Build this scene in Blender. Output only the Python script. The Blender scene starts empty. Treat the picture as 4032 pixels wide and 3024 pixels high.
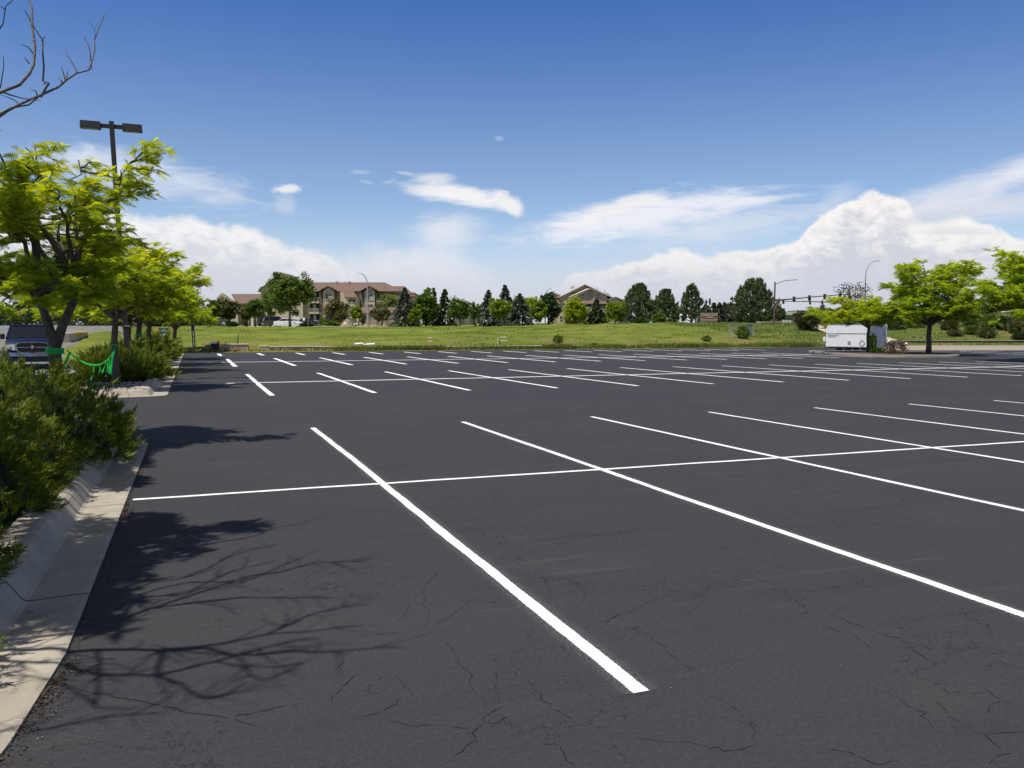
import bpy, math, random
import numpy as np
from mathutils import Vector, Matrix

# ------------------------------------------------------------------ camera
R = math.radians
SC = bpy.context.scene
COL = SC.collection
YAW = R(20.6); PITCH = R(3.68); CH = 1.745
FS = 3332.0; FD = FS / 1.8228               # focal length in pixels (full size / working size)
cam = bpy.data.objects.new('camera', bpy.data.cameras.new('camera')); COL.objects.link(cam)
cam.data.sensor_width = 36.0; cam.data.lens = 36.0 * FS / 4032.0
cam.data.clip_start = 0.05; cam.data.clip_end = 6000
cam.location = (0, 0, CH); cam.rotation_euler = (R(90) - PITCH, 0, -YAW)
SC.camera = cam

# ------------------------------------------------------------------ view / world / sun
SC.view_settings.view_transform = 'Standard'; SC.view_settings.look = 'None'
SC.view_settings.gamma = 1.0; SC.view_settings.exposure = 0.09
SUN_EL = R(66.5); SUN_AZ_X, SUN_AZ_Y = -0.928, -0.371      # direction towards the sun, ground plane
sd = Vector((SUN_AZ_X * math.cos(SUN_EL), SUN_AZ_Y * math.cos(SUN_EL), math.sin(SUN_EL))).normalized()
sun = bpy.data.objects.new('sun', bpy.data.lights.new('sun', 'SUN')); COL.objects.link(sun)
sun.data.energy = 4.6; sun.data.angle = R(0.53); sun.data.color = (1.0, 0.955, 0.88)
sun.rotation_euler = sd.to_track_quat('Z', 'Y').to_euler(); sun.location = (-30, 0, 60)
SHT = math.cos(SUN_EL) / math.sin(SUN_EL)
SH, SV = SHT * 0.928, SHT * 0.371                         # shadow shift per metre of height (+X, +Y)

def cdir(px, py):                                         # direction of a working pixel (2212 wide)
    dx = (px - 1106) / FD; dy = (829.5 - py) / FD
    X, Y, Z = dx, math.cos(PITCH) + dy * math.sin(PITCH), -math.sin(PITCH) + dy * math.cos(PITCH)
    return (X * math.cos(YAW) + Y * math.sin(YAW), -X * math.sin(YAW) + Y * math.cos(YAW), Z)

def azel(px, py):
    x, y, z = cdir(px, py); l = math.sqrt(x*x + y*y)
    return math.degrees(math.atan2(x, y)), math.degrees(math.atan2(z, l))

class NT:
    def __init__(s, tree): s.t = tree; s.n = tree.nodes; s.l = tree.links
    def node(s, typ, **kw):
        n = s.n.new(typ)
        for k, v in kw.items(): setattr(n, k, v)
        return n
    def put(s, inp, v):
        if hasattr(v, 'is_output') or isinstance(v, bpy.types.NodeSocket): s.l.new(v, inp)
        else: inp.default_value = v
    def math(s, op, a, b=None, c=None, clamp=False):
        n = s.node('ShaderNodeMath', operation=op); n.use_clamp = clamp
        s.put(n.inputs[0], a)
        if b is not None: s.put(n.inputs[1], b)
        if c is not None: s.put(n.inputs[2], c)
        return n.outputs[0]
    def vmath(s, op, a, b=None):
        n = s.node('ShaderNodeVectorMath', operation=op); s.put(n.inputs[0], a)
        if b is not None: s.put(n.inputs[1], b)
        return n.outputs['Value'] if op in ('LENGTH', 'DOT_PRODUCT') else n.outputs[0]
    def noise(s, vec, scale, detail=3, rough=0.5, dist=0.0, col=False):
        n = s.node('ShaderNodeTexNoise'); s.put(n.inputs['Vector'], vec)
        n.inputs['Scale'].default_value = scale; n.inputs['Detail'].default_value = detail
        n.inputs['Roughness'].default_value = rough; n.inputs['Distortion'].default_value = dist
        return n.outputs['Color'] if col else n.outputs[0]
    def step(s, x, a, b, lo=0.0, hi=1.0):
        n = s.node('ShaderNodeMapRange'); n.interpolation_type = 'SMOOTHSTEP'
        s.put(n.inputs[0], x); s.put(n.inputs[1], a); s.put(n.inputs[2], b)
        n.inputs[3].default_value = lo; n.inputs[4].default_value = hi
        return n.outputs[0]
    def mix(s, f, a, b, mode='MIX'):
        n = s.node('ShaderNodeMix', data_type='RGBA', blend_type=mode)
        s.put(n.inputs[0], f)
        for i, v in ((6, a), (7, b)):
            if isinstance(v, (tuple, list)): v = tuple(v) + ((1,) if len(v) == 3 else ())
            s.put(n.inputs[i], v)
        return n.outputs[2]
    def mapping(s, vec, scale=(1, 1, 1), loc=(0, 0, 0), rot=(0, 0, 0)):
        n = s.node('ShaderNodeMapping'); s.put(n.inputs[0], vec)
        n.inputs[1].default_value = loc; n.inputs[2].default_value = rot; n.inputs[3].default_value = scale
        return n.outputs[0]

def build_world():
    w = bpy.data.worlds.new('World'); SC.world = w; w.use_nodes = True
    N = NT(w.node_tree); N.n.clear()
    out = N.node('ShaderNodeOutputWorld'); bg = N.node('ShaderNodeBackground')
    N.l.new(bg.outputs[0], out.inputs[0]); bg.inputs[1].default_value = 0.1
    sky = N.node('ShaderNodeTexSky'); sky.sky_type = 'NISHITA'; sky.sun_disc = False
    sky.sun_elevation = SUN_EL; sky.sun_rotation = R(248.2); sky.altitude = 1600
    sky.air_density = 1.0; sky.dust_density = 0.35; sky.ozone_density = 2.2
    tc = N.node('ShaderNodeTexCoord').outputs['Generated']
    d = N.vmath('NORMALIZE', tc)
    sp = N.node('ShaderNodeSeparateXYZ'); N.put(sp.inputs[0], d)
    az = N.math('MULTIPLY', N.math('ARCTAN2', sp.outputs[0], sp.outputs[1]), 57.29578)
    el = N.math('MULTIPLY', N.math('ARCSINE', sp.outputs[2]), 57.29578)
    def vec(a, b, c=0.0):
        n = N.node('ShaderNodeCombineXYZ')
        for i, v in enumerate((a, b, c)): N.put(n.inputs[i], v)
        return n.outputs[0]
    P = vec(az, el)
    puff = N.noise(N.mapping(P, (1, 1.15, 1)), 0.42, 5, 0.55, 0.3)       # billows
    bill = N.noise(N.mapping(P, (1, 1.2, 1), (7, 3, 0)), 1.1, 5, 0.58, 0.4)
    wisp = N.noise(N.mapping(P, (0.35, 1.5, 1), (11, 5, 0), (0, 0, R(-6))), 0.8, 5, 0.62, 0.8)
    lump = N.noise(N.mapping(P, (0.8, 1.5, 1), (4, 9, 0)), 0.75, 4, 0.62, 0.9)
    pn = N.math('SUBTRACT', puff, 0.5); bn = N.math('SUBTRACT', bill, 0.5); wn = N.math('SUBTRACT', wisp, 0.5)
    def curve(pts, fade):
        # pts: working pixels of a cloud top -> float curve over azimuth; returns top elevation
        q = sorted(azel(x, y) for x, y in pts)
        a0, a1 = -20.0, 65.0
        c = N.node('ShaderNodeFloatCurve'); cv = c.mapping.curves[0]
        ps = [((a - a0) / (a1 - a0), e / 25.0) for a, e in q]
        cv.points[0].location = ps[0]; cv.points[1].location = ps[-1]
        for p in ps[1:-1]: cv.points.new(*p)
        for p in cv.points: p.handle_type = 'AUTO'
        c.mapping.extend = 'HORIZONTAL'; c.mapping.update()
        N.put(c.inputs[1], N.math('DIVIDE', N.math('SUBTRACT', az, a0), a1 - a0))
        return N.math('MULTIPLY', c.outputs[0], 25.0)
    col = None
    # base sky, a little deeper than the raw model towards the zenith
    tint = N.mix(N.step(el, 9.0, 23.0), (1.08, 1.10, 1.17), (0.47, 0.75, 1.20))
    col = N.mix(1.0, sky.outputs[0], tint, 'MULTIPLY')
    col = N.mix(N.step(el, 27.0, 48.0, 0, 0.85), col, (1.55, 1.45, 1.35))      # sky above the view greyed, added to cut blue fill in shade
    white = (8.6, 8.45, 8.5); warm = (9.8, 9.3, 8.9); grey = (6.0, 6.3, 7.1); low = (6.9, 7.1, 7.7)
    # --- pale veil close to the horizon all round
    veil = N.math('MULTIPLY', N.step(el, 9.5, 0.0), N.math('ADD', 0.62, N.math('MULTIPLY', wn, 0.9)), clamp=True)
    col = N.mix(veil, col, (6.6, 7.0, 7.7))
    # --- soft blobs (working px centre, half sizes in px, tilt, density, softness, colour)
    def blob(cx, cy, rx, ry, tilt, dens, noise_amt=1.0, colr=white, inner=0.35, nz=None):
        a, e = azel(cx, cy); ppd = 32.0
        v = N.vmath('SUBTRACT', P, (a, e, 0))
        v = N.mapping(v, (1, 1, 1), (0, 0, 0), (0, 0, R(tilt)))
        v = N.vmath('MULTIPLY', v, (ppd / rx, ppd / ry, 0))
        r = N.math('ADD', N.vmath('LENGTH', v), N.math('MULTIPLY', nz or wn, noise_amt))
        m = N.math('MULTIPLY', N.step(r, 1.05, inner), dens, clamp=True)
        return m, colr
    S = []
    S.append(blob(330, 385, 260, 55, 8, 0.62, 1.6, (7.6, 7.9, 8.6), 0.0))
    S.append(blob(200, 350, 230, 40, 0, 0.42, 1.4, (7.6, 7.9, 8.6), 0.0))
    S.append(blob(313, 316, 22, 6, -20, 0.32, 1.5))
    S.append(blob(622, 407, 40, 12, -4, 0.85, 1.7, white, 0.2, bn))
    S.append(blob(615, 440, 32, 26, 0, 0.28, 1.2))
    S.append(blob(1000, 424, 155, 28, 9, 0.9, 1.5, (8.8, 8.7, 8.8), 0.25, wn))
    S.append(blob(1010, 426, 120, 15, 9, 0.8, 1.2, white, 0.1, bn))
    S.append(blob(935, 385, 62, 16, -2, 0.62, 1.3, white, 0.2))
    S.append(blob(1100, 440, 45, 22, 35, 0.9, 1.2, white, 0.4, bn))
    S.append(blob(780, 372, 22, 5, 0, 0.22, 1.6)); S.append(blob(790, 392, 20, 5, 10, 0.18, 1.6))
    S.append(blob(875, 374, 22, 5, 5, 0.32, 1.6)); S.append(blob(845, 390, 22, 5, -20, 0.18, 1.6))
    S.append(blob(1078, 299, 12, 6, 0, 0.2, 1.6))
    S.append(blob(965, 500, 110, 62, -10, 0.8, 1.2, (7.6, 7.8, 8.4), 0.0))
    S.append(blob(1380, 470, 330, 50, -9, 0.9, 1.3, (8.4, 8.4, 8.9), 0.2))
    S.append(blob(1340, 448, 150, 24, -14, 0.85, 1.3, white, 0.2))
    S.append(blob(1640, 432, 120, 11, -4, 0.7, 1.4, (8.2, 8.3, 8.7), 0.1))
    S.append(blob(1560, 490, 330, 48, -6, 0.62, 1.5, (7.4, 7.6, 8.2), 0.0))
    S.append(blob(1810, 430, 60, 34, -30, 0.35, 1.4, (7.4, 7.6, 8.2), 0.0))
    S.append(blob(2080, 408, 260, 38, -15, 0.72, 1.3, (7.5, 7.6, 8.2), 0.1))
    S.append(blob(2200, 375, 150, 26, -18, 0.7, 1.2, (8.0, 8.1, 8.5), 0.1))
    S.append(blob(2120, 450, 240, 42, -3, 0.75, 1.2, (7.2, 7.3, 7.9), 0.1))
    for m, c in S: col = N.mix(m, col, c)
    # --- cumulus banks
    def bank(top, sharp, amp, bright, shade, depth, dens=1.0):
        nonlocal col
        t = N.math('ADD', top, N.math('ADD', N.math('MULTIPLY', pn, amp), N.math('MULTIPLY', bn, amp * 0.55)))
        h = N.math('SUBTRACT', t, el)
        m = N.math('MULTIPLY', N.step(h, 0.0, sharp), dens, clamp=True)
        sh = N.math('ADD', N.math('DIVIDE', h, depth), N.math('MULTIPLY', bn, 0.9))
        sh = N.math('ADD', sh, N.math('MULTIPLY', pn, 1.1))
        sh = N.math('ADD', sh, N.math('MULTIPLY', N.math('SUBTRACT', lump, 0.5), 1.7))
        c = N.mix(N.step(sh, 0.05, 0.95), bright, shade)
        col = N.mix(m, col, c)
    far = curve([(-900, 560), (-300, 500), (600, 560), (700, 530), (780, 520), (870, 512), (960, 520), (1040, 555), (1110, 610),
                 (1180, 665), (1240, 700), (1300, 705), (2500, 560)], 1)
    bank(far, 2.3, 2.0, (8.2, 8.2, 8.5), (7.5, 7.6, 8.1), 4.0, 0.92)
    c1 = curve([(-1200, 470), (-300, 500), (0, 468), (60, 446), (150, 442), (240, 452), (330, 462), (400, 459), (470, 474), (530, 484),
                (585, 505), (650, 528), (700, 542), (760, 590), (830, 660), (900, 720), (1200, 760), (2500, 780)], 1)
    bank(c1, 0.7, 1.5, (8.7, 8.6, 8.65), (6.5, 6.65, 7.15), 3.6, 0.95)
    c2 = curve([(-1200, 760), (900, 760), (1180, 660), (1240, 590), (1310, 576), (1400, 548), (1480, 534), (1520, 548), (1600, 538),
                (1680, 520), (1728, 512), (1742, 488), (1764, 466), (1800, 440), (1845, 418), (1888, 410), (1935, 416), (1968, 440),
                (2010, 476), (2060, 462), (2120, 474), (2212, 505), (2350, 540), (2700, 500)], 1)
    bank(c2, 0.40, 1.4, (9.0, 8.7, 8.45), (6.0, 6.15, 6.75), 4.4, 0.97)
    for a in ((2020, 470, 120, 16, -4, 0.7, 1.6, grey, 0.1), (2080, 500, 90, 12, 4, 0.6, 1.4, (6.4, 6.6, 7.3), 0.1),
              (1830, 532, 60, 6, 0, 0.4, 1.4, grey, 0.0)):
        m, c = blob(*a); col = N.mix(m, col, c)
    # bottom of the banks melts into blue-grey haze
    hz = N.math('MULTIPLY', N.step(el, 6.0, 1.8), 0.82)
    col = N.mix(hz, col, (5.75, 6.05, 6.85))
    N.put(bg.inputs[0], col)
build_world()

# ------------------------------------------------------------------ helpers
def ss(a, b, x):
    t = min(1.0, max(0.0, (x - a) / (b - a))); return t * t * (3 - 2 * t)
def nss(a, b, x):
    t = np.clip((x - a) / (b - a), 0, 1); return t * t * (3 - 2 * t)

def HN(u, v):                                            # terrain height (numpy)
    u = np.asarray(u, float); v = np.asarray(v, float)
    d = 0.352 * u + 0.936 * v
    s = nss(55, 74, u)
    t = (1 - s) * (v - 68.4) + s * (d - 93.5)
    l = nss(-3.8, -5.5, u)                               # the old drive on the left climbs earlier
    t = t * (1 - l) + l * (v - 46) * 0.78
    P = 2.0 + 0.62 * nss(38, 66, u) + 1.85 * nss(84, 106, u - 0.62 * np.clip(d - 110, 0, 400))
    ramp = nss(-14, 34, t) - nss(-14, 34, 0.0)
    ramp = np.clip(ramp / (1 - nss(-14, 34, 0.0)), 0, 1)
    far = 0.0062 * np.clip(d - 112, 0, 200)
    bump = 0.10 * np.sin(u * 0.23 + 1.3) * np.sin(v * 0.31 + u * 0.05) + 0.06 * np.sin(u * 0.61 - v * 0.47)
    z = P * ramp + far + bump * nss(2, 14, t) * nss(62, 30, t)
    return np.where(t < 0, -0.06, z + 0.02)
def Hf(u, v): return float(HN(u, v))

def hit(px, py):                                         # working pixel -> point on the ground
    x, y, z = cdir(px, py)
    t = 1.0; p = None
    while t < 600:
        X, Y, Z = x * t, y * t, CH + z * t
        g = max(Hf(X, Y), 0.0) if Hf(X, Y) < 0.3 else Hf(X, Y)
        if Z <= g: break
        t += 0.25 if t > 20 else 0.02
    return Vector((X, Y, g))
def G(px, py, z=0.0):
    x, y, dz = cdir(px, py); t = (z - CH) / dz
    return Vector((x * t, y * t, z))
RT = Vector((math.cos(YAW), -math.sin(YAW), 0)); FW = Vector((math.sin(YAW), math.cos(YAW), 0))
def at(sx, d, z=None):                                   # full-size photo column + forward distance
    lat = (sx - 2016) / FS * d * 1.002
    p = RT * lat + FW * d
    p.z = Hf(p.x, p.y) if z is None else z
    return p
def zat(sy, d):                                          # height seen at photo row sy, distance d
    dy = (1512 - sy) / FS
    return CH + d * (-math.sin(PITCH) + dy * math.cos(PITCH)) / (math.cos(PITCH) + dy * math.sin(PITCH))

class MB:
    def __init__(s): s.v = []; s.f = []; s.m = []; s.uv = []
    def add(s, vs, fs, mi=0):
        o = len(s.v); s.v += [tuple(p) for p in vs]; s.f += [tuple(i + o for i in f) for f in fs]; s.m += [mi] * len(fs)
        return s
    def box(s, c, size, rz=0, mi=0, bev=0.0):
        x, y, z = [k / 2 for k in size]; M = Matrix.Rotation(rz, 3, 'Z'); c = Vector(c)
        if bev <= 0:
            vs = [Vector((sx*x, sy*y, sz*z)) for sz in (-1, 1) for sx, sy in ((-1,-1),(1,-1),(1,1),(-1,1))]
            fs = [(0,3,2,1),(4,5,6,7),(0,1,5,4),(1,2,6,5),(2,3,7,6),(3,0,4,7)]
        else:
            b = min(bev, x*.9, y*.9, z*.9); vs = []; fs = []
            ring = [(-x+b,-y),(x-b,-y),(x,-y+b),(x,y-b),(x-b,y),(-x+b,y),(-x,y-b),(-x,-y+b)]
            inr = [(-x+b,-y+b),(x-b,-y+b),(x-b,-y+b),(x-b,y-b),(x-b,y-b),(-x+b,y-b),(-x+b,y-b),(-x+b,-y+b)]
            for zz, rr in ((-z, inr), (-z+b, ring), (z-b, ring), (z, inr)): vs += [Vector((p[0], p[1], zz)) for p in rr]
            for k in range(3): fs += [(k*8+i, k*8+(i+1)%8, k*8+8+(i+1)%8, k*8+8+i) for i in range(8)]
            fs += [tuple(range(7,-1,-1)), tuple(range(24,32))]
        return s.add([M @ p + c for p in vs], fs, mi)
    def tube(s, pts, rad, n=8, mi=0, cap=True):
        pts = [Vector(p) for p in pts]
        if not isinstance(rad, (list, tuple)): rad = [rad] * len(pts)
        vs = []; fs = []; prev = None
        for i, p in enumerate(pts):
            d = (pts[min(i+1, len(pts)-1)] - pts[max(i-1, 0)])
            d = d.normalized() if d.length > 1e-9 else Vector((0, 0, 1))
            if prev is None:
                a = d.orthogonal().normalized()
            else:
                a = prev - d * prev.dot(d); a = a.normalized() if a.length > 1e-6 else d.orthogonal().normalized()
            prev = a; b = d.cross(a)
            vs += [p + (a * math.cos(2*math.pi*k/n) + b * math.sin(2*math.pi*k/n)) * rad[i] for k in range(n)]
        for i in range(len(pts)-1):
            fs += [(i*n+k, i*n+(k+1)%n, (i+1)*n+(k+1)%n, (i+1)*n+k) for k in range(n)]
        if cap: fs += [tuple(range(n-1, -1, -1)), tuple(range((len(pts)-1)*n, len(pts)*n))]
        return s.add(vs, fs, mi)
    def prism(s, poly, z0, z1, mi=0):                    # vertical extrusion of an xy outline (ccw)
        n = len(poly)
        vs = [(p[0], p[1], z0) for p in poly] + [(p[0], p[1], z1) for p in poly]
        fs = [tuple(range(n-1, -1, -1)), tuple(range(n, 2*n))] + [(i, (i+1)%n, n+(i+1)%n, n+i) for i in range(n)]
        return s.add(vs, fs, mi)
    def face(s, poly, y0, y1, mi=0):                     # xz outline extruded along y (for facades)
        n = len(poly)
        vs = [(p[0], y0, p[1]) for p in poly] + [(p[0], y1, p[1]) for p in poly]
        fs = [tuple(range(n)), tuple(range(2*n-1, n-1, -1))] + [(i, n+i, n+(i+1)%n, (i+1)%n) for i in range(n)]
        return s.add(vs, fs, mi)
    def build(s, name, mats, parent=None, smooth=False, loc=(0, 0, 0), auto=None, base=None):
        me = bpy.data.meshes.new(name)
        vs = s.v if base is None else [(p[0]-base[0], p[1]-base[1], p[2]-base[2]) for p in s.v]
        me.from_pydata(vs, [], s.f); me.validate()
        mats = mats if isinstance(mats, (list, tuple)) else [mats]
        for m in mats: me.materials.append(m)
        if len(mats) > 1 and len(me.polygons) == len(s.m): me.polygons.foreach_set('material_index', s.m)
        if smooth: me.polygons.foreach_set('use_smooth', [True] * len(me.polygons))
        o = bpy.data.objects.new(name, me); COL.objects.link(o); o.location = loc
        if auto: me.set_sharp_from_angle(angle=R(auto))
        if parent: o.parent = parent
        return o

def tag(o, label=None, cat=None, group=None, kind=None):
    if label: o['label'] = label
    if cat: o['category'] = cat
    if group: o['group'] = group
    if kind: o['kind'] = kind
    return o
def empty(name, loc, rz=0.0, label=None, cat=None, group=None):
    o = bpy.data.objects.new(name, None); COL.objects.link(o); o.location = loc; o.rotation_euler = (0, 0, rz)
    o.empty_display_size = 0.3
    return tag(o, label, cat, group)
def copy_tree(o, parent=None):
    c = o.copy(); COL.objects.link(c); c.parent = parent
    for ch in list(o.children): copy_tree(ch, c)
    return c

# ------------------------------------------------------------------ materials
def mat(name, base, rough=0.7, metal=0.0, var=0.12, vs=3.0, bump=0.0, bs=40.0, spec=0.5, coat=0.0, fn=None, dirt=None):
    m = bpy.data.materials.new(name); m.use_nodes = True
    N = NT(m.node_tree); b = N.n['Principled BSDF']
    tc = N.node('ShaderNodeTexCoord').outputs['Object']
    c = tuple(base) + (1,)
    n = N.noise(tc, vs, 4, 0.6)
    k = N.step(n, 0.3, 0.7, 1 - var, 1 + var)
    cm = N.node('ShaderNodeVectorMath', operation='SCALE'); cm.inputs[0].default_value = base; N.put(cm.inputs['Scale'], k)
    col = cm.outputs[0]
    if dirt:
        col = N.mix(N.step(N.noise(tc, dirt[1], 5, 0.65), 0.5, 0.75, 0, dirt[2]), col, dirt[0])
    if fn: col = fn(N, tc, col, b)
    N.put(b.inputs['Base Color'], col)
    b.inputs['Roughness'].default_value = rough; b.inputs['Metallic'].default_value = metal
    b.inputs['Specular IOR Level'].default_value = spec
    if coat: b.inputs['Coat Weight'].default_value = coat
    if bump:
        bn = N.node('ShaderNodeBump'); bn.inputs['Strength'].default_value = bump; bn.inputs['Distance'].default_value = 0.02
        N.put(bn.inputs['Height'], N.noise(tc, bs, 4, 0.6)); N.l.new(bn.outputs[0], b.inputs['Normal'])
    return m

def leaf_mat(name, a, b_, trans=0.45, rough=0.55, spec=0.25):
    m = bpy.data.materials.new(name); m.use_nodes = True
    N = NT(m.node_tree); N.n.clear()
    out = N.node('ShaderNodeOutputMaterial')
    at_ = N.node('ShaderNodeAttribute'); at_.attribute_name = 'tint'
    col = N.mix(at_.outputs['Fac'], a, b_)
    p = N.node('ShaderNodeBsdfPrincipled'); N.put(p.inputs['Base Color'], col); p.inputs['Roughness'].default_value = rough
    p.inputs['Specular IOR Level'].default_value = spec
    t = N.node('ShaderNodeBsdfTranslucent')
    tcol = N.mix(1.0, col, (1.25, 1.15, 0.45), 'MULTIPLY'); N.put(t.inputs[0], tcol)
    mx = N.node('ShaderNodeMixShader'); mx.inputs[0].default_value = trans
    N.l.new(p.outputs[0], mx.inputs[1]); N.l.new(t.outputs[0], mx.inputs[2]); N.l.new(mx.outputs[0], out.inputs[0])
    return m

def asphalt_mat():
    def fn(N, tc, col, b):
        pos = N.node('ShaderNodeNewGeometry').outputs['Position']
        big = N.noise(N.mapping(pos, (0.5, 1, 1)), 0.30, 4, 0.6)
        col = N.mix(N.step(big, 0.42, 0.72), (0.0455, 0.0445, 0.0485), (0.0515, 0.0495, 0.0510))
        brown = N.noise(pos, 0.55, 5, 0.65)
        col = N.mix(N.step(brown, 0.52, 0.72, 0, 0.55), col, (0.064, 0.057, 0.052))
        # squeegee arcs of the sealcoat
        arc = N.noise(N.mapping(pos, (0.25, 2.6, 1), (3, 0, 0), (0, 0, R(14))), 0.7, 4, 0.6, 1.6)
        col = N.mix(N.step(arc, 0.52, 0.72, 0, 0.5), col, (0.036, 0.034, 0.038))
        scuff = N.noise(N.mapping(pos, (0.5, 5, 1), (9, 1, 0), (0, 0, R(9))), 0.5, 5, 0.7, 2.0)
        col = N.mix(N.step(scuff, 0.58, 0.72, 0, 0.22), col, (0.12, 0.118, 0.12))
        grit = N.noise(pos, 170, 3, 0.7)
        col = N.mix(N.step(grit, 0.35, 0.75), N.mix(1, col, (0.64, 0.64, 0.64), 'MULTIPLY'), N.mix(1, col, (1.42, 1.42, 1.42), 'MULTIPLY'))
        g2 = N.noise(pos, 38, 4, 0.75)
        col = N.mix(N.step(g2, 0.36, 0.68), N.mix(1, col, (0.86, 0.86, 0.86), 'MULTIPLY'), N.mix(1, col, (1.14, 1.14, 1.14), 'MULTIPLY'))
        # pin-prick pale aggregate
        vo = N.node('ShaderNodeTexVoronoi'); N.put(vo.inputs['Vector'], pos); vo.inputs['Scale'].default_value = 30
        pick = N.math('GREATER_THAN', N.noise(pos, 7.0, 1), 0.66)
        dot = N.math('MULTIPLY', N.math('LESS_THAN', vo.outputs['Distance'], 0.055), pick)
        col = N.mix(N.math('MULTIPLY', dot, 0.5), col, (0.35, 0.34, 0.33))
        # crack network
        w = N.vmath('ADD', pos, N.vmath('SCALE', N.vmath('SUBTRACT', N.noise(pos, 2.2, 5, 0.7, 0, True), (0.5, 0.5, 0.5))))
        w.node.inputs[1].links[0].from_node.inputs['Scale'].default_value = 0.75
        cr = None
        for sc_, th, msc, lo in ((0.85, 0.0042, 0.5, 0.49), (2.1, 0.0070, 0.9, 0.52)):
            e = N.node('ShaderNodeTexVoronoi'); e.feature = 'DISTANCE_TO_EDGE'; N.put(e.inputs['Vector'], w); e.inputs['Scale'].default_value = sc_
            line = N.math('MULTIPLY', N.step(e.outputs['Distance'], th, th * 0.3), N.step(N.noise(pos, msc, 4, 0.6), lo, lo + 0.06))
            line = N.math('MULTIPLY', line, N.step(N.noise(pos, 11, 3, 0.7), 0.36, 0.55))
            cr = line if cr is None else N.math('MAXIMUM', cr, line)
        col = N.mix(N.math('MULTIPLY', cr, 0.85), col, (0.014, 0.013, 0.013))
        bp = N.node('ShaderNodeBump'); bp.inputs['Strength'].default_value = 0.6; bp.inputs['Distance'].default_value = 0.006
        h = N.math('SUBTRACT', N.math('ADD', N.math('MULTIPLY', N.noise(pos, 120, 4, 0.7), 0.7), N.math('MULTIPLY', N.noise(pos, 18, 3, 0.6), 0.8)), N.math('MULTIPLY', cr, 1.5))
        N.put(bp.inputs['Height'], h); N.l.new(bp.outputs[0], b.inputs['Normal'])
        return col
    return mat('fresh_sealed_asphalt', (0.06, 0.06, 0.065), rough=0.80, fn=fn, spec=0.22)

def old_asphalt_mat():
    def fn(N, tc, col, b):
        pos = N.node('ShaderNodeNewGeometry').outputs['Position']
        col = N.mix(N.step(N.noise(pos, 0.5, 5, 0.7), 0.35, 0.7), (0.17, 0.155, 0.15), (0.235, 0.215, 0.20))
        return N.mix(N.step(N.noise(pos, 90, 3, 0.7), 0.4, 0.7, 0, 0.35), col, (0.1, 0.1, 0.1))
    return mat('old_grey_asphalt', (0.2, 0.18, 0.17), rough=0.9, fn=fn)

def concrete_mat(name, c1, c2, joint=0.0, stain=0.35):
    def fn(N, tc, col, b):
        pos = N.node('ShaderNodeNewGeometry').outputs['Position']
        col = N.mix(N.step(N.noise(pos, 1.6, 5, 0.7), 0.3, 0.7), c1, c2)
        col = N.mix(N.step(N.noise(pos, 5, 5, 0.7), 0.55, 0.75, 0, stain), col, tuple(k * 0.55 for k in c1))
        col = N.mix(N.step(N.noise(pos, 150, 3, 0.7), 0.5, 0.72, 0, 0.35), col, tuple(k * 0.6 for k in c1))
        if joint:
            sp = N.node('ShaderNodeSeparateXYZ'); N.put(sp.inputs[0], pos)
            y = N.math('ADD', sp.outputs[1], N.math('MULTIPLY', N.noise(pos, 4, 2), 0.03))
            fr = N.math('ABSOLUTE', N.math('SUBTRACT', N.math('FRACT', N.math('DIVIDE', y, joint)), 0.5))
            col = N.mix(N.math('GREATER_THAN', fr, 0.5 - 0.010 / joint), col, (0.03, 0.028, 0.025))
        bp = N.node('ShaderNodeBump'); bp.inputs['Strength'].default_value = 0.35; bp.inputs['Distance'].default_value = 0.01
        N.put(bp.inputs['Height'], N.noise(pos, 60, 5, 0.7)); N.l.new(bp.outputs[0], b.inputs['Normal'])
        return col
    return mat(name, c1, rough=0.88, fn=fn, spec=0.3)

def paint_mat():
    m = bpy.data.materials.new('white_line_paint'); m.use_nodes = True
    N = NT(m.node_tree); b = N.n['Principled BSDF']; out = N.n['Material Output']
    pos = N.node('ShaderNodeNewGeometry').outputs['Position']
    uv = N.node('ShaderNodeUVMap').outputs[0]
    sp = N.node('ShaderNodeSeparateXYZ'); N.put(sp.inputs[0], uv)           # x: metres off the centre line, y: half width
    a = N.math('ABSOLUTE', sp.outputs[0])
    edge = N.math('ADD', a, N.math('MULTIPLY', N.math('SUBTRACT', N.noise(pos, 45, 4, 0.75), 0.5), 0.022))
    edge = N.math('ADD', edge, N.math('MULTIPLY', N.math('SUBTRACT', N.noise(pos, 3.5, 3, 0.6), 0.5), 0.018))
    hw = sp.outputs[1]
    core = N.step(N.math('SUBTRACT', edge, hw), 0.004, -0.004)
    dust = N.math('MULTIPLY', N.step(N.math('SUBTRACT', a, hw), 0.085, -0.01), N.step(N.noise(pos, 170, 4, 0.8), 0.52, 0.66))
    dust = N.math('MULTIPLY', dust, 0.42)
    al = N.math('MAXIMUM', core, dust)
    wear = N.step(N.noise(pos, 60, 4, 0.75), 0.72, 0.80, 0, 0.45)
    al = N.math('MULTIPLY', al, N.math('SUBTRACT', 1.0, wear))
    b.inputs['Base Color'].default_value = (0.86, 0.86, 0.85, 1); b.inputs['Roughness'].default_value = 0.75
    N.put(b.inputs['Alpha'], al)
    return m

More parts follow.
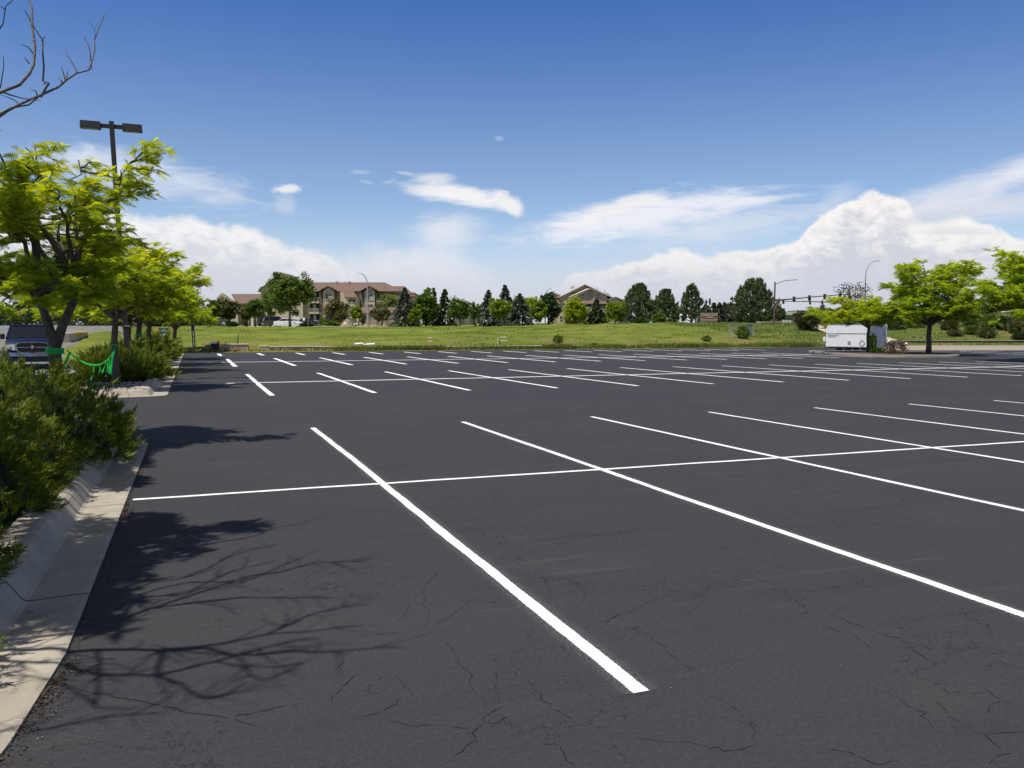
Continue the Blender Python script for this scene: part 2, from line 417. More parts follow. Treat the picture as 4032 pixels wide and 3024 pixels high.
M = {}
M['asphalt'] = asphalt_mat(); M['old_asphalt'] = old_asphalt_mat(); M['paint'] = paint_mat()
M['kerb'] = concrete_mat('kerb_concrete', (0.33, 0.295, 0.235), (0.45, 0.40, 0.32), joint=3.05, stain=.75)
M['walk'] = concrete_mat('walk_concrete', (0.50, 0.44, 0.35), (0.58, 0.52, 0.42), stain=0.15)
M['bark'] = mat('locust_bark', (0.10, 0.080, 0.064), 0.9, var=0.35, vs=14, bump=0.8, bs=30)
M['bark_light'] = mat('branch_bark', (0.17, 0.135, 0.12), 0.85, var=0.3, vs=30, bump=0.5, bs=60)
M['bark_far'] = mat('grey_bark', (0.13, 0.11, 0.09), 0.9, var=0.2)
M['steel'] = mat('galvanised_steel', (0.42, 0.43, 0.43), 0.5, 0.6, 0.08)
M['bronze'] = mat('bronze_pole_paint', (0.030, 0.024, 0.019), 0.6, 0.0, 0.1)
M['rust_pole'] = mat('brown_signal_pole', (0.115, 0.070, 0.062), 0.6, 0.1, 0.12)
M['black'] = mat('black_plastic', (0.012, 0.012, 0.014), 0.5)
M['dark'] = mat('dark_stake_and_shade', (0.02, 0.018, 0.017), 0.8)  # dark stakes, and the shade coloured into the balcony panels
M['white'] = mat('white_panel', (0.84, 0.83, 0.80), 0.45, var=0.05)
M['trim'] = mat('cream_trim', (0.62, 0.54, 0.40), 0.75, var=0.06)
M['stucco'] = mat('tan_stucco', (0.56, 0.465, 0.335), 0.9, var=0.08, vs=1.5)
M['stucco_d'] = mat('brown_stucco', (0.36, 0.285, 0.205), 0.9, var=0.08, vs=1.5)
M['glass'] = mat('window_glass', (0.035, 0.042, 0.05), 0.12, spec=0.8, var=0.3, vs=0.7)
M['blind'] = mat('pale_blinds', (0.36, 0.36, 0.37), 0.7, var=0.1)

def tile_roof():
    def fn(N, tc, col, b):
        col = N.mix(N.step(N.noise(tc, 3.5, 4, 0.7), 0.3, 0.7), (0.150, 0.096, 0.074), (0.205, 0.136, 0.106))
        sp = N.node('ShaderNodeSeparateXYZ'); N.put(sp.inputs[0], tc)
        fr = N.math('FRACT', N.math('MULTIPLY', sp.outputs[2], 3.2))
        return N.mix(N.math('LESS_THAN', fr, 0.14), col, (0.10, 0.05, 0.04))
    return mat('brown_shingles', (0.2, 0.1, 0.07), 0.9, fn=fn)
M['roof'] = tile_roof()
def stone_mat(name, c1, c2, mortar, sx=1.0, sz=2.2, edge=0.05):
    def fn(N, tc, col, b):
        v = N.node('ShaderNodeTexVoronoi'); N.put(v.inputs['Vector'], N.mapping(tc, (sx, sx, sz))); v.inputs['Scale'].default_value = 1.6
        e = N.node('ShaderNodeTexVoronoi'); e.feature = 'DISTANCE_TO_EDGE'; N.put(e.inputs['Vector'], N.mapping(tc, (sx, sx, sz))); e.inputs['Scale'].default_value = 1.6
        sp = N.node('ShaderNodeSeparateXYZ'); N.put(sp.inputs[0], v.outputs['Color'])
        col = N.mix(sp.outputs[0], c1, c2)
        return N.mix(N.math('LESS_THAN', e.outputs['Distance'], edge), col, mortar)
    return mat(name, c1, 0.9, fn=fn)
M['stone'] = stone_mat('brown_field_stone', (0.13, 0.085, 0.06), (0.27, 0.20, 0.15), (0.17, 0.14, 0.11))

def block_mat(name, c1, c2):
    def fn(N, tc, col, b):
        br = N.node('ShaderNodeTexBrick'); N.put(br.inputs['Vector'], N.mapping(tc, (1, 1, 1), (0, 0, 0), (R(90), 0, 0)))
        br.inputs['Scale'].default_value = 1.0; br.inputs['Brick Width'].default_value = 0.42; br.inputs['Row Height'].default_value = 0.2
        br.inputs['Mortar Size'].default_value = 0.012
        br.inputs['Color1'].default_value = c1 + (1,); br.inputs['Color2'].default_value = c2 + (1,); br.inputs['Mortar'].default_value = (0.05, 0.035, 0.03, 1)
        n = N.noise(tc, 9, 5, 0.75)
        col = N.mix(N.step(n, 0.52, 0.62, 0, 0.6), br.outputs[0], tuple(k * 0.6 for k in c1))
        bp = N.node('ShaderNodeBump'); bp.inputs['Strength'].default_value = .6; bp.inputs['Distance'].default_value = 0.03
        N.put(bp.inputs['Height'], n); N.l.new(bp.outputs[0], b.inputs['Normal'])
        return col
    return mat(name, c1, 0.95, fn=fn)
M['block'] = block_mat('split_face_block', (0.62, 0.38, 0.28), (0.76, 0.50, 0.37))
M['block_pale'] = block_mat('pale_garden_block', (0.62, 0.50, 0.35), (0.70, 0.57, 0.41))
M['cap'] = mat('pale_cap_stone', (0.70, 0.60, 0.48), 0.9, var=0.12, vs=4)
M['timber'] = mat('weathered_timber', (0.40, 0.34, 0.26), 0.9, var=0.25, vs=6)

def grass_mat():
    def fn(N, tc, col, b):
        pos = N.node('ShaderNodeNewGeometry').outputs['Position']
        big = N.noise(N.mapping(pos, (0.35, 1.3, 1)), 0.16, 5, 0.6)
        col = N.mix(N.step(big, 0.38, 0.62), (0.130, 0.172, 0.024), (0.212, 0.232, 0.042))
        mid = N.noise(N.mapping(pos, (0.6, 1.4, 1)), 0.7, 5, 0.65)
        col = N.mix(N.step(mid, 0.45, 0.68, 0, 0.6), col, (0.105, 0.140, 0.020))
        sp = N.node('ShaderNodeSeparateXYZ'); N.put(sp.inputs[0], pos)
        band = N.math('MULTIPLY', N.step(sp.outputs[1], 66, 71), N.step(sp.outputs[1], 84, 74))
        col = N.mix(N.step(sp.outputs[0], 48, 76, 0, .75), col, (0.085, 0.120, 0.028))
        tan = N.math('MULTIPLY', band, N.step(N.noise(pos, 0.22, 4, 0.6), 0.42, 0.66, 0, 0.8))
        col = N.mix(tan, col, (0.215, 0.165, 0.07))
        col = N.mix(N.step(N.noise(pos, 6, 4, 0.7), 0.5, 0.75, 0, 0.35), col, (0.08, 0.11, 0.015))
        bp = N.node('ShaderNodeBump'); bp.inputs['Strength'].default_value = 0.8; bp.inputs['Distance'].default_value = 0.12
        N.put(bp.inputs['Height'], N.noise(pos, 3.0, 5, 0.75)); N.l.new(bp.outputs[0], b.inputs['Normal'])
        return col
    return mat('lawn', (0.1, 0.13, 0.03), 0.95, fn=fn, spec=0.1)
M['lawn'] = grass_mat()
M['mulch'] = mat('brown_mulch', (0.085, 0.062, 0.045), 0.95, var=0.4, vs=20, bump=1.0, bs=30)
M['rock'] = mat('pink_grey_river_rock', (0.36, 0.29, 0.25), 0.85, var=0.4, vs=9)

# ------------------------------------------------------------------ foliage builders (numpy)
def unit(a): return a / np.maximum(np.linalg.norm(a, axis=-1, keepdims=True), 1e-9)
def mesh_np(name, V, F, tint, m, parent=None, base=(0, 0, 0), extra=None):
    """V (n,3), F (k,3|4) ; tint per vertex"""
    V = V - np.array(base, float)
    me = bpy.data.meshes.new(name); k = F.shape[1]
    me.vertices.add(len(V)); me.vertices.foreach_set('co', V.astype(np.float32).ravel())
    me.loops.add(F.size); me.loops.foreach_set('vertex_index', F.astype(np.int32).ravel())
    me.polygons.add(len(F)); me.polygons.foreach_set('loop_start', (np.arange(len(F)) * k).astype(np.int32))
    me.update(calc_edges=True)
    a = me.attributes.new('tint', 'FLOAT', 'POINT'); a.data.foreach_set('value', tint.astype(np.float32))
    me.materials.append(m)
    o = bpy.data.objects.new(name, me); COL.objects.link(o)
    if parent: o.parent = parent
    return o

def rhombs(C, D, S, L, W, tint):
    """leaf-like rhombs. C centre, D axis, S side, L length, W width"""
    L = L[:, None]; W = W[:, None]
    P = np.stack([C - D * L * .5, C + S * W * .5, C + D * L * .5, C - S * W * .5], 1)
    n = len(C); F = np.arange(n * 4).reshape(n, 4)
    return P.reshape(-1, 3), F, np.repeat(tint, 4)

def fronds(B, D, S, L, tint, pairs=5, lw=0.3, ll=0.42, droop=0.25, rng=None):
    """compound leaves: pairs of narrow triangular leaflets along an axis from B"""
    n = len(B); out = []; N_ = unit(np.cross(D, S))
    for i in range(pairs):
        f = (i + 0.6) / pairs; w = L * ll * (1 - 0.55 * f) * (0.75 + 0.5 * math.sin(math.pi * min(1, f + .15)))
        base = B + D * (L * f)[:, None] - np.array([0, 0, 1.0]) * (droop * L * f * f)[:, None]
        for sgn in (-1, 1):
            dirn = unit(S * sgn + D * 0.55 - np.array([0, 0, 0.18]))
            q = (L / pairs * lw * 1.6)[:, None]
            out.append(np.stack([base - D * q, base + D * q, base + dirn * w[:, None]], 1))
    tip = B + D * L[:, None] - np.array([0, 0, 1.0]) * (droop * L)[:, None]
    q = (L / pairs * lw * 1.3)[:, None]
    out.append(np.stack([tip - S * q, tip + S * q, tip + D * (L * .3)[:, None]], 1))
    V = np.concatenate(out, 1).reshape(-1, 3); k = len(out)
    F = np.arange(len(V)).reshape(-1, 3)
    return V, F, np.repeat(tint, k * 3)

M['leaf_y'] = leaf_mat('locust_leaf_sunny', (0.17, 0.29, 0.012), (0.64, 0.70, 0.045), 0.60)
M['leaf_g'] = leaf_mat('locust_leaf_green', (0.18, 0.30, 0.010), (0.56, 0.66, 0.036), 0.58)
M['leaf_mid'] = leaf_mat('broadleaf_green', (0.060, 0.115, 0.016), (0.160, 0.235, 0.034), 0.32)
M['leaf_bright'] = leaf_mat('bright_green_leaf', (0.13, 0.20, 0.012), (0.27, 0.35, 0.022), 0.36)
M['leaf_yel'] = leaf_mat('yellow_green_leaf', (0.20, 0.29, 0.010), (0.42, 0.47, 0.020), 0.38)
M['leaf_olive'] = leaf_mat('olive_leaf', (0.080, 0.085, 0.030), (0.175, 0.175, 0.065), 0.28)
M['leaf_pale'] = leaf_mat('pale_spring_leaf', (0.15, 0.18, 0.05), (0.25, 0.28, 0.09), 0.35)
M['leaf_dark'] = leaf_mat('dark_green_leaf', (0.024, 0.050, 0.014), (0.062, 0.105, 0.026), 0.25)
M['needle'] = leaf_mat('blue_green_needles', (0.042, 0.062, 0.042), (0.170, 0.200, 0.145), 0.18)
M['needle_d'] = leaf_mat('dark_needles', (0.034, 0.054, 0.022), (0.130, 0.160, 0.070), 0.18)
M['pine'] = leaf_mat('pine_needles', (0.060, 0.082, 0.036), (0.210, 0.240, 0.120), 0.25)
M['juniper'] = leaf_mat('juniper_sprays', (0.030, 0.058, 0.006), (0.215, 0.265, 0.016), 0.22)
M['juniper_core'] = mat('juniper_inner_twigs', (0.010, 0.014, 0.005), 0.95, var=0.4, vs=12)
M['twig'] = leaf_mat('bare_twigs', (0.12, 0.09, 0.075), (0.22, 0.17, 0.15), 0.0)
M['leaf_twiggy'] = leaf_mat('twiggy_shrub_leaf', (.11, .095, .06), (.24, .20, .14), .1)
M['bush_red'] = leaf_mat('reddish_olive_leaf', (0.060, 0.055, 0.026), (0.125, 0.115, 0.055), 0.25)
M['blade'] = leaf_mat('grass_blades', (0.14, 0.17, 0.025), (0.30, 0.32, 0.06), 0.4)
M['blade_r'] = leaf_mat('embankment_grass', (0.07, 0.11, 0.02), (0.19, 0.23, 0.05), 0.3)
M['weed'] = leaf_mat('weed_leaves', (0.10, 0.13, 0.022), (0.24, 0.26, 0.06), 0.35)

def decid(base, top, r, cb, leafm, n=2600, leaf=0.30, clumps=60, trunk_r=0.16, name='tree', label='', cat='tree', group=None,
          seed=0, lean=0.0, shape=1.0, gap=0.55, stems=1, flat=0.75, open_=0.0, twigs=0):
    """broadleaf tree: trunk and limbs, crown of leaf clumps. base point, top z, crown radius r, crown-bottom z (above base)"""
    rng = np.random.default_rng(seed); H = top - base.z
    t = empty(name, base, 0, label, cat, group)
    zc = (cb + H) / 2; rz = (H - cb) / 2
    # clump centres: more towards the shell, irregular lobes
    lob = rng.uniform(0.62, 1.22, 9)
    C = []
    while len(C) < clumps:
        d = unit(rng.normal(size=3)); f = rng.uniform(0.25, 1.0) ** 0.5
        az = (math.atan2(d[1], d[0]) / (2 * math.pi) * 9) % 9
        k = lob[int(az)] * (1 - (az % 1)) + lob[(int(az) + 1) % 9] * (az % 1)
        p = d * f * k
        zz = p[2]
        w = 1.0 if shape == 1 else (1 - 0.5 * shape * (zz * 0.5 + 0.5))
        C.append((p[0] * r * w * 0.88, p[1] * r * w * 0.88, zc + zz * rz * 0.9))
    C = np.array(C)
    cs = rng.uniform(0.4, 1.25, clumps) * r * gap * (60 / clumps) ** 0.33 * 0.62
    per = max(4, int(n / clumps))
    tints = rng.beta(2, 2, clumps)
    idx = np.repeat(np.arange(clumps), per)
    off = unit(rng.normal(size=(len(idx), 3))) * (rng.uniform(0, 1, (len(idx), 1)) ** 0.45)
    P = C[idx] + off * cs[idx][:, None] * np.array([1, 1, flat])
    P[:, 2] = np.minimum(P[:, 2], H + 0.05 * H); P = P[P[:, 2] > cb * 0.7]; nn = len(P)
    D = unit(rng.normal(size=(nn, 3)) * np.array([1, 1, 0.6])); S = unit(np.cross(D, unit(rng.normal(size=(nn, 3)) + np.array([0, 0, 1.0]))))
    L = leaf * rng.uniform(0.6, 1.35, nn); W = L * rng.uniform(0.5, 0.85, nn)
    tt = np.clip(np.resize(tints[idx], nn) * 0.6 + rng.uniform(0, 0.45, nn), 0, 1)
    V, F, T = rhombs(P, D, S, L, W, tt)
    mesh_np('crown', V, F, T, leafm, t)
    mb = MB()
    for sidx in range(stems):
        a = rng.uniform(0, 6.28); o = 0.0 if stems == 1 else 0.22 * r
        b0 = Vector((math.cos(a) * o * .4, math.sin(a) * o * .4, -0.1)); fk = Vector((math.cos(a) * o + lean, math.sin(a) * o, max(cb * 0.9, H * 0.16)))
        mb.tube([b0, b0.lerp(fk, .5), fk, Vector((fk.x * 1.1, fk.y, H * 0.72))], [trunk_r * 1.15, trunk_r, trunk_r * .8, trunk_r * .2], 7)
        for k in range(max(5, int(9 / stems))):
            c = C[rng.integers(clumps)]
            mid = fk.lerp(Vector(c), 0.5) + Vector(rng.normal(0, 0.06 * r, 3))
            mb.tube([fk + Vector((0, 0, rng.uniform(0, .25) * H)), mid, Vector(c)], [trunk_r * .5, trunk_r * .3, trunk_r * .1], 5, cap=False)
    mb.build('trunk', M['bark_far'], t, smooth=True)
    return t

def conifer(base, top, r, m, name='spruce_tree', label='', seed=0, n=2600, card=0.34, taper=0.85, ragged=0.2, cb=0.05, group=None, up=False, cat='tree', droop=0.35, tuft=0.6):
    rng = np.random.default_rng(seed); H = top - base.z
    t = empty(name, base, 0, label, cat, group)
    nb = int(n / 22); P = []; T = []; Dd = []; mb = MB()
    for i in range(nb):
        f = cb + (1 - cb) * ((i + rng.uniform(0, 1)) / nb) ** 1.15
        rad = 1.62 * r * (1 - f) ** (taper * .92) * (1 + ragged * rng.normal()) + 0.12 * r * (0.3 if f > .93 else 1) * (1 - f)
        rad = max(rad, 0.06 * r)
        a = rng.uniform(0, 2 * math.pi); d = np.array([math.cos(a), math.sin(a), 0])
        z0 = f * H; tint = rng.beta(2, 2)
        s = rng.uniform(0.12, 1, 22) ** 0.55
        rise = (0.35 if up else -droop) * rad
        p = d[None] * (s * rad)[:, None] + np.array([0, 0, 1.0])[None] * (z0 + rise * s ** 1.6)[:, None]
        p += rng.normal(0, 1, (22, 3)) * np.array([0.13, 0.13, 0.08]) * (0.35 * r * (1 - f) + 0.12 * r) * tuft * 1.6
        P.append(p); T.append(np.clip(tint * .55 + rng.uniform(0, .45, 22), 0, 1))
        Dd.append(np.repeat((d + np.array([0, 0, 0.5 if up else -0.15]))[None], 22, 0))
        if i % 3 == 0: mb.tube([(0, 0, z0), tuple(d * rad * .8 + np.array([0, 0, z0 + rise * .7]))], [0.02 * r, 0.006 * r], 4, cap=False)
    P = np.concatenate(P); T = np.concatenate(T); Dd = np.concatenate(Dd)
    P[:, 2] = np.clip(P[:, 2], 0.08, H)
    nn = len(P); D = unit(Dd + rng.normal(0, 0.45, (nn, 3))); S = unit(np.cross(D, rng.normal(size=(nn, 3)) * .7 + np.array([0, 0, 1.0])))
    L = card * rng.uniform(.6, 1.4, nn)
    V, F, TT = rhombs(P, D, S, L, L * rng.uniform(.35, .6, nn), T)
    mesh_np('crown', V, F, TT, m, t)
    mb.tube([(0, 0, -0.15), (0, 0, H * .5), (0, 0, H * 0.97)], [0.05 * r + .06, 0.03 * r + .03, 0.012], 7)
    mb.build('trunk', M['bark_far'], t)
    return t

def pine(base, top, r, m, label='', seed=0, n=4200, card=0.36, cb=0.1, name='pine_tree', spikes=7, group=None, width=1.0):
    """rounded, multi-spired pine: upward candle-like tufts on whorled branches"""
    rng = np.random.default_rng(seed); H = top - base.z
    t = empty(name, base, 0, label, 'tree', group); mb = MB()
    mb.tube([(0, 0, -.15), (0, 0, H * .55), (0, 0, H * .95)], [0.05 * r + .1, 0.03 * r + .05, .03], 8)
    P = []; T = []; Dd = []; nt = int(n / 26)
    for i in range(nt):
        f = cb + (1 - cb) * rng.uniform(0, 1) ** 0.95
        prof = min(1, 1.20 * (1 - f) ** .66) * (.72 + .28 * min(1, f / .25)) + .05
        a = rng.uniform(0, 6.283); s = rng.uniform(.35, 1.0) ** .6
        rad = r * width * prof * s * rng.uniform(.78, 1.14)
        c = np.array([math.cos(a) * rad, math.sin(a) * rad, f * H * 0.93])
        ln = rng.uniform(.35, .8) * (1.0 if f < .85 else 1.3)
        k = rng.uniform(0, 1, 26)
        p = c + np.outer(k, np.array([math.cos(a) * .25, math.sin(a) * .25, 1.0]) * ln) + rng.normal(0, 1, (26, 3)) * 0.13 * (1.3 - k[:, None])
        P.append(p); tt = rng.beta(2, 2); T.append(np.clip(tt * .5 + .5 * rng.uniform(0, 1, 26), 0, 1))
        Dd.append(np.repeat(np.array([[math.cos(a) * .6, math.sin(a) * .6, .8]]), 26, 0))
        if i % 2 == 0: mb.tube([(0, 0, max(.3, c[2] - .25 * rad)), tuple(c * np.array([.5, .5, 1]) - np.array([0, 0, .1])), tuple(c)], [.02 * r + .02, .03, .015], 5, cap=False)
    P = np.concatenate(P); T = np.concatenate(T); Dd = np.concatenate(Dd); nn = len(P)
    P[:, 2] = np.clip(P[:, 2], 0.1, H * 1.02)
    D = unit(Dd + rng.normal(0, .5, (nn, 3))); S = unit(np.cross(D, rng.normal(size=(nn, 3))))
    L = card * rng.uniform(.6, 1.3, nn)
    V, F, TT = rhombs(P, D, S, L, L * rng.uniform(.3, .5, nn), T)
    mesh_np('crown', V, F, TT, m, t); mb.build('trunk', M['bark_far'], t)
    return t

def bush(base, r, h, m, name='bush', label='', seed=0, n=900, leaf=.14, cat='shrub', group=None, ry=None, stems=8, yaw=0, up=.4):
    rng = np.random.default_rng(seed); ry = ry or r
    t = empty(name, base, yaw, label, cat, group)
    d = unit(rng.normal(size=(n, 3)) + np.array([0, 0, .25])); f = rng.uniform(.35, 1, (n, 1)) ** .5
    lob = 1 + .16 * np.sin(np.arctan2(d[:, 1], d[:, 0]) * 3 + seed) + .12 * np.sin(d[:, 2] * 7 + seed * 2 + d[:, 0] * 5)
    P = d * f * lob[:, None] * np.array([r, ry, h * .52]) * rng.uniform(.88, 1.1, (n, 1)) + np.array([0, 0, h * .48])
    P[:, 2] = np.maximum(P[:, 2], 0.03)
    D = unit(d + rng.normal(0, .5, (n, 3)) + np.array([0, 0, up])); S = unit(np.cross(D, rng.normal(size=(n, 3)) + np.array([0, 0, .6])))
    L = leaf * rng.uniform(.6, 1.4, n)
    tt = np.clip(.5 + .35 * np.sin(P[:, 0] * 5 / r + seed) * np.sin(P[:, 1] * 4 / r + P[:, 2] * 6) + rng.uniform(-.35, .35, n), 0, 1)
    V, F, T = rhombs(P, D, S, L, L * rng.uniform(.35, .7, n), tt)
    mesh_np('foliage', V, F, T, m, t)
    mb = MB()
    for k in range(stems):
        a = rng.uniform(0, 6.28); q = rng.uniform(.4, .8)
        mb.tube([(0, 0, -.05), (math.cos(a) * r * .3, math.sin(a) * ry * .3, h * .3), (math.cos(a) * r * q, math.sin(a) * ry * q, h * .75)], [.02, .015, .006], 4)
    mb.build('stems', M['bark_far'], t)
    return t

def locust(base, H, r, label, seed, leafm, limbs=8, subs=7, twigs=6, nf=11, fl=0.15, tr=0.13, fork=1.5, off=(0, 0), rz=None, pairs=5,
           group='honey locust trees along the planting strip', bark='bark', name='locust_tree', steep=0.55, double=False, bare=0.0, up0=0.12, cat='tree', dome=1.0, skirt=0):
    """honey locust: forked trunk, spreading limbs, layered sprays of compound leaves"""
    rng = np.random.default_rng(seed); t = empty(name, base, 0, label, cat, group)
    wood = MB(); fb, fd, fs, ft = [], [], [], []
    lb = Vector((0, 0, -0.15)); fk = Vector((0.05, 0.0, fork))
    forks = [fk]
    if double:
        forks = [Vector((-0.20, 0.14, fork + .5)), Vector((0.30, -0.05, fork + .5))]
        wood.tube([lb, Vector((0, 0, fork * .55)), Vector((0, 0, fork))], [tr * 1.25, tr * 1.05, tr * .98], 12)
        for q in forks: wood.tube([Vector((0, 0, fork - .25)), Vector((q.x * .4, q.y * .4, fork + .1)), q], [tr * .9, tr * .72, tr * .6], 10)
    else:
        wood.tube([lb, Vector((.02, 0, fork * .3)), Vector((.0, .02, fork * .7)), fk], [tr * 1.25, tr * .98, tr * .92, tr * .85], 12)
    Hc = H
    def rv(s): return Vector(rng.normal(0, s, 3))
    for i in range(limbs + skirt):
        q = forks[i % len(forks)]
        a = 2 * math.pi * (i + rng.uniform(-.3, .3)) / limbs * 1.0 + seed
        reach = r * rng.uniform(.72, 1.05); central = i % 3 == 2
        if central: reach *= rng.uniform(.25, .5)
        top_here = fork + (Hc - fork) * (rng.uniform(.80, 1.0) if central else rng.uniform(.16 if double else .02, .86) * dome)
        if i >= limbs: a = 2 * math.pi * (i - limbs + rng.uniform(-.3, .3)) / skirt; reach = r * rng.uniform(.5, .95); top_here = fork + rng.uniform(.15, .75)
        end = Vector((math.cos(a) * reach + off[0], math.sin(a) * reach + off[1], top_here))
        pts = [q.copy()]; ns = 7
        for k in range(1, ns + 1):
            f = k / ns
            p = q.lerp(end, f); p.z = q.z + (end.z - q.z) * (f ** steep)
            p += rv(0.07 * r * .35) * (1 if k < ns else 0)
            p += Vector((0, 0, .22 * r * math.sin(math.pi * f) ** 1.2 * (1 - (top_here - fork) / (Hc - fork))))
            pts.append(p)
        rad = [max(.010, tr * .46 * (1 - k / (ns + .6)) ** 1.1) for k in range(ns + 1)]
        wood.tube(pts, rad, 7, cap=False)
        for sidx in range(subs):
            f = rng.uniform(.22, 1.0); j = min(ns - 1, int(f * ns)); p0 = pts[j].lerp(pts[j + 1], f * ns - j)
            aa = a + rng.choice([-1, 1]) * rng.uniform(.3, 1.3)
            if f > .93: aa = a + rng.uniform(-.4, .4)
            ln = r * rng.uniform(.22, .48) * (1.15 - .5 * f)
            d = Vector((math.cos(aa), math.sin(aa), rng.uniform(-.35, .6))).normalized()
            sp = [p0]
            for k in range(1, 5): sp.append(sp[-1] + (d + rv(.16) + Vector((0, 0, .05 * k - .05))).normalized() * ln / 4)
            wood.tube(sp, [.028 * tr / .13, .02 * tr / .13, .014, .009, .005], 5, cap=False)
            for tw in range(twigs):
                g = rng.uniform(.15, 1.0); jj = min(3, int(g * 4)); b0 = sp[jj].lerp(sp[jj + 1], g * 4 - jj)
                ta = aa + rng.uniform(-1.3, 1.3); tl = rng.uniform(.22, .5) * (r / 3)
                td = Vector((math.cos(ta), math.sin(ta), rng.uniform(-.35, .75))).normalized()
                b1 = b0 + td * tl * .5 + rv(.02); b2 = b1 + (td + rv(.15)).normalized() * tl * .5
                wood.tube([b0, b1, b2], [.007, .005, .003], 3, cap=False)
                if rng.uniform() < bare: continue
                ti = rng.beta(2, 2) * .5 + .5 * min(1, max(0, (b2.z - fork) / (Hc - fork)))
                for k in range(nf):
                    h = rng.uniform(.1, 1.05); b = (b0.lerp(b1, h * 2) if h < .5 else b1.lerp(b2, h * 2 - 1)) + rv(.012)
                    fa = ta + rng.choice([-1, 1]) * rng.uniform(.2, 1.5)
                    dd = np.array([math.cos(fa), math.sin(fa), rng.uniform(-.45, .65)])
                    fb.append(b[:]); fd.append(dd); fs.append(ti)
    B = np.array(fb, float); D = unit(np.array(fd)); n = len(B)
    S = unit(np.cross(D, unit(rng.normal(0, .75, (n, 3)) + np.array([-.25, -.1, 1.0]))))
    L = fl * rng.uniform(.65, 1.25, n)
    T = np.clip(np.array(fs) + rng.uniform(-.25, .25, n), 0, 1)
    V, F, TT = fronds(B, D, S, L, T, pairs=pairs)
    mesh_np('crown', V, F, TT, leafm, t)
    wood.build('trunk', M[bark], t, smooth=True)
    return t

# ================================================================== THE GROUND
def build_ground():
    us = np.unique(np.concatenate([np.linspace(-700, -70, 12), np.arange(-70, 150, 1.5), np.linspace(150, 900, 14)]))
    vs = np.unique(np.concatenate([np.linspace(-160, 40, 10), np.arange(40, 66, 2.0), np.arange(66, 74, .4), np.arange(74, 150, 1.3), np.linspace(150, 400, 30), np.linspace(400, 1800, 12)]))
    U, Vv = np.meshgrid(us, vs, indexing='ij'); Z = HN(U, Vv)
    rng = np.random.default_rng(5); Z = Z + np.where(Z > .05, rng.normal(0, .035, Z.shape), 0)
    V = np.stack([U, Vv, Z], -1).reshape(-1, 3); n = len(vs)
    i, j = np.meshgrid(np.arange(len(us) - 1), np.arange(n - 1), indexing='ij')
    a = (i * n + j).ravel(); F = np.stack([a, a + n, a + n + 1, a + 1], 1)
    o = mesh_np('ground', V, F, np.zeros(len(V)), M['lawn']); o.data.polygons.foreach_set('use_smooth', [True] * len(F))
    tag(o, kind='structure')
build_ground()

def sheet(name, poly, z, m, parent=None):
    mb = MB(); mb.add([(p[0], p[1], z) for p in poly], [tuple(range(len(poly)))]); o = mb.build(name, m, parent); return o
# fresh lot (covers the gap between the planters too)
lot_empty = tag(sheet('parking_lot', [(-4.15, -30), (125, -30), (125, 68.4), (-0.68, 68.4), (-0.68, 66.9), (-4.15, 66.9)], 0.0, M['asphalt']), kind='structure')

def stripe(p, q, hw=0.055, jitter=0.008, seed=0, parent=lot_empty, name='painted_line', mat_='paint', z=0.004, halo=0.10):
    rng = random.Random(seed); p = Vector((p[0], p[1], 0)); q = Vector((q[0], q[1], 0)); d = (q - p); L = d.length; d.normalize(); s = Vector((-d.y, d.x, 0))
    n = max(2, int(L / .45)); off = 0; vs = []; uv = []
    me = bpy.data.meshes.new(name)
    for i in range(n + 1):
        c = p + d * (L * i / n) + s * off; off += rng.uniform(-jitter, jitter); off *= .86
        w = hw * rng.uniform(.93, 1.08)
        for sg in (-1, 1):
            vs.append((c.x + s.x * sg * (hw + halo), c.y + s.y * sg * (hw + halo), z)); uv.append((sg * (hw + halo), w))
    fs = [(2*i, 2*i+1, 2*i+3, 2*i+2)[::-1] for i in range(n)]
    me.from_pydata(vs, [], fs); ul = me.uv_layers.new(name='UVMap')
    for lp in me.loops: ul.data[lp.index].uv = uv[lp.vertex_index]
    me.materials.append(M[mat_]); o = bpy.data.objects.new(name, me); COL.objects.link(o); o.parent = parent
    return o
X0, SP = 1.98, 2.74
ROWS = [(0.0, 3.50, 9.42, 15.25, 9), (-0.06, 23.15, 28.95, 34.62, 15), (-0.15, 41.95, 47.55, 53.2, 15), (-0.31, 59.75, None, 64.8, 17)]
k = 0
for ri, (dx, n_, c_, f_, cnt) in enumerate(ROWS):
    for i in range(cnt):
        x = X0 + dx + SP * i; k += 1
        if ri == 2 and x > 41.5: continue
        stripe((x, n_), (x + random.Random(k).uniform(-.03, .03), f_), (0.043, .070, .10, .12)[ri], seed=k, z=0.004)
    if c_: stripe((-0.62, c_ - .02), (X0 + dx + SP * (cnt - (1 if ri else -2)), c_ + .05), (0.038, .115, .16)[ri], jitter=.012, seed=100 + ri, z=0.0065)
for a, b in (((2073.7, 759.8), (2166, 758.0)), ((2099, 762), (2152, 760.4)), ((2152, 763.7), (2240, 761.2)), ((2073, 757.5), (2122, 756.6)),
             ((1953, 759.9), (2060, 758.2)), ((2189, 766.4), (2260, 765))):
    stripe(G(*a), G(*b), .06, seed=int(a[0]), z=0.004)

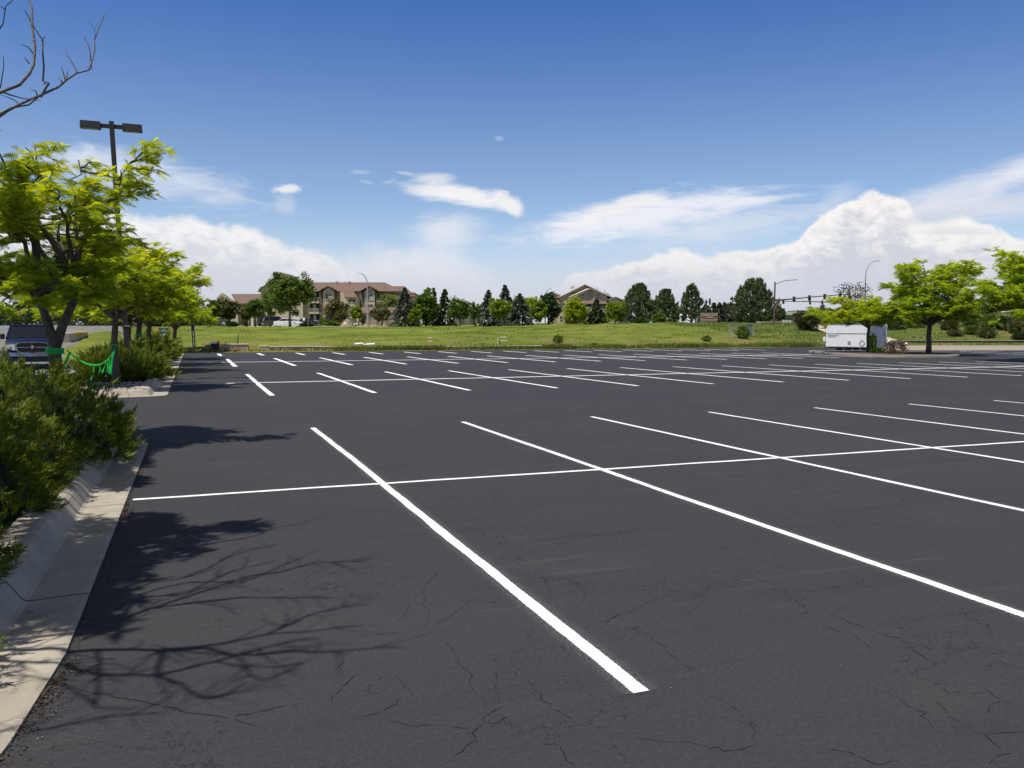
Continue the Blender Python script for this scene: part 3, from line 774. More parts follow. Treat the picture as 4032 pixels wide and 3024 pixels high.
# traced cracks in the sealcoat (strips following the photograph's cracks)
def crack(pts, w=0.006, seed=0):
    rng = random.Random(seed); P = [G(*p) for p in pts]; Q = []
    for a, b in zip(P, P[1:]):
        n = max(2, int((b - a).length / .035))
        for i in range(n): Q.append(a.lerp(b, i / n) + Vector((rng.gauss(0, .007), rng.gauss(0, .007), 0)))
    Q.append(P[-1]); vs = []; fs = []
    for i, p in enumerate(Q):
        d = (Q[min(i+1, len(Q)-1)] - Q[max(i-1, 0)]).normalized(); s = Vector((-d.y, d.x, 0)); ww = w * rng.uniform(.15, 1.0) * math.sin(math.pi * (i + .5) / len(Q)) ** .4
        if rng.random() < .12: ww *= .1
        vs += [(p.x + s.x*ww, p.y + s.y*ww, .0022), (p.x - s.x*ww, p.y - s.y*ww, .0022)]
    fs = [(2*i, 2*i+1, 2*i+3, 2*i+2) for i in range(len(Q)-1)]
    return vs, fs
def c5(x, y): return ((1400 + x / 1.58) / 1.8228, (2200 + y / 1.58) / 1.8228)      # zoomed crops -> working px
def c6(x, y): return ((2800 + x / 1.4756) / 1.8228, (1900 + y / 1.4756) / 1.8228)
def c4(x, y): return (x / 2.88, 1097.2 + y / 2.88)
CR = MB()
for i, (w, f, pl) in enumerate([
    (.008, c4, [(450,1115),(600,1155),(800,1190),(950,1220),(1080,1250),(1170,1272),(1300,1290),(1420,1310)]),
    (.011, c4, [(1420,1310),(1500,1285),(1600,1272),(1700,1245),(1850,1232)]), (.004, c4, [(1430,1318),(1560,1345),(1600,1350)]),
    (.006, c4, [(2060,1205),(2100,1140),(2170,1070),(2212,1045)]), (.004, c4, [(2100,1010),(2130,940),(2180,890)]),
    (.006, c5, [(620,1225),(680,1155),(745,1140),(735,1085),(790,1030),(800,985),(860,945),(925,910)]), (.005, c5, [(790,1030),(880,1025),(950,990),(975,1060)]),
    (.004, c5, [(745,1140),(690,1065),(560,1042),(370,1036),(190,1010)]), (.005, c5, [(750,845),(705,790),(725,735),(680,680),(640,650),(622,590),(580,540),(555,520)]),
    (.005, c5, [(895,890),(870,800),(880,700),(905,670),(860,630),(900,600)]), (.004, c5, [(430,412),(460,370),(455,320),(415,280),(425,215),(440,165),(520,70)]),
    (.004, c5, [(1050,735),(1100,790),(1145,840),(1150,880),(1230,930),(1350,1000)]), (.004, c5, [(1395,455),(1480,410),(1560,385),(1700,335),(1850,262),(1975,215)]),
    (.004, c5, [(1560,420),(1580,375),(1640,345)]), (.003, c5, [(1670,430),(1715,445)]), (.004, c5, [(1830,490),(1920,560),(1980,615),(2060,675),(2160,715)]),
    (.004, c5, [(1590,1105),(1610,1150),(1625,1195),(1665,1230),(1660,1280)]), (.005, c5, [(1180,1150),(1270,1160),(1300,1240),(1360,1285)]), (.003, c5, [(1590,1105),(1760,1120),(2100,1145),(2212,1185)]),
    (.004, c5, [(0,985),(60,988),(160,955),(250,910),(275,870)]), (.004, c5, [(55,835),(90,790),(180,740),(250,735),(310,790),(358,860)]), (.003, c5, [(60,835),(170,835)]),
    (.004, c5, [(0,490),(90,475),(270,458)]), (.003, c5, [(240,385),(300,365),(330,300),(380,245)]), (.003, c5, [(225,170),(270,130),(335,110),(375,125)]),
    (.003, c5, [(340,420),(390,450),(480,400),(600,370)]), (.003, c5, [(670,262),(780,262),(890,272)]), (.003, c5, [(500,410),(620,330),(720,260)]),
    (.004, c5, [(1160,70),(1170,120),(1210,180),(1200,220)]), (.003, c5, [(1300,120),(1400,160),(1440,185),(1500,172)]), (.003, c5, [(1180,250),(1320,215),(1400,190)]),
    (.006, c6, [(650,730),(710,770),(800,805),(900,845),(990,880),(1090,905),(1190,985),(1270,1040),(1400,1105),(1440,1115)]), (.004, c6, [(1190,985),(1150,1030),(1100,1040)]),
    (.005, c6, [(480,680),(570,740),(515,775)]), (.004, c6, [(610,810),(700,855),(830,885),(930,975),(925,1000)]), (.004, c6, [(430,620),(440,650)]),
    (.004, c6, [(960,1200),(1090,1260),(1220,1335),(1270,1410),(1320,1465)]), (.005, c6, [(1310,1270),(1390,1360),(1520,1440),(1600,1480),(1680,1550)]), (.004, c6, [(1580,1470),(1680,1450),(1818,1450)]),
    (.005, c6, [(1620,1650),(1650,1600),(1740,1575)]), (.004, c6, [(0,1240),(100,1290),(180,1360),(250,1430),(260,1500),(205,1550),(245,1630)]), (.006, c6, [(0,1545),(80,1555),(200,1550)]),
    (.004, c6, [(650,1555),(780,1560),(850,1590),(950,1640),(1100,1620)]), (.004, c6, [(1170,935),(1270,965),(1440,970)]), (.004, c6, [(1600,965),(1690,1000)]),
    (.003, c6, [(830,605),(880,560),(870,600),(1000,620)]), (.003, c6, [(740,220),(740,160),(640,95)]), (.003, c6, [(120,560),(210,580),(300,565)]), (.003, c6, [(1060,745),(1140,800),(1240,805)]),
    (.004, c6, [(1590,1200),(1680,1270),(1760,1290)]), (.004, c6, [(1605,1335),(1640,1285),(1680,1270)])]):
    v, fc = crack([f(*p) for p in pl], w * .72, i); CR.add(v, fc)
M['crack'] = mat('open_crack', (0.010, 0.009, 0.009), 1.0, var=0.1)
CR.build('crack', M['crack'], lot_empty)

# scattered pale grit and a few leaves on the lot
def litter():
    rng = np.random.default_rng(3); n = 420
    d = rng.uniform(2.2, 14, n) ; a = rng.uniform(-.62, .62, n)
    P = np.stack([d * np.sin(a + YAW), d * np.cos(a + YAW), np.full(n, .007)], 1); P = P[P[:, 0] > -.6]
    e = np.stack([-.66 + np.abs(rng.normal(0, .05, 260)), rng.uniform(3.4, 14, 260), np.full(260, .008)], 1); P = np.concatenate([P, e])
    n = len(P); D = unit(rng.normal(size=(n, 3)) * np.array([1, 1, .3])); S = unit(np.cross(D, rng.normal(0, .4, (n, 3)) + np.array([0, 0, 1])))
    L = rng.uniform(.003, .009, n); L[-260:] *= 1.5
    V, F, T = rhombs(P, D, S, L, L * .7, rng.uniform(0, 1, n))
    tag(mesh_np('grit', V, F, T, leaf_mat('grit_specks', (.07, .055, .045), (.42, .38, .33), 0)), 'loose grit and dry bits scattered over the dark asphalt', 'grit', kind='stuff')
litter()
def seam_dirt():
    rng = np.random.default_rng(31); Q = []
    for v0, sv, n in ((8.75, .28, 420), (4.55, .22, 380), (11.6, .5, 160), (6.6, .6, 160), (3.9, .3, 160)):
        q = np.stack([-.655 + np.abs(rng.normal(0, .045, n)) - .02, rng.normal(v0, sv, n), np.full(n, .006)], 1); Q.append(q)
    P = np.concatenate(Q); P[:, 0] -= np.where(P[:, 1] < 4.7, (4.8 - P[:, 1]) * .12, 0); P[:, 2] += rng.uniform(0, .014, len(P)); n = len(P)
    D = unit(rng.normal(size=(n, 3)) * np.array([1, 1, .4])); S = unit(np.cross(D, rng.normal(0, .5, (n, 3)) + np.array([0, 0, 1])))
    L = rng.uniform(.006, .022, n); V, F, T = rhombs(P, D, S, L, L * .6, rng.uniform(0, 1, n))
    tag(mesh_np('seam_dirt', V, F, T, leaf_mat('crumbled_dirt', (.045, .032, .022), (.20, .15, .11), 0)), 'crumbs of brown dirt and dry needles along the gutter seam', 'dirt', kind='stuff')
seam_dirt()

# kerbs: profile swept along a path; profile (offset to the left of travel, z)
def sweep(name, path, prof, m, parent=None, closed=False):
    P = [Vector((p[0], p[1], 0)) for p in path]; n = len(P); vs = []; fs = []; k = len(prof)
    for i, p in enumerate(P):
        a = P[i-1] if (i or closed) else p; b = P[(i+1) % n] if (i < n-1 or closed) else p
        d1 = (p - a).normalized() if (p - a).length > 1e-6 else (b - p).normalized()
        d2 = (b - p).normalized() if (b - p).length > 1e-6 else d1
        d = (d1 + d2).normalized(); s = Vector((-d.y, d.x, 0)); c = max(.35, d.dot(d1))
        zb = p_z[i] if (p_z := getattr(sweep, 'z', None)) else 0
        for o, z in prof: vs.append((p.x + s.x * o / c, p.y + s.y * o / c, z + zb))
    m_ = n if closed else n - 1
    for i in range(m_):
        j = (i + 1) % n
        fs += [(i*k+q, j*k+q, j*k+q+1, i*k+q+1) for q in range(k-1)]
    if not closed: fs += [tuple(range(k)), tuple(range((n-1)*k+k-1, (n-1)*k-1, -1))]
    mb = MB(); mb.add(vs, fs); return mb.build(name, m, parent)
GP = [(0, -.02), (0, .014), (.03, .018), (.35, .006), (.38, .018), (.43, .085), (.465, .135), (.50, .162), (.54, .172), (.70, .172), (.74, .160), (.75, -.02)]
def arc(cx, cy, r, a0, a1, n=7): return [(cx + r * math.cos(R(a0 + (a1 - a0) * i / n)), cy + r * math.sin(R(a0 + (a1 - a0) * i / n))) for i in range(n + 1)]

gv, gf = crack([(-10, 1640), (40, 1571), (95, 1501), (130, 1451), (150, 1396), (185, 1311), (215, 1221), (250, 1151), (271, 1100), (301, 1020), (324, 968)], .011, 77)
MB().add(gv, gf).build('gutter_gap', M['crack'], lot_empty)
kb = empty('planting_strip', (0, 0, 0)); tag(kb, kind='structure')
near = [(-1.5, 1.2), (-.95, 2.6), (-.76, 4.0), (-.68, 5.0)] + [(-.68, v) for v in (7, 9, 11, 13)] + arc(-1.18, 13.9, .5, 0, 78, 5) + [(-1.7, 14.5), (-3.2, 14.6), (-4.3, 14.3)]
sweep('kerb_and_gutter', near, GP, M['kerb'], kb)
far_ = [(-4.4, 24.6), (-3.2, 24.0), (-2.0, 23.7)] + [(-1.45, 23.75)] + arc(-1.2, 24.3, .52, -60, 0, 5) + [(-.68, v) for v in (27, 31, 36, 42, 50, 58, 64)] + arc(-1.3, 65.2, .62, 0, 90, 5) + [(-3.0, 65.9), (-4.3, 65.6)]
sweep('kerb_and_gutter', far_, GP, M['kerb'], kb)
for v0, v1 in ((2, 14.2), (24.6, 65.4)):
    sweep('rear_kerb', [(-4.35, v1), (-4.35, v0)], [(0, -.02), (0, .02), (.03, .15), (.14, .155), (.15, -.02)], M['kerb'], kb)
tag(sheet('planter_bed', [(-4.25, 1.5), (-1.36, 1.5), (-1.36, 14.0), (-4.25, 14.0)], .11, M['mulch']), kind='structure')
tag(sheet('planter_bed', [(-4.25, 24.5), (-1.37, 24.4), (-1.37, 65.2), (-4.25, 65.2)], .11, M['mulch']), kind='structure')

def rocks(name, label, box_, n, s, seed, parent=None, z=.11, poly=None):
    rng = np.random.default_rng(seed); V = []; F = []; T = []
    ico = np.array([(0,0,1),(.9,0,.35),(.28,.85,.35),(-.72,.53,.35),(-.72,-.53,.35),(.28,-.85,.35),(0,0,-.5)], float)
    tri = np.array([(0,1,2),(0,2,3),(0,3,4),(0,4,5),(0,5,1),(6,2,1),(6,3,2),(6,4,3),(6,5,4),(6,1,5)])
    for i in range(n):
        c = np.array([rng.uniform(box_[0], box_[1]), rng.uniform(box_[2], box_[3]), z]); sc = s * rng.uniform(.5, 1.4)
        a = rng.uniform(0, 6.28); Rm = np.array([[math.cos(a), -math.sin(a), 0], [math.sin(a), math.cos(a), 0], [0, 0, 1]])
        v = (ico * rng.uniform(.75, 1.25, ico.shape) * np.array([1.2, .85, .6]) * sc) @ Rm.T + c + np.array([0, 0, .3 * sc])
        F.append(tri + 7 * i); V.append(v); T.append(np.full(7, rng.uniform()))
    o = mesh_np(name, np.concatenate(V), np.concatenate(F), np.concatenate(T), leaf_mat(name + '_stone', (.24, .18, .155), (.55, .47, .41), 0, .85))
    return tag(o, label, 'rocks', kind='stuff')
rocks('river_rocks', 'bed of pinkish river rocks at the nose of the second planter', (-3.9, -1.42, 24.5, 28.4), 900, .05, 4)
rocks('river_rocks', 'sparse pale rocks showing under the near junipers', (-2.2, -1.42, 3.5, 13.8), 260, .035, 8)
st = MB(); st.box((0, 0, .012), (.05, .035, .024), .4, bev=.012)
stn = st.build('pebble', M['rock'], loc=G(65, 1320, .015)); tag(stn, 'small pale pebble lying on the shaded near kerb', 'pebble')

# drive on the left with its yellow-edged walk, and the lane and path on the right
def ribbon(name, left, right, m, dz=.03, kind='structure', n=1, label=None):
    mb = MB(); vs = []
    for a, b in zip(left, right):
        for q in range(n + 1):
            p = Vector(a[:2] + (0,) if len(a) == 2 else a).lerp(Vector(b[:2] + (0,) if len(b) == 2 else b), q / n)
            vs.append((p.x, p.y, max(Hf(p.x, p.y), 0) + dz))
    fs = [(i*(n+1)+q, i*(n+1)+q+1, (i+1)*(n+1)+q+1, (i+1)*(n+1)+q) for i in range(len(left)-1) for q in range(n)]
    return tag(mb.add(vs, fs).build(name, m), kind=kind)
ribbon('drive', [(-21, v) for v in np.arange(-20, 136, 1.5)], [(-4.36 if v < 66 else -4.36 - (v - 66) * .10, v) for v in np.arange(-20, 136, 1.5)], M['old_asphalt'], .05, n=6)
ribbon('street', [(u, 136 - u * .3) for u in np.arange(-60, 20, 4.0)], [(u, 124 - u * .3) for u in np.arange(-60, 20, 4.0)], M['walk'], .06, n=4)
# pale concrete apron in front of the apartments (seen just over the crest)
ribbon('apron', [tuple(at(s, 176)[:2]) for s in np.linspace(930, 1560, 14)], [tuple(at(s, 141)[:2]) for s in np.linspace(930, 1560, 14)], M['walk'], .05, n=8)
M['yellow'] = mat('yellow_kerb_paint', (0.62, 0.46, 0.03), 0.7, var=.12, vs=8)
def yellow_walk():
    P = [hit(60, 725), hit(150, 723), hit(180, 723), hit(187, 727), hit(163, 738), hit(150, 742), hit(60, 742)]
    z = max(p.z for p in P) + .02
    mb = MB(); mb.prism([(p.x, p.y) for p in P][::-1], z - .5, z + .12); o = mb.build('concrete_walk', M['walk']); tag(o, kind='structure')
    mb = MB(); q = [P[2], P[3], P[4]]
    mb.tube([(p.x, p.y, z + .10) for p in q], .11, 6); mb.build('yellow_kerb', M['yellow'], o)
    q2 = [hit(150, 726), hit(183, 725), hit(196, 729), hit(170, 741)]
yellow_walk()

# right side: pale lane, kerb band, path
LN = [tuple(G(x, 757)[:2]) for x in (1868, 1960, 2060, 2160, 2330)]; LF = [tuple(G(x, 746.5)[:2]) for x in (1868, 1960, 2060, 2160, 2330)]
M['lane'] = concrete_mat('tan_lane_concrete', (0.30, 0.25, 0.19), (0.36, 0.30, 0.23), stain=.2)
ribbon('lane', LF, LN, M['lane'], .012, n=1)
sweep.z = None
wall_pts = [tuple(G(x, 745.2)[:2]) for x in (1925, 1985, 2060, 2140, 2260, 2400)]
rw = MB()
for a, b in zip(wall_pts, wall_pts[1:]):
    A_, B_ = Vector((*a, 0)), Vector((*b, 0)); d = B_ - A_
    rw.box(((A_.x+B_.x)/2, (A_.y+B_.y)/2, .22), (d.length + .05, .35, .5), math.atan2(d.y, d.x))
M['dark_edge'] = mat('dark_brown_edge', (.075, .060, .042), .95, var=.4, vs=3)  # dark brown face below the paler coping
rwo = rw.build('retaining_edge', M['dark_edge'])
rc = MB()
for a, b in zip(wall_pts, wall_pts[1:]):
    A_, B_ = Vector((*a, 0)), Vector((*b, 0)); d = B_ - A_
    rc.box(((A_.x+B_.x)/2, (A_.y+B_.y)/2, .50), (d.length + .05, .42, .07), math.atan2(d.y, d.x))
rc.build('coping', M['timber'], rwo)
tag(rwo, 'low dark brown retaining edge along the foot of the right embankment', 'retaining wall')

# end islands with kerb, seen on the right
def island(name_pts, label, seed):
    pts = name_pts; o = MB(); o.prism(pts, -.02, .13); inner = [Vector((p[0], p[1])) for p in pts]; c = sum(inner, Vector((0, 0))) / len(inner)
    e = o.build('kerbed_island', M['kerb']); tag(e, kind='structure')
    ii = [tuple(c + (p - c) * .90) for p in inner]
    s = MB(); s.prism(ii, .10, .136); s.build('mulch_bed', M['mulch'], e); return e
def rnd(poly, r=.8, n=4):
    out = []
    for i, p in enumerate(poly):
        a = Vector(poly[i-1]); b = Vector(poly[(i+1) % len(poly)]); p = Vector(p)
        p0 = p + (a - p).normalized() * r; p1 = p + (b - p).normalized() * r
        for k in range(n + 1): t = k / n; out.append(tuple((1-t)**2 * p0 + 2*t*(1-t) * p + t*t * p1))
    return out
island(rnd([(40.6, 41.0), (45.2, 40.0), (48.6, 43.2), (49.2, 52.6), (44.2, 53.2), (41.3, 46.0)], 1.0), '', 1)
island(rnd([(40.8, 32.2), (46.2, 33.2), (46.2, 23.5), (40.6, 23.2)][::-1], 1.0), '', 2)

# ================================================================== THE PLANTING STRIP ON THE LEFT
GRP_L = 'honey locust trees along the planting strip'
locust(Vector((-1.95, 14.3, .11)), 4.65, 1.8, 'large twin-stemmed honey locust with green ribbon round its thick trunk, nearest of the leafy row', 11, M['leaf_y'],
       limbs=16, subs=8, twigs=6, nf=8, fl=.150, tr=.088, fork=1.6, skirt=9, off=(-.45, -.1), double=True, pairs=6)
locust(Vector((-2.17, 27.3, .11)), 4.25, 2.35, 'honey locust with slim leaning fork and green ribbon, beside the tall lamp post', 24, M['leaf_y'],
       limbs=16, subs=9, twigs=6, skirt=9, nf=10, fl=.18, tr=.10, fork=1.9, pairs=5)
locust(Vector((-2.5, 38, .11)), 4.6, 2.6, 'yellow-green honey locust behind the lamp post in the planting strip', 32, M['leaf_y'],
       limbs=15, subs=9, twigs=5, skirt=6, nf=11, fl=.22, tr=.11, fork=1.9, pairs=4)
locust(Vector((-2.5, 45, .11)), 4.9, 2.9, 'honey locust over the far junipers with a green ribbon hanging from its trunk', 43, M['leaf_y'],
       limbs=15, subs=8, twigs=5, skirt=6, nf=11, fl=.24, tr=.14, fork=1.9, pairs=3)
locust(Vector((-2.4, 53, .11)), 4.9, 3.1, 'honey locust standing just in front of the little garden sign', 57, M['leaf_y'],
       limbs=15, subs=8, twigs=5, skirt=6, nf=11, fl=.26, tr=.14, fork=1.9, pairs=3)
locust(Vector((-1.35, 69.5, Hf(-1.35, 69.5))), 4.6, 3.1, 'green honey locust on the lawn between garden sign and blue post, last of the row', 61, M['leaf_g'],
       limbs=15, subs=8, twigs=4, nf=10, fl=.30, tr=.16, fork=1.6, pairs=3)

# --- the nearly bare tree whose limbs reach in at the top left and whose shadow lies on the lot
def bare_tree():
    t = empty('bare_locust_tree', (-3.05, 5.1, .11), 0, 'half-bare locust whose leafless limbs reach into the top left corner of the sky', 'tree')
    B = Vector((-3.05, 5.1, .11)); w = MB(); rng = random.Random(77)
    fork = Vector((-3.0, 5.1, 2.35))
    w.tube([B - Vector((0, 0, .2)), B.lerp(fork, .4) + Vector((.03, .02, 0)), fork], [.13, .105, .09], 12)
    def lift(p, zadd=0.0, zmin=0.0):
        g = G(*p); z = max(zmin, 2.5 + .78 * (g.x + 2.2)) + zadd
        return Vector((g.x - SH * z, g.y - SV * z, z))
    def limb(pts, r0, r1, twig=True, den=1.0, curved=True):
        Q = [pts[0]]
        for a, b in zip(pts, pts[1:]):
            n = max(1, int((b - a).length / .12))
            for i in range(1, n + 1): Q.append(a.lerp(b, i / n) + Vector([rng.gauss(0, .009) for _ in range(3)]))
        m = len(Q); rad = [r0 + (r1 - r0) * (i / (m - 1)) ** .8 for i in range(m)]
        w.tube(Q, rad, 7, cap=False)
        if twig:
            L = sum((b - a).length for a, b in zip(Q, Q[1:]))
            for k in range(int(L * 2.1 * den)):
                i = rng.randrange(m // 5, m - 1); d = (Q[i+1] - Q[i]).normalized()
                s = Vector([rng.gauss(0, 1) for _ in range(3)]).normalized()
                tl = rng.uniform(.12, .55); q = [Q[i]]; dd = (d * .9 + s * .75).normalized()
                for j in range(4): dd = (dd + Vector([rng.gauss(0, .22) for _ in range(3)])).normalized(); q.append(q[-1] + dd * tl / 4)
                r = min(rad[i] * .6, .009); w.tube(q, [r, r * .8, r * .6, r * .45, .0012], 4, cap=False)
                if rng.random() < .5:
                    d2 = (dd + Vector([rng.gauss(0, .8) for _ in range(3)])).normalized(); w.tube([q[2], q[2] + d2 * tl * .4], [r * .5, .001], 3, cap=False)
    A = [(430,895),(620,882),(1000,880),(1300,872),(1460,915),(1800,905),(2212,885),(2500,860)]
    Bq = [(430,800),(620,777),(760,700),(960,620),(1200,590),(1480,560),(2050,560)]
    Cq = [(960,620),(1150,560),(1400,470),(1580,420),(1740,400),(1950,340),(2300,328)]
    Dq = [(400,985),(600,1040),(970,1040),(1100,1100),(1260,1180),(1400,1170),(1540,1080)]
    Eq = [(970,1040),(1120,1000),(1320,955),(1480,920),(1700,850),(2000,800)]
    Fq = [(1320,955),(1500,990),(1700,990),(1900,955)]
    Gq = [(1480,930),(1560,1040),(1640,1075),(1720,1050),(1890,960)]
    Hq = [(1000,880),(1400,840),(1640,790),(1750,740),(1900,670),(2250,595)]
    Iq = [(1640,790),(1900,770),(2250,735)]
    Jq = [(700,520),(850,500),(960,465),(1130,440),(1300,370),(1430,300),(1560,260),(1720,230)]
    Kq = [(850,545),(1000,500),(1180,460),(1300,460),(1500,470),(1900,300)]
    Lq = [(0,1410),(300,1370),(600,1310),(980,1275)]
    Nq = [(600,885),(625,960),(618,1040),(608,1140),(600,1240)]
    Pq = [(1000,885),(970,960),(975,1030),(1080,1100)]
    Qq = [(380,1100),(500,1170),(620,1240),(820,1260)]
    Uq = [(760,700),(860,560),(1160,540),(1420,400),(1700,330)]
    for pl, r0, r1, st in ((A, .045, .006, fork), (Bq, .038, .004, fork), (Cq, .018, .004, None), (Dq, .032, .005, fork), (Eq, .018, .004, None), (Fq, .010, .003, None),
                           (Gq, .010, .003, None), (Hq, .020, .004, None), (Iq, .010, .003, None), (Jq, .022, .003, fork), (Kq, .014, .003, None), (Lq, .018, .004, fork), (Nq, .012, .004, None),
                           (Pq, .014, .004, None), (Qq, .014, .003, fork), (Uq, .014, .003, None)):
        pts = [lift(c4(*p)) for p in pl]
        if st is not None: pts = [st, st.lerp(pts[0], .5) + Vector((0, 0, .15))] + pts
        limb(pts, r0 * .95, max(.0075, r1 * 1.3), den=5.0)
    # limbs in view, traced at their own distance
    def V(p, d):
        px, py = p[0] / 3.3596, p[1] / 3.3596; x, y, z = cdir(px, py); f = Vector((x, y, z)); k = d / (f.dot(FW)); return Vector((0, 0, CH)) + f * k
    a0 = fork + Vector((-.05, .1, -.1)); pre = [fork, V((-900, 1250), 5.2), V((-400, 1010), 5.7)]
    v1 = pre + [V(p, 6.1 + i * .05) for i, p in enumerate([(0,850),(150,765),(295,705),(410,645),(480,590),(560,525),(640,485),(690,380),(712,290),(715,180),(742,100)])]
    limb(v1, .030, .0035, den=.5)
    v1b = [V(p, 6.25) for p in [(-60,880),(30,822),(100,782),(200,742),(300,706)]]; limb(v1b, .012, .004, False)
    limb([V((-400, 900), 5.6)] + [V(p, 5.9 + i * .04) for i, p in enumerate([(0,670),(130,625),(200,530),(215,460),(255,350),(235,210),(220,60),(190,0),(150,-120)])], .015, .006, den=.35)
    limb([V(p, 6.2) for p in [(295,705),(350,620),(320,580),(310,480),(285,380),(300,295),(245,190),(225,120)]], .009, .004, den=.35)
    for pl in [[(560,525),(520,450),(490,390),(465,360)], [(475,590),(462,530),(440,485)], [(480,580),(490,510)], [(655,440),(650,390),(640,340),(625,265)], [(640,490),(678,495),(680,440)],
               [(150,765),(90,715),(0,680)], [(0,640),(5,600),(35,480),(20,405)], [(212,460),(165,410)], [(250,400),(210,350),(175,335)], [(225,150),(170,75)],
               [(-60,300),(0,170),(40,70),(105,0),(160,-60)], [(40,70),(10,40)], [(300,295),(320,255)], [(236,490),(240,450)], [(270,690),(250,665),(225,650)], [(350,620),(358,618)], [(455,600),(440,570),(415,570)], [(330,600),(310,610)]]:
        limb([V(p, 6.25) for p in pl], .0055, .0022, False)
    tr_ = w.build('trunk', M['bark_light'], t, smooth=True, base=B)
    # leafy sprays overhead that throw the dense shade beside the kerb
    nr = np.random.default_rng(9); P = []
    for cx, cy, rx, ry, n in ((300,1155,85,42,400), (395,1175,55,30,170), (440,1145,60,9,80), (520,1134,50,7,70), (540,1144,30,5,30), (265,1225,62,38,210), (235,1290,60,34,150), (215,1340,50,25,100), (288,982,34,26,800), (262,1034,46,24,900), (225,1035,50,24,500), (160,1180,90,55,700), (110,1290,90,50,420), (335,1130,55,22,300), (150,1240,80,60,500), (60,1330,80,50,220)):
        c = 26
        cen = nr.normal(0, .5, (c, 2)).clip(-1, 1)
        for k in range(n):
            q = cen[nr.integers(c)] + nr.normal(0, .13, 2); a, b = cx + q[0] * rx, cy + q[1] * ry
            g = G(a, b); z = nr.uniform(4.55, 5.0); P.append((g.x - SH * z, g.y - SV * z, z))
    P = np.array(P); n = len(P); D = unit(nr.normal(size=(n, 3)) * np.array([1, 1, .35])); S = unit(np.cross(D, nr.normal(0, .4, (n, 3)) + np.array([0, 0, 1.])))
    Vv, F, T = fronds(P, D, S, nr.uniform(.11, .19, n), nr.uniform(0, 1, n), pairs=5)
    mesh_np('crown', Vv, F, T, M['leaf_y'], t, base=B)
bare_tree()

# --- junipers
def juniper(c, r, ry, h, label, seed, n=9000, L=.12, group='junipers in the planting strip', core=.86, sq=0.0):
    rng = np.random.default_rng(seed); t = empty('juniper_shrub', (c[0], c[1], .11), 0, label, 'shrub', group)
    def surf(az, f, el):   # radius factor
        return 1 + .10 * np.sin(az * 3 + seed) + .07 * np.sin(az * 7 + el * 5 + seed * 2) + .05 * np.sin(az * 11 - el * 9)
    # plumes: main shoots, each carrying many sprays
    m = int(n / 16); az = rng.uniform(0, 2 * np.pi, m); el = np.arcsin(rng.uniform(-.1, 1, m)); f = rng.uniform(.80, 1.04, m)
    R_ = surf(az, f, el) * (1 - sq + sq / (np.cos(az) ** 4 + np.sin(az) ** 4) ** .25)
    base = np.stack([np.cos(az) * np.cos(el) * r, np.sin(az) * np.cos(el) * ry, np.sin(el) * h], 1) * (R_ * f)[:, None]
    base[:, 2] = np.maximum(base[:, 2], .05)
    out = unit(np.stack([np.cos(az) * np.cos(el), np.sin(az) * np.cos(el), np.sin(el) * .9 + .55], 1) + rng.normal(0, .28, (m, 3)))
    idx = np.repeat(np.arange(m), 16); k = rng.uniform(-.5, 1, len(idx)); pl = rng.uniform(.11, .24, m) * (L / .12)
    P = base[idx] + out[idx] * (k * pl[idx])[:, None] + rng.normal(0, .036, (len(idx), 3)) * (1.15 - k)[:, None] * (L / .12)
    D = unit(out[idx] + rng.normal(0, .42, (len(idx), 3))); S = unit(np.cross(D, rng.normal(size=(len(idx), 3))))
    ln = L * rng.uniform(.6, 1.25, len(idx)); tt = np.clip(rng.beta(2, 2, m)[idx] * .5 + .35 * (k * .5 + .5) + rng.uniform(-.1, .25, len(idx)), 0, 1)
    V, F, T = fronds(P, D, S, ln, tt, pairs=4, lw=.30, ll=.34, droop=-.05)
    mesh_np('foliage', V, F, T, M['juniper'], t)
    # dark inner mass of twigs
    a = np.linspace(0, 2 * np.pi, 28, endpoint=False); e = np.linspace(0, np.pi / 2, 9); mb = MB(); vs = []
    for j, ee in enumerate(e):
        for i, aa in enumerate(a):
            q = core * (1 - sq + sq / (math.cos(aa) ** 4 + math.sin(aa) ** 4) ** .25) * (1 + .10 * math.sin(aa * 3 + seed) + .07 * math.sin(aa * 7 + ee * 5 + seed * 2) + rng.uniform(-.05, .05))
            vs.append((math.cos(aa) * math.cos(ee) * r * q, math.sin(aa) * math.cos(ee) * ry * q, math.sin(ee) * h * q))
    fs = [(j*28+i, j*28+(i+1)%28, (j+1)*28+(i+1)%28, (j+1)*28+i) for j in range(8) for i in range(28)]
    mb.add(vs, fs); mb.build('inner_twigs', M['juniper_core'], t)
    return t
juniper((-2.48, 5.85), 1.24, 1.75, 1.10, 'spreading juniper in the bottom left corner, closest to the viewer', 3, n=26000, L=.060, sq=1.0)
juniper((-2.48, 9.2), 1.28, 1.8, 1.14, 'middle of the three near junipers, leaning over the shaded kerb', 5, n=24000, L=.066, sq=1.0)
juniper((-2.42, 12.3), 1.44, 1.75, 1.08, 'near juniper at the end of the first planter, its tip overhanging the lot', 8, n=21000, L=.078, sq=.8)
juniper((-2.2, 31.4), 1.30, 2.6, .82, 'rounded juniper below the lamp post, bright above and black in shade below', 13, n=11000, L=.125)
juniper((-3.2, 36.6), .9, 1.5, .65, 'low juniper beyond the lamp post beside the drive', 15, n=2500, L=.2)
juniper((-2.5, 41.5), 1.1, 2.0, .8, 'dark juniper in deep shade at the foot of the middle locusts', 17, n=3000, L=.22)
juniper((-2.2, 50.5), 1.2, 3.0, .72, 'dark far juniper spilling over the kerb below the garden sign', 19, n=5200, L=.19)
juniper((-2.4, 59.5), 1.3, 3.2, 1.0, 'last juniper of the strip before the lawn', 21, n=2500, L=.26)

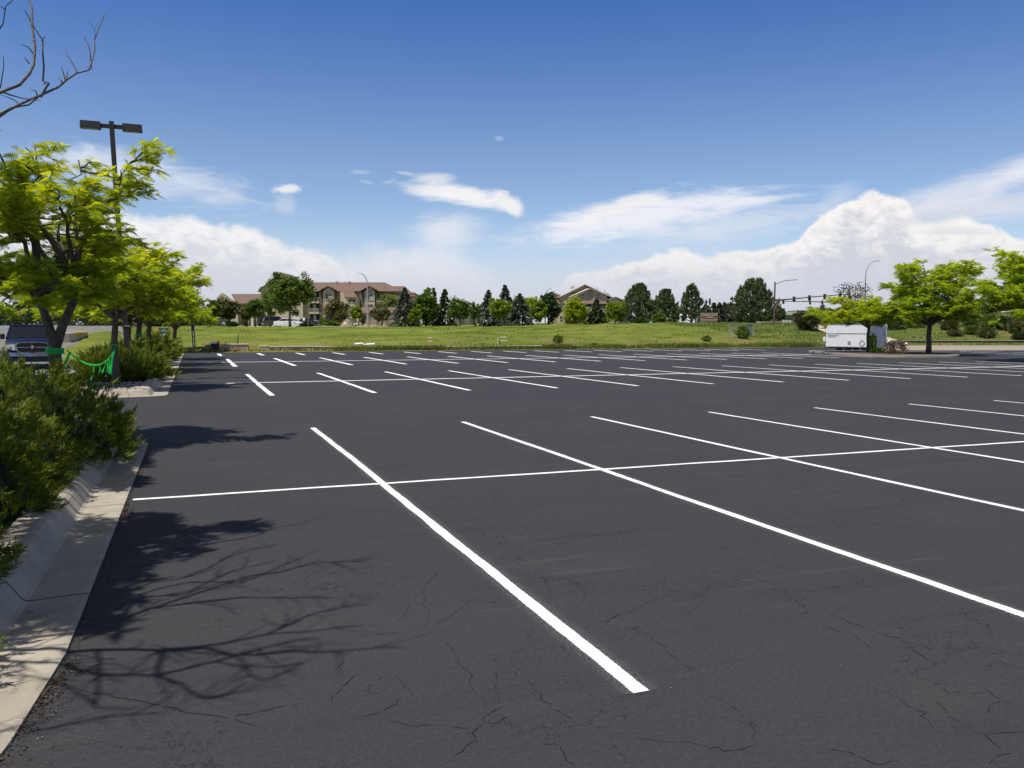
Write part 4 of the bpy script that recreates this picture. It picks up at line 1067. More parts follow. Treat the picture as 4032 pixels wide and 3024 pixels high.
# --- green ribbon bunting between the two nearest trunks, and the bit of ribbon further on
M['ribbon'] = leaf_mat('green_ribbon', (0.03, 0.72, 0.17), (0.03, 0.8, 0.2), 0.5)
def ribbon_thing():
    a = Vector((-1.78, 14.18, 1.44)); b = Vector((-2.10, 27.2, 1.30)); t = empty('ribbon_bunting', a, 0, 'bright green ribbon garland with hanging strips slung between two trunks', 'ribbon')
    P = []
    lo = Vector((-1.98, 19.2, .78))
    for i in range(25):
        f = i / 24; p = a.lerp(b, f); p.z = 0
        s = (1-f)**2 * a.z + 2 * f * (1-f) * (.60) + f*f * b.z; P.append(Vector((p.x, p.y, s)))
    mb = MB()
    for p, q in zip(P, P[1:]):
        w = .014; mb.add([(p.x, p.y, p.z - w), (q.x, q.y, q.z - w), (q.x + .004, q.y, q.z + w), (p.x + .004, p.y, p.z + w)], [(0, 1, 2, 3)])
    mb.build('line', M['ribbon'], t, base=a)
    rng = random.Random(4)
    for f, ln in ((.34, .30), (.47, .22), (.585, .24), (.655, .40), (.71, .36), (.79, .48), (.845, .58), (.87, .42), (.02, .24)):
        i = f * 24; j = int(i); p = P[j].lerp(P[j+1], i - j); mb = MB(); n = 6; vs = []; tw = rng.uniform(0, 3)
        for k in range(n + 1):
            c = p + Vector((math.sin(k * .5 + tw) * .03 - .03 * k * (ln / 3), 0, -ln * k / n)); a2 = tw + k * .25; w = .022
            vs += [(c.x - math.cos(a2) * w, c.y - math.sin(a2) * w, c.z), (c.x + math.cos(a2) * w, c.y + math.sin(a2) * w, c.z)]
        mb.add(vs, [(2*k, 2*k+1, 2*k+3, 2*k+2) for k in range(n)]); mb.build('strip', M['ribbon'], t, base=a)
    mb = MB(); mb.tube([(-1.95, 14.3, 1.38), (-1.95, 14.3, 1.47)], [.125, .122], 20, cap=False); mb.build('wrap', M['ribbon'], t, base=a)
    mb = MB(); mb.tube([(-2.17, 27.3, 1.27), (-2.17, 27.3, 1.31)], [.112, .112], 14, cap=False); mb.build('wrap', M['ribbon'], t, base=a)
    g = Vector((-2.4, 44.9, 1.35)); t2 = empty('ribbon_bunting', g, 0, 'short length of green ribbon trailing from a farther trunk over the junipers', 'ribbon')
    mb = MB(); mb.tube([(-2.5, 45, 1.46), (-2.5, 45, 1.52)], [.17, .17], 14, cap=False)
    mb.tube([(-2.33, 44.9, 1.50), (-2.45, 42, 1.05), (-2.55, 40.5, .98)], [.02, .02, .02], 5); mb.build('line', M['ribbon'], t2, base=g)
    mb = MB(); mb.box((-2.5, 41.2, .86), (.08, .01, .28)); mb.build('strip', M['ribbon'], t2, base=g)
ribbon_thing()

# --- parking-lot lamp
def lot_lamp():
    B = Vector((-2.05, 30.95, .11)); t = empty('lamp_post', B, 0, 'tall square bronze lamp post with two shoebox heads over the planting strip', 'lamp post')
    lean = Vector((-.30, 0, 8.42)); mb = MB(); s = .075
    q = [(-s,-s),(s,-s),(s,s),(-s,s)]; mb.add([(x, y, 0) for x, y in q] + [(x*.95+lean.x, y*.95+lean.y, lean.z) for x, y in q], [(0,1,5,4),(1,2,6,5),(2,3,7,6),(3,0,4,7),(4,5,6,7),(3,2,1,0)])
    mb.build('pole', M['bronze'], t)
    mb = MB(); mb.box((0, 0, .22), (.42, .42, .45), bev=.03); mb.build('base', M['kerb'], t)
    for z in (1.75, 2.35):
        mb = MB(); mb.box((0, -.005, z), (.17, .17, .035)); mb.build('band', M['steel'], t)
    mb = MB(); mb.box((lean.x, 0, 8.26), (1.0, .07, .13)); mb.build('arm', M['bronze'], t)
    for sg in (-1, 1):
        x = lean.x + sg * .62; mb = MB(); mb.add([(x-.30,-.18,8.15),(x+.30,-.18,8.15),(x+.30,.18,8.15),(x-.30,.18,8.15),(x-.29,-.17,8.36),(x+.29,-.17,8.36),(x+.29,.17,8.36),(x-.29,.17,8.36)],
            [(0,1,5,4),(1,2,6,5),(2,3,7,6),(3,0,4,7),(4,5,6,7),(3,2,1,0)]); h = mb.build('lamp_head', M['bronze'], t)
        mb = MB(); mb.box((x, 0, 8.145), (.46, .27, .02)); mb.build('lens', M['lens'], h)
M['lens'] = mat('lamp_lens', (.16, .18, .10), .35, var=.4, vs=15)
lot_lamp()

# ================================================================== VEHICLES
M['tyre'] = mat('tyre_rubber', (.018, .018, .018), .9); M['rim'] = mat('alloy_rim', (.35, .35, .36), .35, .7)
M['chrome'] = mat('chrome', (.62, .62, .64), .15, 1.0, var=.03); M['lampglass'] = mat('headlight_glass', (.55, .56, .55), .15, var=.25, vs=14)
M['navy'] = mat('navy_car_paint', (.003, .006, .036), .45, 0.0, var=.08, spec=.25); M['car_white'] = mat('white_car_paint', (.74, .74, .71), .35, var=.03, coat=.5)
M['car_black'] = mat('black_car_paint', (.012, .013, .018), .3, var=.1, coat=.6); M['car_grey'] = mat('dark_grey_car_paint', (.045, .048, .055), .35, .3, coat=.4)
M['taillight'] = mat('red_tail_lamp', (.30, .01, .01), .3); M['carglass'] = mat('car_glass', (.010, .012, .020), .2, spec=.4)

def wheel(mbp, x, y, r=.36, w=.24, n=20):
    ty = MB(); vs = []; prof = [(-w/2, r*.62), (-w/2, r*.93), (-w*.36, r), (w*.36, r), (w/2, r*.93), (w/2, r*.62)]
    for k in range(n):
        a = 2*math.pi*k/n; vs += [(x + q[1]*math.cos(a), y + q[0], r + q[1]*math.sin(a)) for q in prof]
    m = len(prof); ty.add(vs, [(k*m+i, k*m+i+1, ((k+1)%n)*m+i+1, ((k+1)%n)*m+i) for k in range(n) for i in range(m-1)])
    o = ty.build('wheel', M['tyre'], mbp, smooth=False)
    ri = MB(); sg = 1 if y > 0 else -1; yy = y + sg * w * .40
    ri.tube([(x, yy - .02*sg, r), (x, yy, r)], [r*.62, r*.60], 16)
    for k in range(5):
        a = 2*math.pi*k/5; ri.box((x + math.cos(a)*r*.32, yy + .012*sg, r + math.sin(a)*r*.32), (.05, .02, .05))
    ri.build('rim', M['rim'], o)
    return o

def car(loc, rz, paint, prof, cab, L, W, name, label, wx=(.82, -.95), wr=.33, tail=True, group=None, rack=False):
    """prof: lower body side outline (x,z); cab: greenhouse outline (x,z); +x is the nose"""
    t = empty(name, loc, rz, label, name.replace('parked_', ''), group)
    def loft(outl, ws):
        n = len(outl); mb = MB(); sec = []
        for yk, sh in ws: sec.append([(x * (1 - sh * .03), yk, z if z < .5 else z - sh * .03) for x, z in outl])
        vs = [p for s in sec for p in s]; fs = []
        for k in range(len(sec)-1): fs += [(k*n+i, k*n+(i+1)%n, (k+1)*n+(i+1)%n, (k+1)*n+i) for i in range(n)]
        fs += [tuple(range(n-1, -1, -1)), tuple(range((len(sec)-1)*n, len(sec)*n))]
        return mb.add(vs, fs)
    h = W / 2
    b = loft(prof, [(-h, 2.2), (-h*.95, .8), (-h*.6, 0), (h*.6, 0), (h*.95, .8), (h, 2.2)]).build('body', paint, t, smooth=True, auto=35)
    zt = max(z for x, z in cab); zb = min(z for x, z in cab)
    def ty(z): return h * (.94 - .20 * (z - zb) / (zt - zb))
    n = len(cab); vs = [(x, -ty(z), z) for x, z in cab] + [(x, ty(z), z) for x, z in cab]
    g = MB().add(vs, [tuple(range(n)), tuple(range(2*n-1, n-1, -1))] + [(i, n+i, n+(i+1)%n, (i+1)%n) for i in range(n)]).build('windows', M['carglass'], t)
    tops = sorted([p for p in cab if p[1] > zt - .09]); xa, xb = tops[0][0], tops[-1][0]
    r = MB(); y = ty(zt); r.add([(xa-.02, -y-.01, zt-.03), (xb+.02, -y-.01, zt-.03), (xb+.02, y+.01, zt-.03), (xa-.02, y+.01, zt-.03), (xa+.05, -y+.06, zt+.03), (xb-.05, -y+.06, zt+.03), (xb-.05, y-.06, zt+.03), (xa+.05, y-.06, zt+.03)],
        [(0,1,5,4),(1,2,6,5),(2,3,7,6),(3,0,4,7),(4,5,6,7)])
    xs = sorted(cab); xl, xr = min(cab)[0], max(cab)[0]
    for sg in (-1, 1):   # pillars
        yb, yt = sg * (ty(zb) + .012), sg * (ty(zt) + .012)
        for x0, x1 in ((xl, xa), (xr, xb), ((xa+xb)/2, (xa+xb)/2)): r.tube([(x0, yb, zb), (x1, yt, zt - .02)], .035, 6)
    r.build('roof', paint, t)
    for sg in (-1, 1):
        for x in wx: wheel(t, x * L / 4 * 1.62 if abs(x) < 1.2 else x, sg * (h - .11), wr, .2)
        li = MB(); li.box((L/2 - .10, sg * h * .70, .66), (.16, .34, .14), bev=.03); li.build('headlight', M['lampglass'], t)
        if tail: li = MB(); li.box((-L/2 + .08, sg * h * .74, .80), (.12, .40, .15), bev=.02); li.build('tail_lamp', M['taillight'], t)
        li = MB(); li.box((xr * .86, sg * (h + .07), zb + .06), (.10, .14, .11), bev=.02); li.build('mirror', paint, t)
    for sg in (-1, 1):
        hd = MB(); hd.box((.0, sg * (h + .003), zb - .12), (.14, .015, .03)); hd.build('door_handle', paint, t)
    return t
SED = [(-2.42,.30),(-2.46,.62),(-2.40,.88),(-2.25,.95),(-1.55,1.00),(-.9,1.01),(.9,.99),(1.6,.90),(2.2,.76),(2.40,.66),(2.44,.45),(2.38,.25),(1.95,.20),(-2.0,.20)]
SEDC = [(-1.62,.97),(-.95,1.32),(-.6,1.40),(.15,1.41),(.55,1.33),(1.25,.96)]
SUV = [(-2.35,.38),(-2.40,.75),(-2.34,1.05),(-.5,1.08),(1.0,1.06),(1.9,1.0),(2.2,.88),(2.28,.6),(2.2,.34),(-2.2,.30)]
SUVC = [(-2.25,1.03),(-2.05,1.66),(-1.6,1.76),(.1,1.76),(.5,1.68),(1.05,1.04)]
FACE = -YAW
def yawcam(a=0): return -YAW + R(a)
d_ = 137; p = at(1144, d_); p.z = zat(1288.5, d_)
car(p, yawcam(-4), M['car_white'], SED, SEDC, 4.9, 1.8, 'parked_car', 'white sedan parked behind the lawn crest under the big round tree')
p = at(1092, 152); p.z = zat(1285, 152)
car(p, yawcam(24), M['car_grey'], SUV, SUVC, 4.6, 1.85, 'parked_suv', 'black station-style SUV parked just behind the white sedan', wr=.36)
p = at(1060, 158); p.z = zat(1284.5, 158)
jp = car(p, yawcam(58), M['car_black'], [(-1.95,.5),(-2.0,.8),(-1.95,1.15),(.6,1.18),(1.7,1.12),(1.85,.95),(1.9,.6),(1.8,.45),(-1.8,.45)], [(-1.9,1.13),(-1.86,1.82),(-1.7,1.88),(.3,1.86),(.55,1.15)], 3.9, 1.75, 'parked_suv', 'boxy black off-roader with spare wheel, leftmost of the parked cars', wr=.42)
mb = MB(); mb.tube([(-2.03, -.1, 1.05), (-2.25, -.1, 1.05)], [.40, .38], 18); mb.build('spare_wheel', M['tyre'], jp)
p = at(1303, 168); p.z = zat(1279, 168)
car(p, yawcam(176), M['car_black'], SUV, SUVC, 4.6, 1.85, 'parked_suv', 'dark SUV half hidden by the low hedge at the foot of the stone pillars', wr=.36)
p = at(1213, 165); p.z = zat(1282, 165)
car(p, yawcam(6), M['car_black'], SED, SEDC, 4.8, 1.8, 'parked_car', 'dark low car in the shade under the right side of the big round tree')

def ram_truck():
    B = at(128, 38.3, 0.0); B.z = .05; t = empty('pickup_truck', B, math.atan2(-B.y, -B.x + .6) , 'dark blue pickup truck with black grille facing the viewer behind the near locust', 'pickup truck')
    W = 2.0
    # rounded cross-section lofting along x (nose at +x)
    secs = [(2.86,.42,.78,.86,.93),(2.84,.40,.90,1.02,.965),(2.62,.36,1.16,1.20,.99),(2.2,.34,1.22,1.27,1.0),(1.35,.34,1.27,1.31,1.0),(.9,.34,1.29,1.33,1.0),(-.9,.34,1.29,1.33,1.0),(-1.1,.36,1.27,1.31,1.0),(-2.75,.45,1.27,1.30,.99),(-2.85,.55,1.25,1.28,.97)]
    mb = MB(); vs = []
    for x, zb, zs, zc, wf in secs:
        h = W / 2 * wf
        vs += [(x,-h*.93,zb),(x,-h,zb+.10),(x,-h,(zb+zs)*.5),(x,-h*.985,zs-.08),(x,-h*.90,zs),(x,-h*.45,zc),(x,0,zc+.015),(x,h*.45,zc),(x,h*.90,zs),(x,h*.985,zs-.08),(x,h,(zb+zs)*.5),(x,h,zb+.10),(x,h*.93,zb)]
    n = 13; fs = [(k*n+i, (k+1)*n+i, (k+1)*n+(i+1)%n, k*n+(i+1)%n) for k in range(len(secs)-1) for i in range(n)]
    fs += [tuple(range(n)), tuple(range((len(secs)-1)*n+n-1, (len(secs)-1)*n-1, -1))]
    mb.add(vs, fs).build('body', M['navy'], t, smooth=True, auto=40)
    # cab
    cab = [(1.05,1.30),(.35,1.80),(.1,1.88),(-.85,1.88),(-1.05,1.80),(-1.12,1.30)]
    def cy(z): return .93 - .19 * (z - 1.3) / .6
    m = len(cab); vs = [(x,-cy(z),z) for x,z in cab] + [(x,cy(z),z) for x,z in cab]
    MB().add(vs, [tuple(range(m)), tuple(range(2*m-1,m-1,-1))] + [(i,m+i,m+(i+1)%m,(i+1)%m) for i in range(m)]).build('windows', M['carglass'], t)
    r = MB(); r.box((-.37,0,1.885),(1.15,1.50,.06),bev=.03)
    for s in (-1,1):
        for (x0,z0),(x1,z1) in (((1.07,1.30),(.2,1.88)),((-.1,1.30),(-.15,1.86)),((-1.12,1.30),(-1.0,1.86))): r.tube([(x0,s*(cy(z0)+.01),z0),(x1,s*(cy(z1)+.01),z1)], .045, 6)
    r.build('roof', M['navy'], t)
    # grille: dark rounded mouth with chrome rim, two bars, centre column
    def mouth(k, x): return [(x, y*k, .93 + (z-.93)*k) for y, z in ((-.60,1.06),(-.50,1.14),(0,1.155),(.50,1.14),(.60,1.06),(.575,.84),(.46,.72),(0,.70),(-.46,.72),(-.575,.84))]
    g = MB(); g.add(mouth(1.0, 2.93)+mouth(1.0, 2.80), [tuple(range(10)), *[(i,10+i,10+(i+1)%10,(i+1)%10) for i in range(10)]]); gr = g.build('grille', M['black'], t)
    g = MB(); o = mouth(1.06, 2.935); i_ = mouth(.95, 2.945); o2 = mouth(1.06, 2.80)
    g.add(o+i_+o2, [(k,(k+1)%10,10+(k+1)%10,10+k) for k in range(10)]+[(k,20+k,20+(k+1)%10,(k+1)%10) for k in range(10)]); g.build('grille_surround', M['grey_chrome'], gr)
    g = MB(); g.box((2.945,-.31,.945),(.03,.46,.022)); g.box((2.945,.31,.945),(.03,.46,.022)); g.box((2.945,0,.735),(.03,.95,.018)); g.build('grille_bar', M['chrome'], gr)
    g = MB(); g.box((2.95,0,.93),(.04,.13,.42),bev=.02); g.build('grille_column', M['black'], gr)
    e = MB(); e.add([(2.985,y,.95+z) for y,z in ((-.055,.06),(-.03,.085),(.03,.085),(.055,.06),(.05,0),(.022,-.065),(-.022,-.065),(-.05,0))]+[(2.97,y*1.1,.95+z*1.1) for y,z in ((-.055,.06),(-.03,.085),(.03,.085),(.055,.06),(.05,0),(.022,-.065),(-.022,-.065),(-.05,0))],
        [tuple(range(8))]+[(i,8+i,8+(i+1)%8,(i+1)%8) for i in range(8)]); e.box((2.99,0,.935),(.01,.012,.06)); e.tube([(2.99,-.012,.985),(2.99,-.05,.99),(2.99,-.042,.955)],.008,4); e.tube([(2.99,.012,.985),(2.99,.05,.99),(2.99,.042,.955)],.008,4)
    e.build('badge', M['chrome'], gr)
    for s in (-1,1):
        h = MB(); h.add([(2.88,s*.64,1.06),(2.80,s*.96,1.03),(2.80,s*.97,.80),(2.89,s*.62,.83),(2.5,s*.64,1.08),(2.45,s*1.0,1.05),(2.45,s*1.01,.80),(2.5,s*.62,.80)],[(0,1,2,3),(0,4,5,1),(1,5,6,2),(2,6,7,3),(3,7,4,0)])
        hh = h.build('headlight', M['lampglass'], t); h = MB(); h.tube([(2.87,s*.80,.93),(2.885,s*.79,.93)],[.07,.06],12); h.build('lamp_bowl', M['chrome'], hh)
        mi = MB(); mi.box((.72,s*1.10,1.40),(.12,.20,.26),bev=.05); mi.build('mirror', M['black'], t)
        for x in (1.78,-1.75): wheel(t, x, s*.86, .39, .26)
    b = MB(); b.add([(2.90,-.98,.74),(3.02,-.6,.70),(3.05,0,.69),(3.02,.6,.70),(2.90,.98,.74),(2.92,-.99,.60),(3.05,-.6,.565),(3.07,0,.56),(3.05,.6,.565),(2.92,.99,.60)],[(i,i+1,i+6,i+5) for i in range(4)])
    b.add([(2.90,-.98,.74),(3.02,-.6,.70),(3.05,0,.69),(3.02,.6,.70),(2.90,.98,.74),(2.6,-1.0,.76),(2.6,0,.76),(2.6,1.0,.76)],[(0,1,6,5),(1,2,6),(2,3,6),(3,4,7,6)]); b.build('bumper', M['grey_chrome'], t)
    b = MB(); b.box((2.86,0,.45),(.25,1.88,.26),bev=.06); b.box((2.99,0,.47),(.02,.36,.13)); bb = b.build('lower_bumper', M['black'], t)
    b = MB(); b.tube([(2.95,-.80,.35),(3.0,0,.335),(2.95,.80,.35)],.012,5); b.build('bumper_strip', M['chrome'], bb)
    w = MB(); w.tube([(1.0,-.6,1.345),(1.02,0,1.36),(1.0,.6,1.345)],.02,5); w.build('wiper_cowl', M['black'], t)
M['grey_chrome'] = mat('dull_chrome', (.30, .30, .33), .28, .8)
ram_truck()

# ================================================================== TRAILER ON THE RIGHT
def trailer():
    mid = at(3410, 68.5, 0.0); ang = R(50)
    lx = (-RT * math.cos(ang) + FW * math.sin(ang)); ly = (RT * math.sin(ang) + FW * math.cos(ang))   # along the long side / across
    B = mid.copy(); B.z = 0.0; L, Wd, z0, z1 = 3.6, 3.2, .27, 2.22
    t = empty('cargo_trailer', B, math.atan2(lx.y, lx.x), 'white enclosed cargo trailer parked at the lot edge behind the small kerb-island tree', 'trailer')
    # local x runs along the long side (away to the left), local y: -y is towards the viewer?  across direction:
    sgn = 1 if Vector((-math.sin(t.rotation_euler.z), math.cos(t.rotation_euler.z), 0)).dot(ly) > 0 else -1
    def P(x, y, z): return (x, y * sgn, z)
    o = [(0,z0),(L,z0+.05),(L,z1-.45),(L-.10,z1-.18),(L-.32,z1),(0,z1-.03)]
    n = len(o); vs = [P(x,0,z) for x,z in o] + [P(x,Wd,z) for x,z in o]
    mb = MB().add(vs, [tuple(range(n)), tuple(range(2*n-1,n-1,-1))] + [(i,n+i,n+(i+1)%n,(i+1)%n) for i in range(n)]); mb.build('body', M['white'], t)
    q = MB(); q.box(P(L/2,-.012,z0+1.16),(L-.05,.03,.035)); q.box(P(L/2,-.012,z0+.06),(L-.02,.03,.07)); q.box(P(L/2-.1,-.012,z1-.03),(L-.5,.03,.04)); q.build('side_trim', M['steel'], t)
    q = MB(); q.box(P(-.02,Wd*.5,z0+.92),(.03,Wd-.22,1.72),bev=.01); dr = q.build('rear_door', M['trailer_door'], t)
    
    for yy in (.80, .28): q = MB(); q.box(P(-.045,Wd*yy,z0+.95),(.03,.04,1.6)); q.build('door_bar', M['steel'], dr)
    for yy in (.03, Wd-.03): q = MB(); q.box(P(-.02,yy,(z0+z1)/2),(.06,.09,z1-z0-.06)); q.build('corner_post', M['white'], t)
    q = MB(); q.add([P(-.06,Wd*.86+a,b) for a,b in ((-.10,1.38),(.10,1.38),(0,1.62))],[(0,1,2)]); q.build('emblem', M['emblem'], dr); q = MB(); q.tube([P(-.05,Wd*.86,1.28),P(-.07,Wd*.86,1.28)],.09,12); q.build('round_badge', M['emblem'], dr)
    q = MB()   # diamond placard outline
    c = (.42, .52)
    for k in range(4):
        a, b = [(0,.27),(.25,0),(0,-.27),(-.25,0)][k], [(.25,0),(0,-.27),(-.25,0),(0,.27)][k]; q.tube([P(c[0]+a[0],-.025,c[1]+a[1]+.12),P(c[0]+b[0],-.025,c[1]+b[1]+.12)],.016,4)
    q.build('diamond_mark', M['emblem'], t)
    q = MB(); q.box(P(1.52,-.012,.66),(.26,.02,.26)); q.build('vent', M['steel'], t)
    q = MB(); q.box(P(2.95,-.010,1.26),(1.0,.016,.035)); q.box(P(3.05,-.010,1.15),(.75,.016,.03)); q.build('lettering', M['emblem'], t)
    q = MB(); q.box(P(L/2,Wd/2,z0-.04),(L-.3,Wd-.4,.10)); q.build('chassis', M['black'], t)
    for y in (.24, Wd-.24):
        for x in (1.75, 2.5):
            w = MB(); w.tube([P(x,y-.10,.27),P(x,y+.10,.27)],[.27,.27],18); w.build('wheel', M['tyre'], t)
    q = MB(); q.tube([P(L,Wd*.5,.35),P(L+1.1,Wd*.5,.40)],.045,6); q.tube([P(L,.3,.35),P(L+1.0,Wd*.5,.40)],.035,6); q.tube([P(L,Wd-.3,.35),P(L+1.0,Wd*.5,.40)],.035,6); q.tube([P(L+.9,Wd*.5,.0),P(L+.9,Wd*.5,.75)],.03,6); q.build('drawbar', M['black'], t)
    q = MB(); q.tube([P(.12,.15,0),P(.12,.15,z0)],.035,6); q.box(P(.12,.15,.015),(.16,.16,.03)); q.build('jack', M['white'], t)
    q = MB(); q.box(P(L+.25,.3,.95),(.2,.25,.4)); q.build('side_box', M['white'], t)
M['trailer_door'] = mat('pale_grey_door', (.50, .52, .54), .5, var=.1); M['emblem'] = mat('grey_decal', (.22, .23, .24), .6)
trailer()

# ================================================================== SIGNS, POSTS, WALLS ON THE LAWN EDGE
def text_obj(s, size, m, parent, loc, rot, name='lettering', ext=.006, sx=1.0):
    c = bpy.data.curves.new(name, 'FONT'); c.body = s; c.size = size; c.extrude = ext; c.align_x = 'CENTER'; c.align_y = 'CENTER'; c.resolution_u = 3
    tmp = bpy.data.objects.new('tmp', c); COL.objects.link(tmp)
    me = bpy.data.meshes.new_from_object(tmp); bpy.data.objects.remove(tmp); bpy.data.curves.remove(c)
    me.materials.clear(); me.materials.append(m)
    o = bpy.data.objects.new(name, me); COL.objects.link(o); o.parent = parent; o.location = loc; o.rotation_euler = rot; o.scale = (sx, 1, 1)
    return o
M['orange_wood'] = mat('orange_stained_wood', (.42, .14, .045), .8, var=.15, vs=9); M['sign_green'] = mat('sign_green', (.018, .085, .055), .6, var=.05); M['sign_white'] = mat('sign_white', (.62, .60, .55), .7, var=.04)
M['letter'] = mat('cream_lettering', (.72, .66, .56), .7, var=.03)
def garden_sign():
    B = hit(355, 738); d = B.dot(FW); k = d / FS; t = empty('garden_sign', B, -YAW, 'small green and white community garden sign on two orange posts behind the junipers', 'sign')
    def X(sx): return (sx - 647) * k
    zz = zat(1346, d)
    def Z(sy): return zat(sy, d) - B.z
    for x in (626.5, 667.5): q = MB(); q.box((X(x), 0, (Z(1287)-.1)/2), (4.6*k, .10, Z(1287)+.1)); q.build('post', M['orange_wood'], t)
    q = MB(); q.box((0, -.01, (Z(1291)+Z(1314))/2), (36*k, .03, Z(1291)-Z(1314))); p = q.build('green_panel', M['sign_green'], t)
    q = MB(); q.box((0, -.008, (Z(1312)+Z(1326))/2), (36*k, .03, Z(1312)-Z(1326)+.01)); w = q.build('white_panel', M['sign_white'], t)
    q = MB(); q.tube([(9*k, -.03, Z(1319)), (9*k, -.022, Z(1319))], [5*k, 5*k], 16); q.build('seal', M['emblem'], w)
    q = MB(); q.box((-8*k, -.026, Z(1319)), (1.6*k, .006, 3*k)); q.build('mark', M['emblem'], w)
    for s, y, sz in (('Gilbert', 1297, 3.9), ('Reading Story', 1301, 3.9), ('Community Garden', 1305, 3.9)): text_obj(s, sz*k, M['letter'], p, (0, -.03, Z(y)), (R(90), 0, 0))
garden_sign()

def church_sign():
    d = 128; B = at(2789, d); B.z = zat(1270, d) - .1; k = d / FS; t = empty('church_sign', B, -YAW + R(2), 'brown brick church monument sign with cream lettering between the dark pines', 'sign')
    q = MB(); q.box((0, .25, (zat(1261, d)-B.z-.3)/2), (62*k, .6, zat(1261, d)-B.z+.3)); q.build('brick_base', M['block'], t)
    z0, z1 = zat(1260, d)-B.z, zat(1233.5, d)-B.z; q = MB(); q.box((0, .2, (z0+z1)/2), (64*k, .8, z1-z0)); b = q.build('brick_panel', M['sign_brick'], t)
    for zc in (z0, z1): q = MB(); q.box((0, .2, zc), (66*k, .9, .07)); q.build('coping', M['trim'], t)
    text_obj('Southwest Gables', 9.6*k, M['letter'], b, (0, -.22, zat(1240, d)-B.z), (R(90), 0, 0), ext=.04, sx=.90)
    text_obj('Church', 9.6*k, M['letter'], b, (0, -.22, zat(1249, d)-B.z), (R(90), 0, 0), ext=.04)
M['sign_brick'] = mat('sign_brick', (.24, .12, .085), .85, var=.12, vs=6)
church_sign()

M['blue'] = mat('royal_blue_paint', (.006, .035, .22), .45, var=.1)
def blue_post():
    B = hit(420.5, 755.5); d = B.dot(FW); t = empty('blue_post', B, -YAW, 'tall royal blue ladder-like post at the left corner of the lawn', 'post'); H = zat(1264, d) - B.z; w = .16
    a = MB(); a.box((-w/2-.02, 0, H/2), (.07, .07, H)); a.box((w/2-.02, 0, H*.5), (.07, .07, H)); 
    for v in a.v[:]: pass
    a.v = [(x - .11 * (z / H), y, z) for x, y, z in a.v]; a.build('upright', M['blue'], t)
    b = MB()
    for f in (.12, .30, .46, .62, .70, .74, .80, .86, .92, .97): b.box((-.02 - .11*f, 0, H*f), (w, .05, .05 if f < .7 else .14))
    b.build('rung', M['blue'], t)
blue_post()

def wall_piece(x0, x1, y0, y1, name, label, m, dep=.45, capm='cap', cat='garden wall', ends=True, d=None, tilt=0, grp='block walls of the old garden beds'):
    """block wall seen between photo columns x0..x1, rows y0 (top) .. y1 (foot); full-size photo px"""
    a = hit(x0 / 1.8228, y1 / 1.8228); b = hit(x1 / 1.8228, y1 / 1.8228); da = a.dot(FW); zt = zat(y0, (da + b.dot(FW)) / 2)
    dirv = (b - a); L = Vector((dirv.x, dirv.y, 0)).length; ang = math.atan2(dirv.y, dirv.x); c = (a + b) / 2; zb = min(a.z, b.z) - .1
    t = empty(name, (c.x, c.y, zb), ang, label, cat, grp); h = zt - zb
    q = MB(); rng = random.Random(int(x0)); x = -L/2; n = max(1, int(L / .42)); rows = max(1, int(round((h - .1) / .2)))
    rh = (h - .06) / (rows + .5)
    for r in range(rows + 1):
        x = -L/2; 
        while x < L/2 - .05:
            w = min(rng.uniform(.32, .5), L/2 - x); zz = max(0, (r - .5) * rh); hh = rh * (1 if r else .5)
            q.box((x + w/2, dep/2 - rng.uniform(0, .05), zz + hh/2), (w - .015, dep, hh - .012), bev=.02); x += w
    q.build('block_courses', M[m], t)
    q = MB(); x = -L/2
    while x < L/2 - .05: w = min(rng.uniform(.5, .9), L/2 - x); q.box((x + w/2, dep/2 - .02, h - .03 + rng.uniform(-.01, .01)), (w - .01, dep + .08, .06), bev=.012); x += w
    q.build('cap_stones', M[capm], t)
    return t
wall_piece(806, 840, 1357, 1380, 'garden_wall', 'short stub of brown block wall left of the rubbish bin', 'block')
wall_piece(863, 980, 1354, 1382, 'garden_wall', 'taller brown split-face block wall just right of the rubbish bin', 'block')
wall_piece(1020, 1062, 1361, 1380, 'garden_wall', 'pale yellowish block corner at the left end of the long low wall', 'block_pale')
wall_piece(1062, 1238, 1363, 1381, 'garden_wall', 'long low brown block wall with leafy plants behind it', 'block')
wall_piece(1238, 1278, 1363, 1380, 'garden_wall', 'pale block end of the low wall where the weeds begin', 'block_pale')
wall_piece(1278, 1480, 1363.5, 1374, 'garden_wall', 'low pale-capped bed edge half lost in weeds below the discarded pipe', 'block_pale', dep=.4)
wall_piece(1480, 1740, 1363, 1373, 'garden_wall', 'low pale-capped bed edge half lost in weeds below the white markers', 'block_pale', dep=.4)
wall_piece(1740, 1900, 1363, 1374, 'garden_wall', 'low brown bed wall behind the weeds beside the broken stalks', 'block', dep=.4)
wall_piece(1905, 2135, 1361, 1375, 'garden_wall', 'reddish block bed wall with raised pale caps at mid lawn edge', 'block', dep=.9)
wall_piece(2160, 2410, 1360, 1367, 'garden_wall', 'thin line of pale edging blocks right of the mid lawn weeds', 'block_pale', dep=.3)
wall_piece(2446, 2588, 1359.5, 1366, 'garden_wall', 'last thin strip of pale edging at the right end of the old beds', 'block_pale', dep=.5)

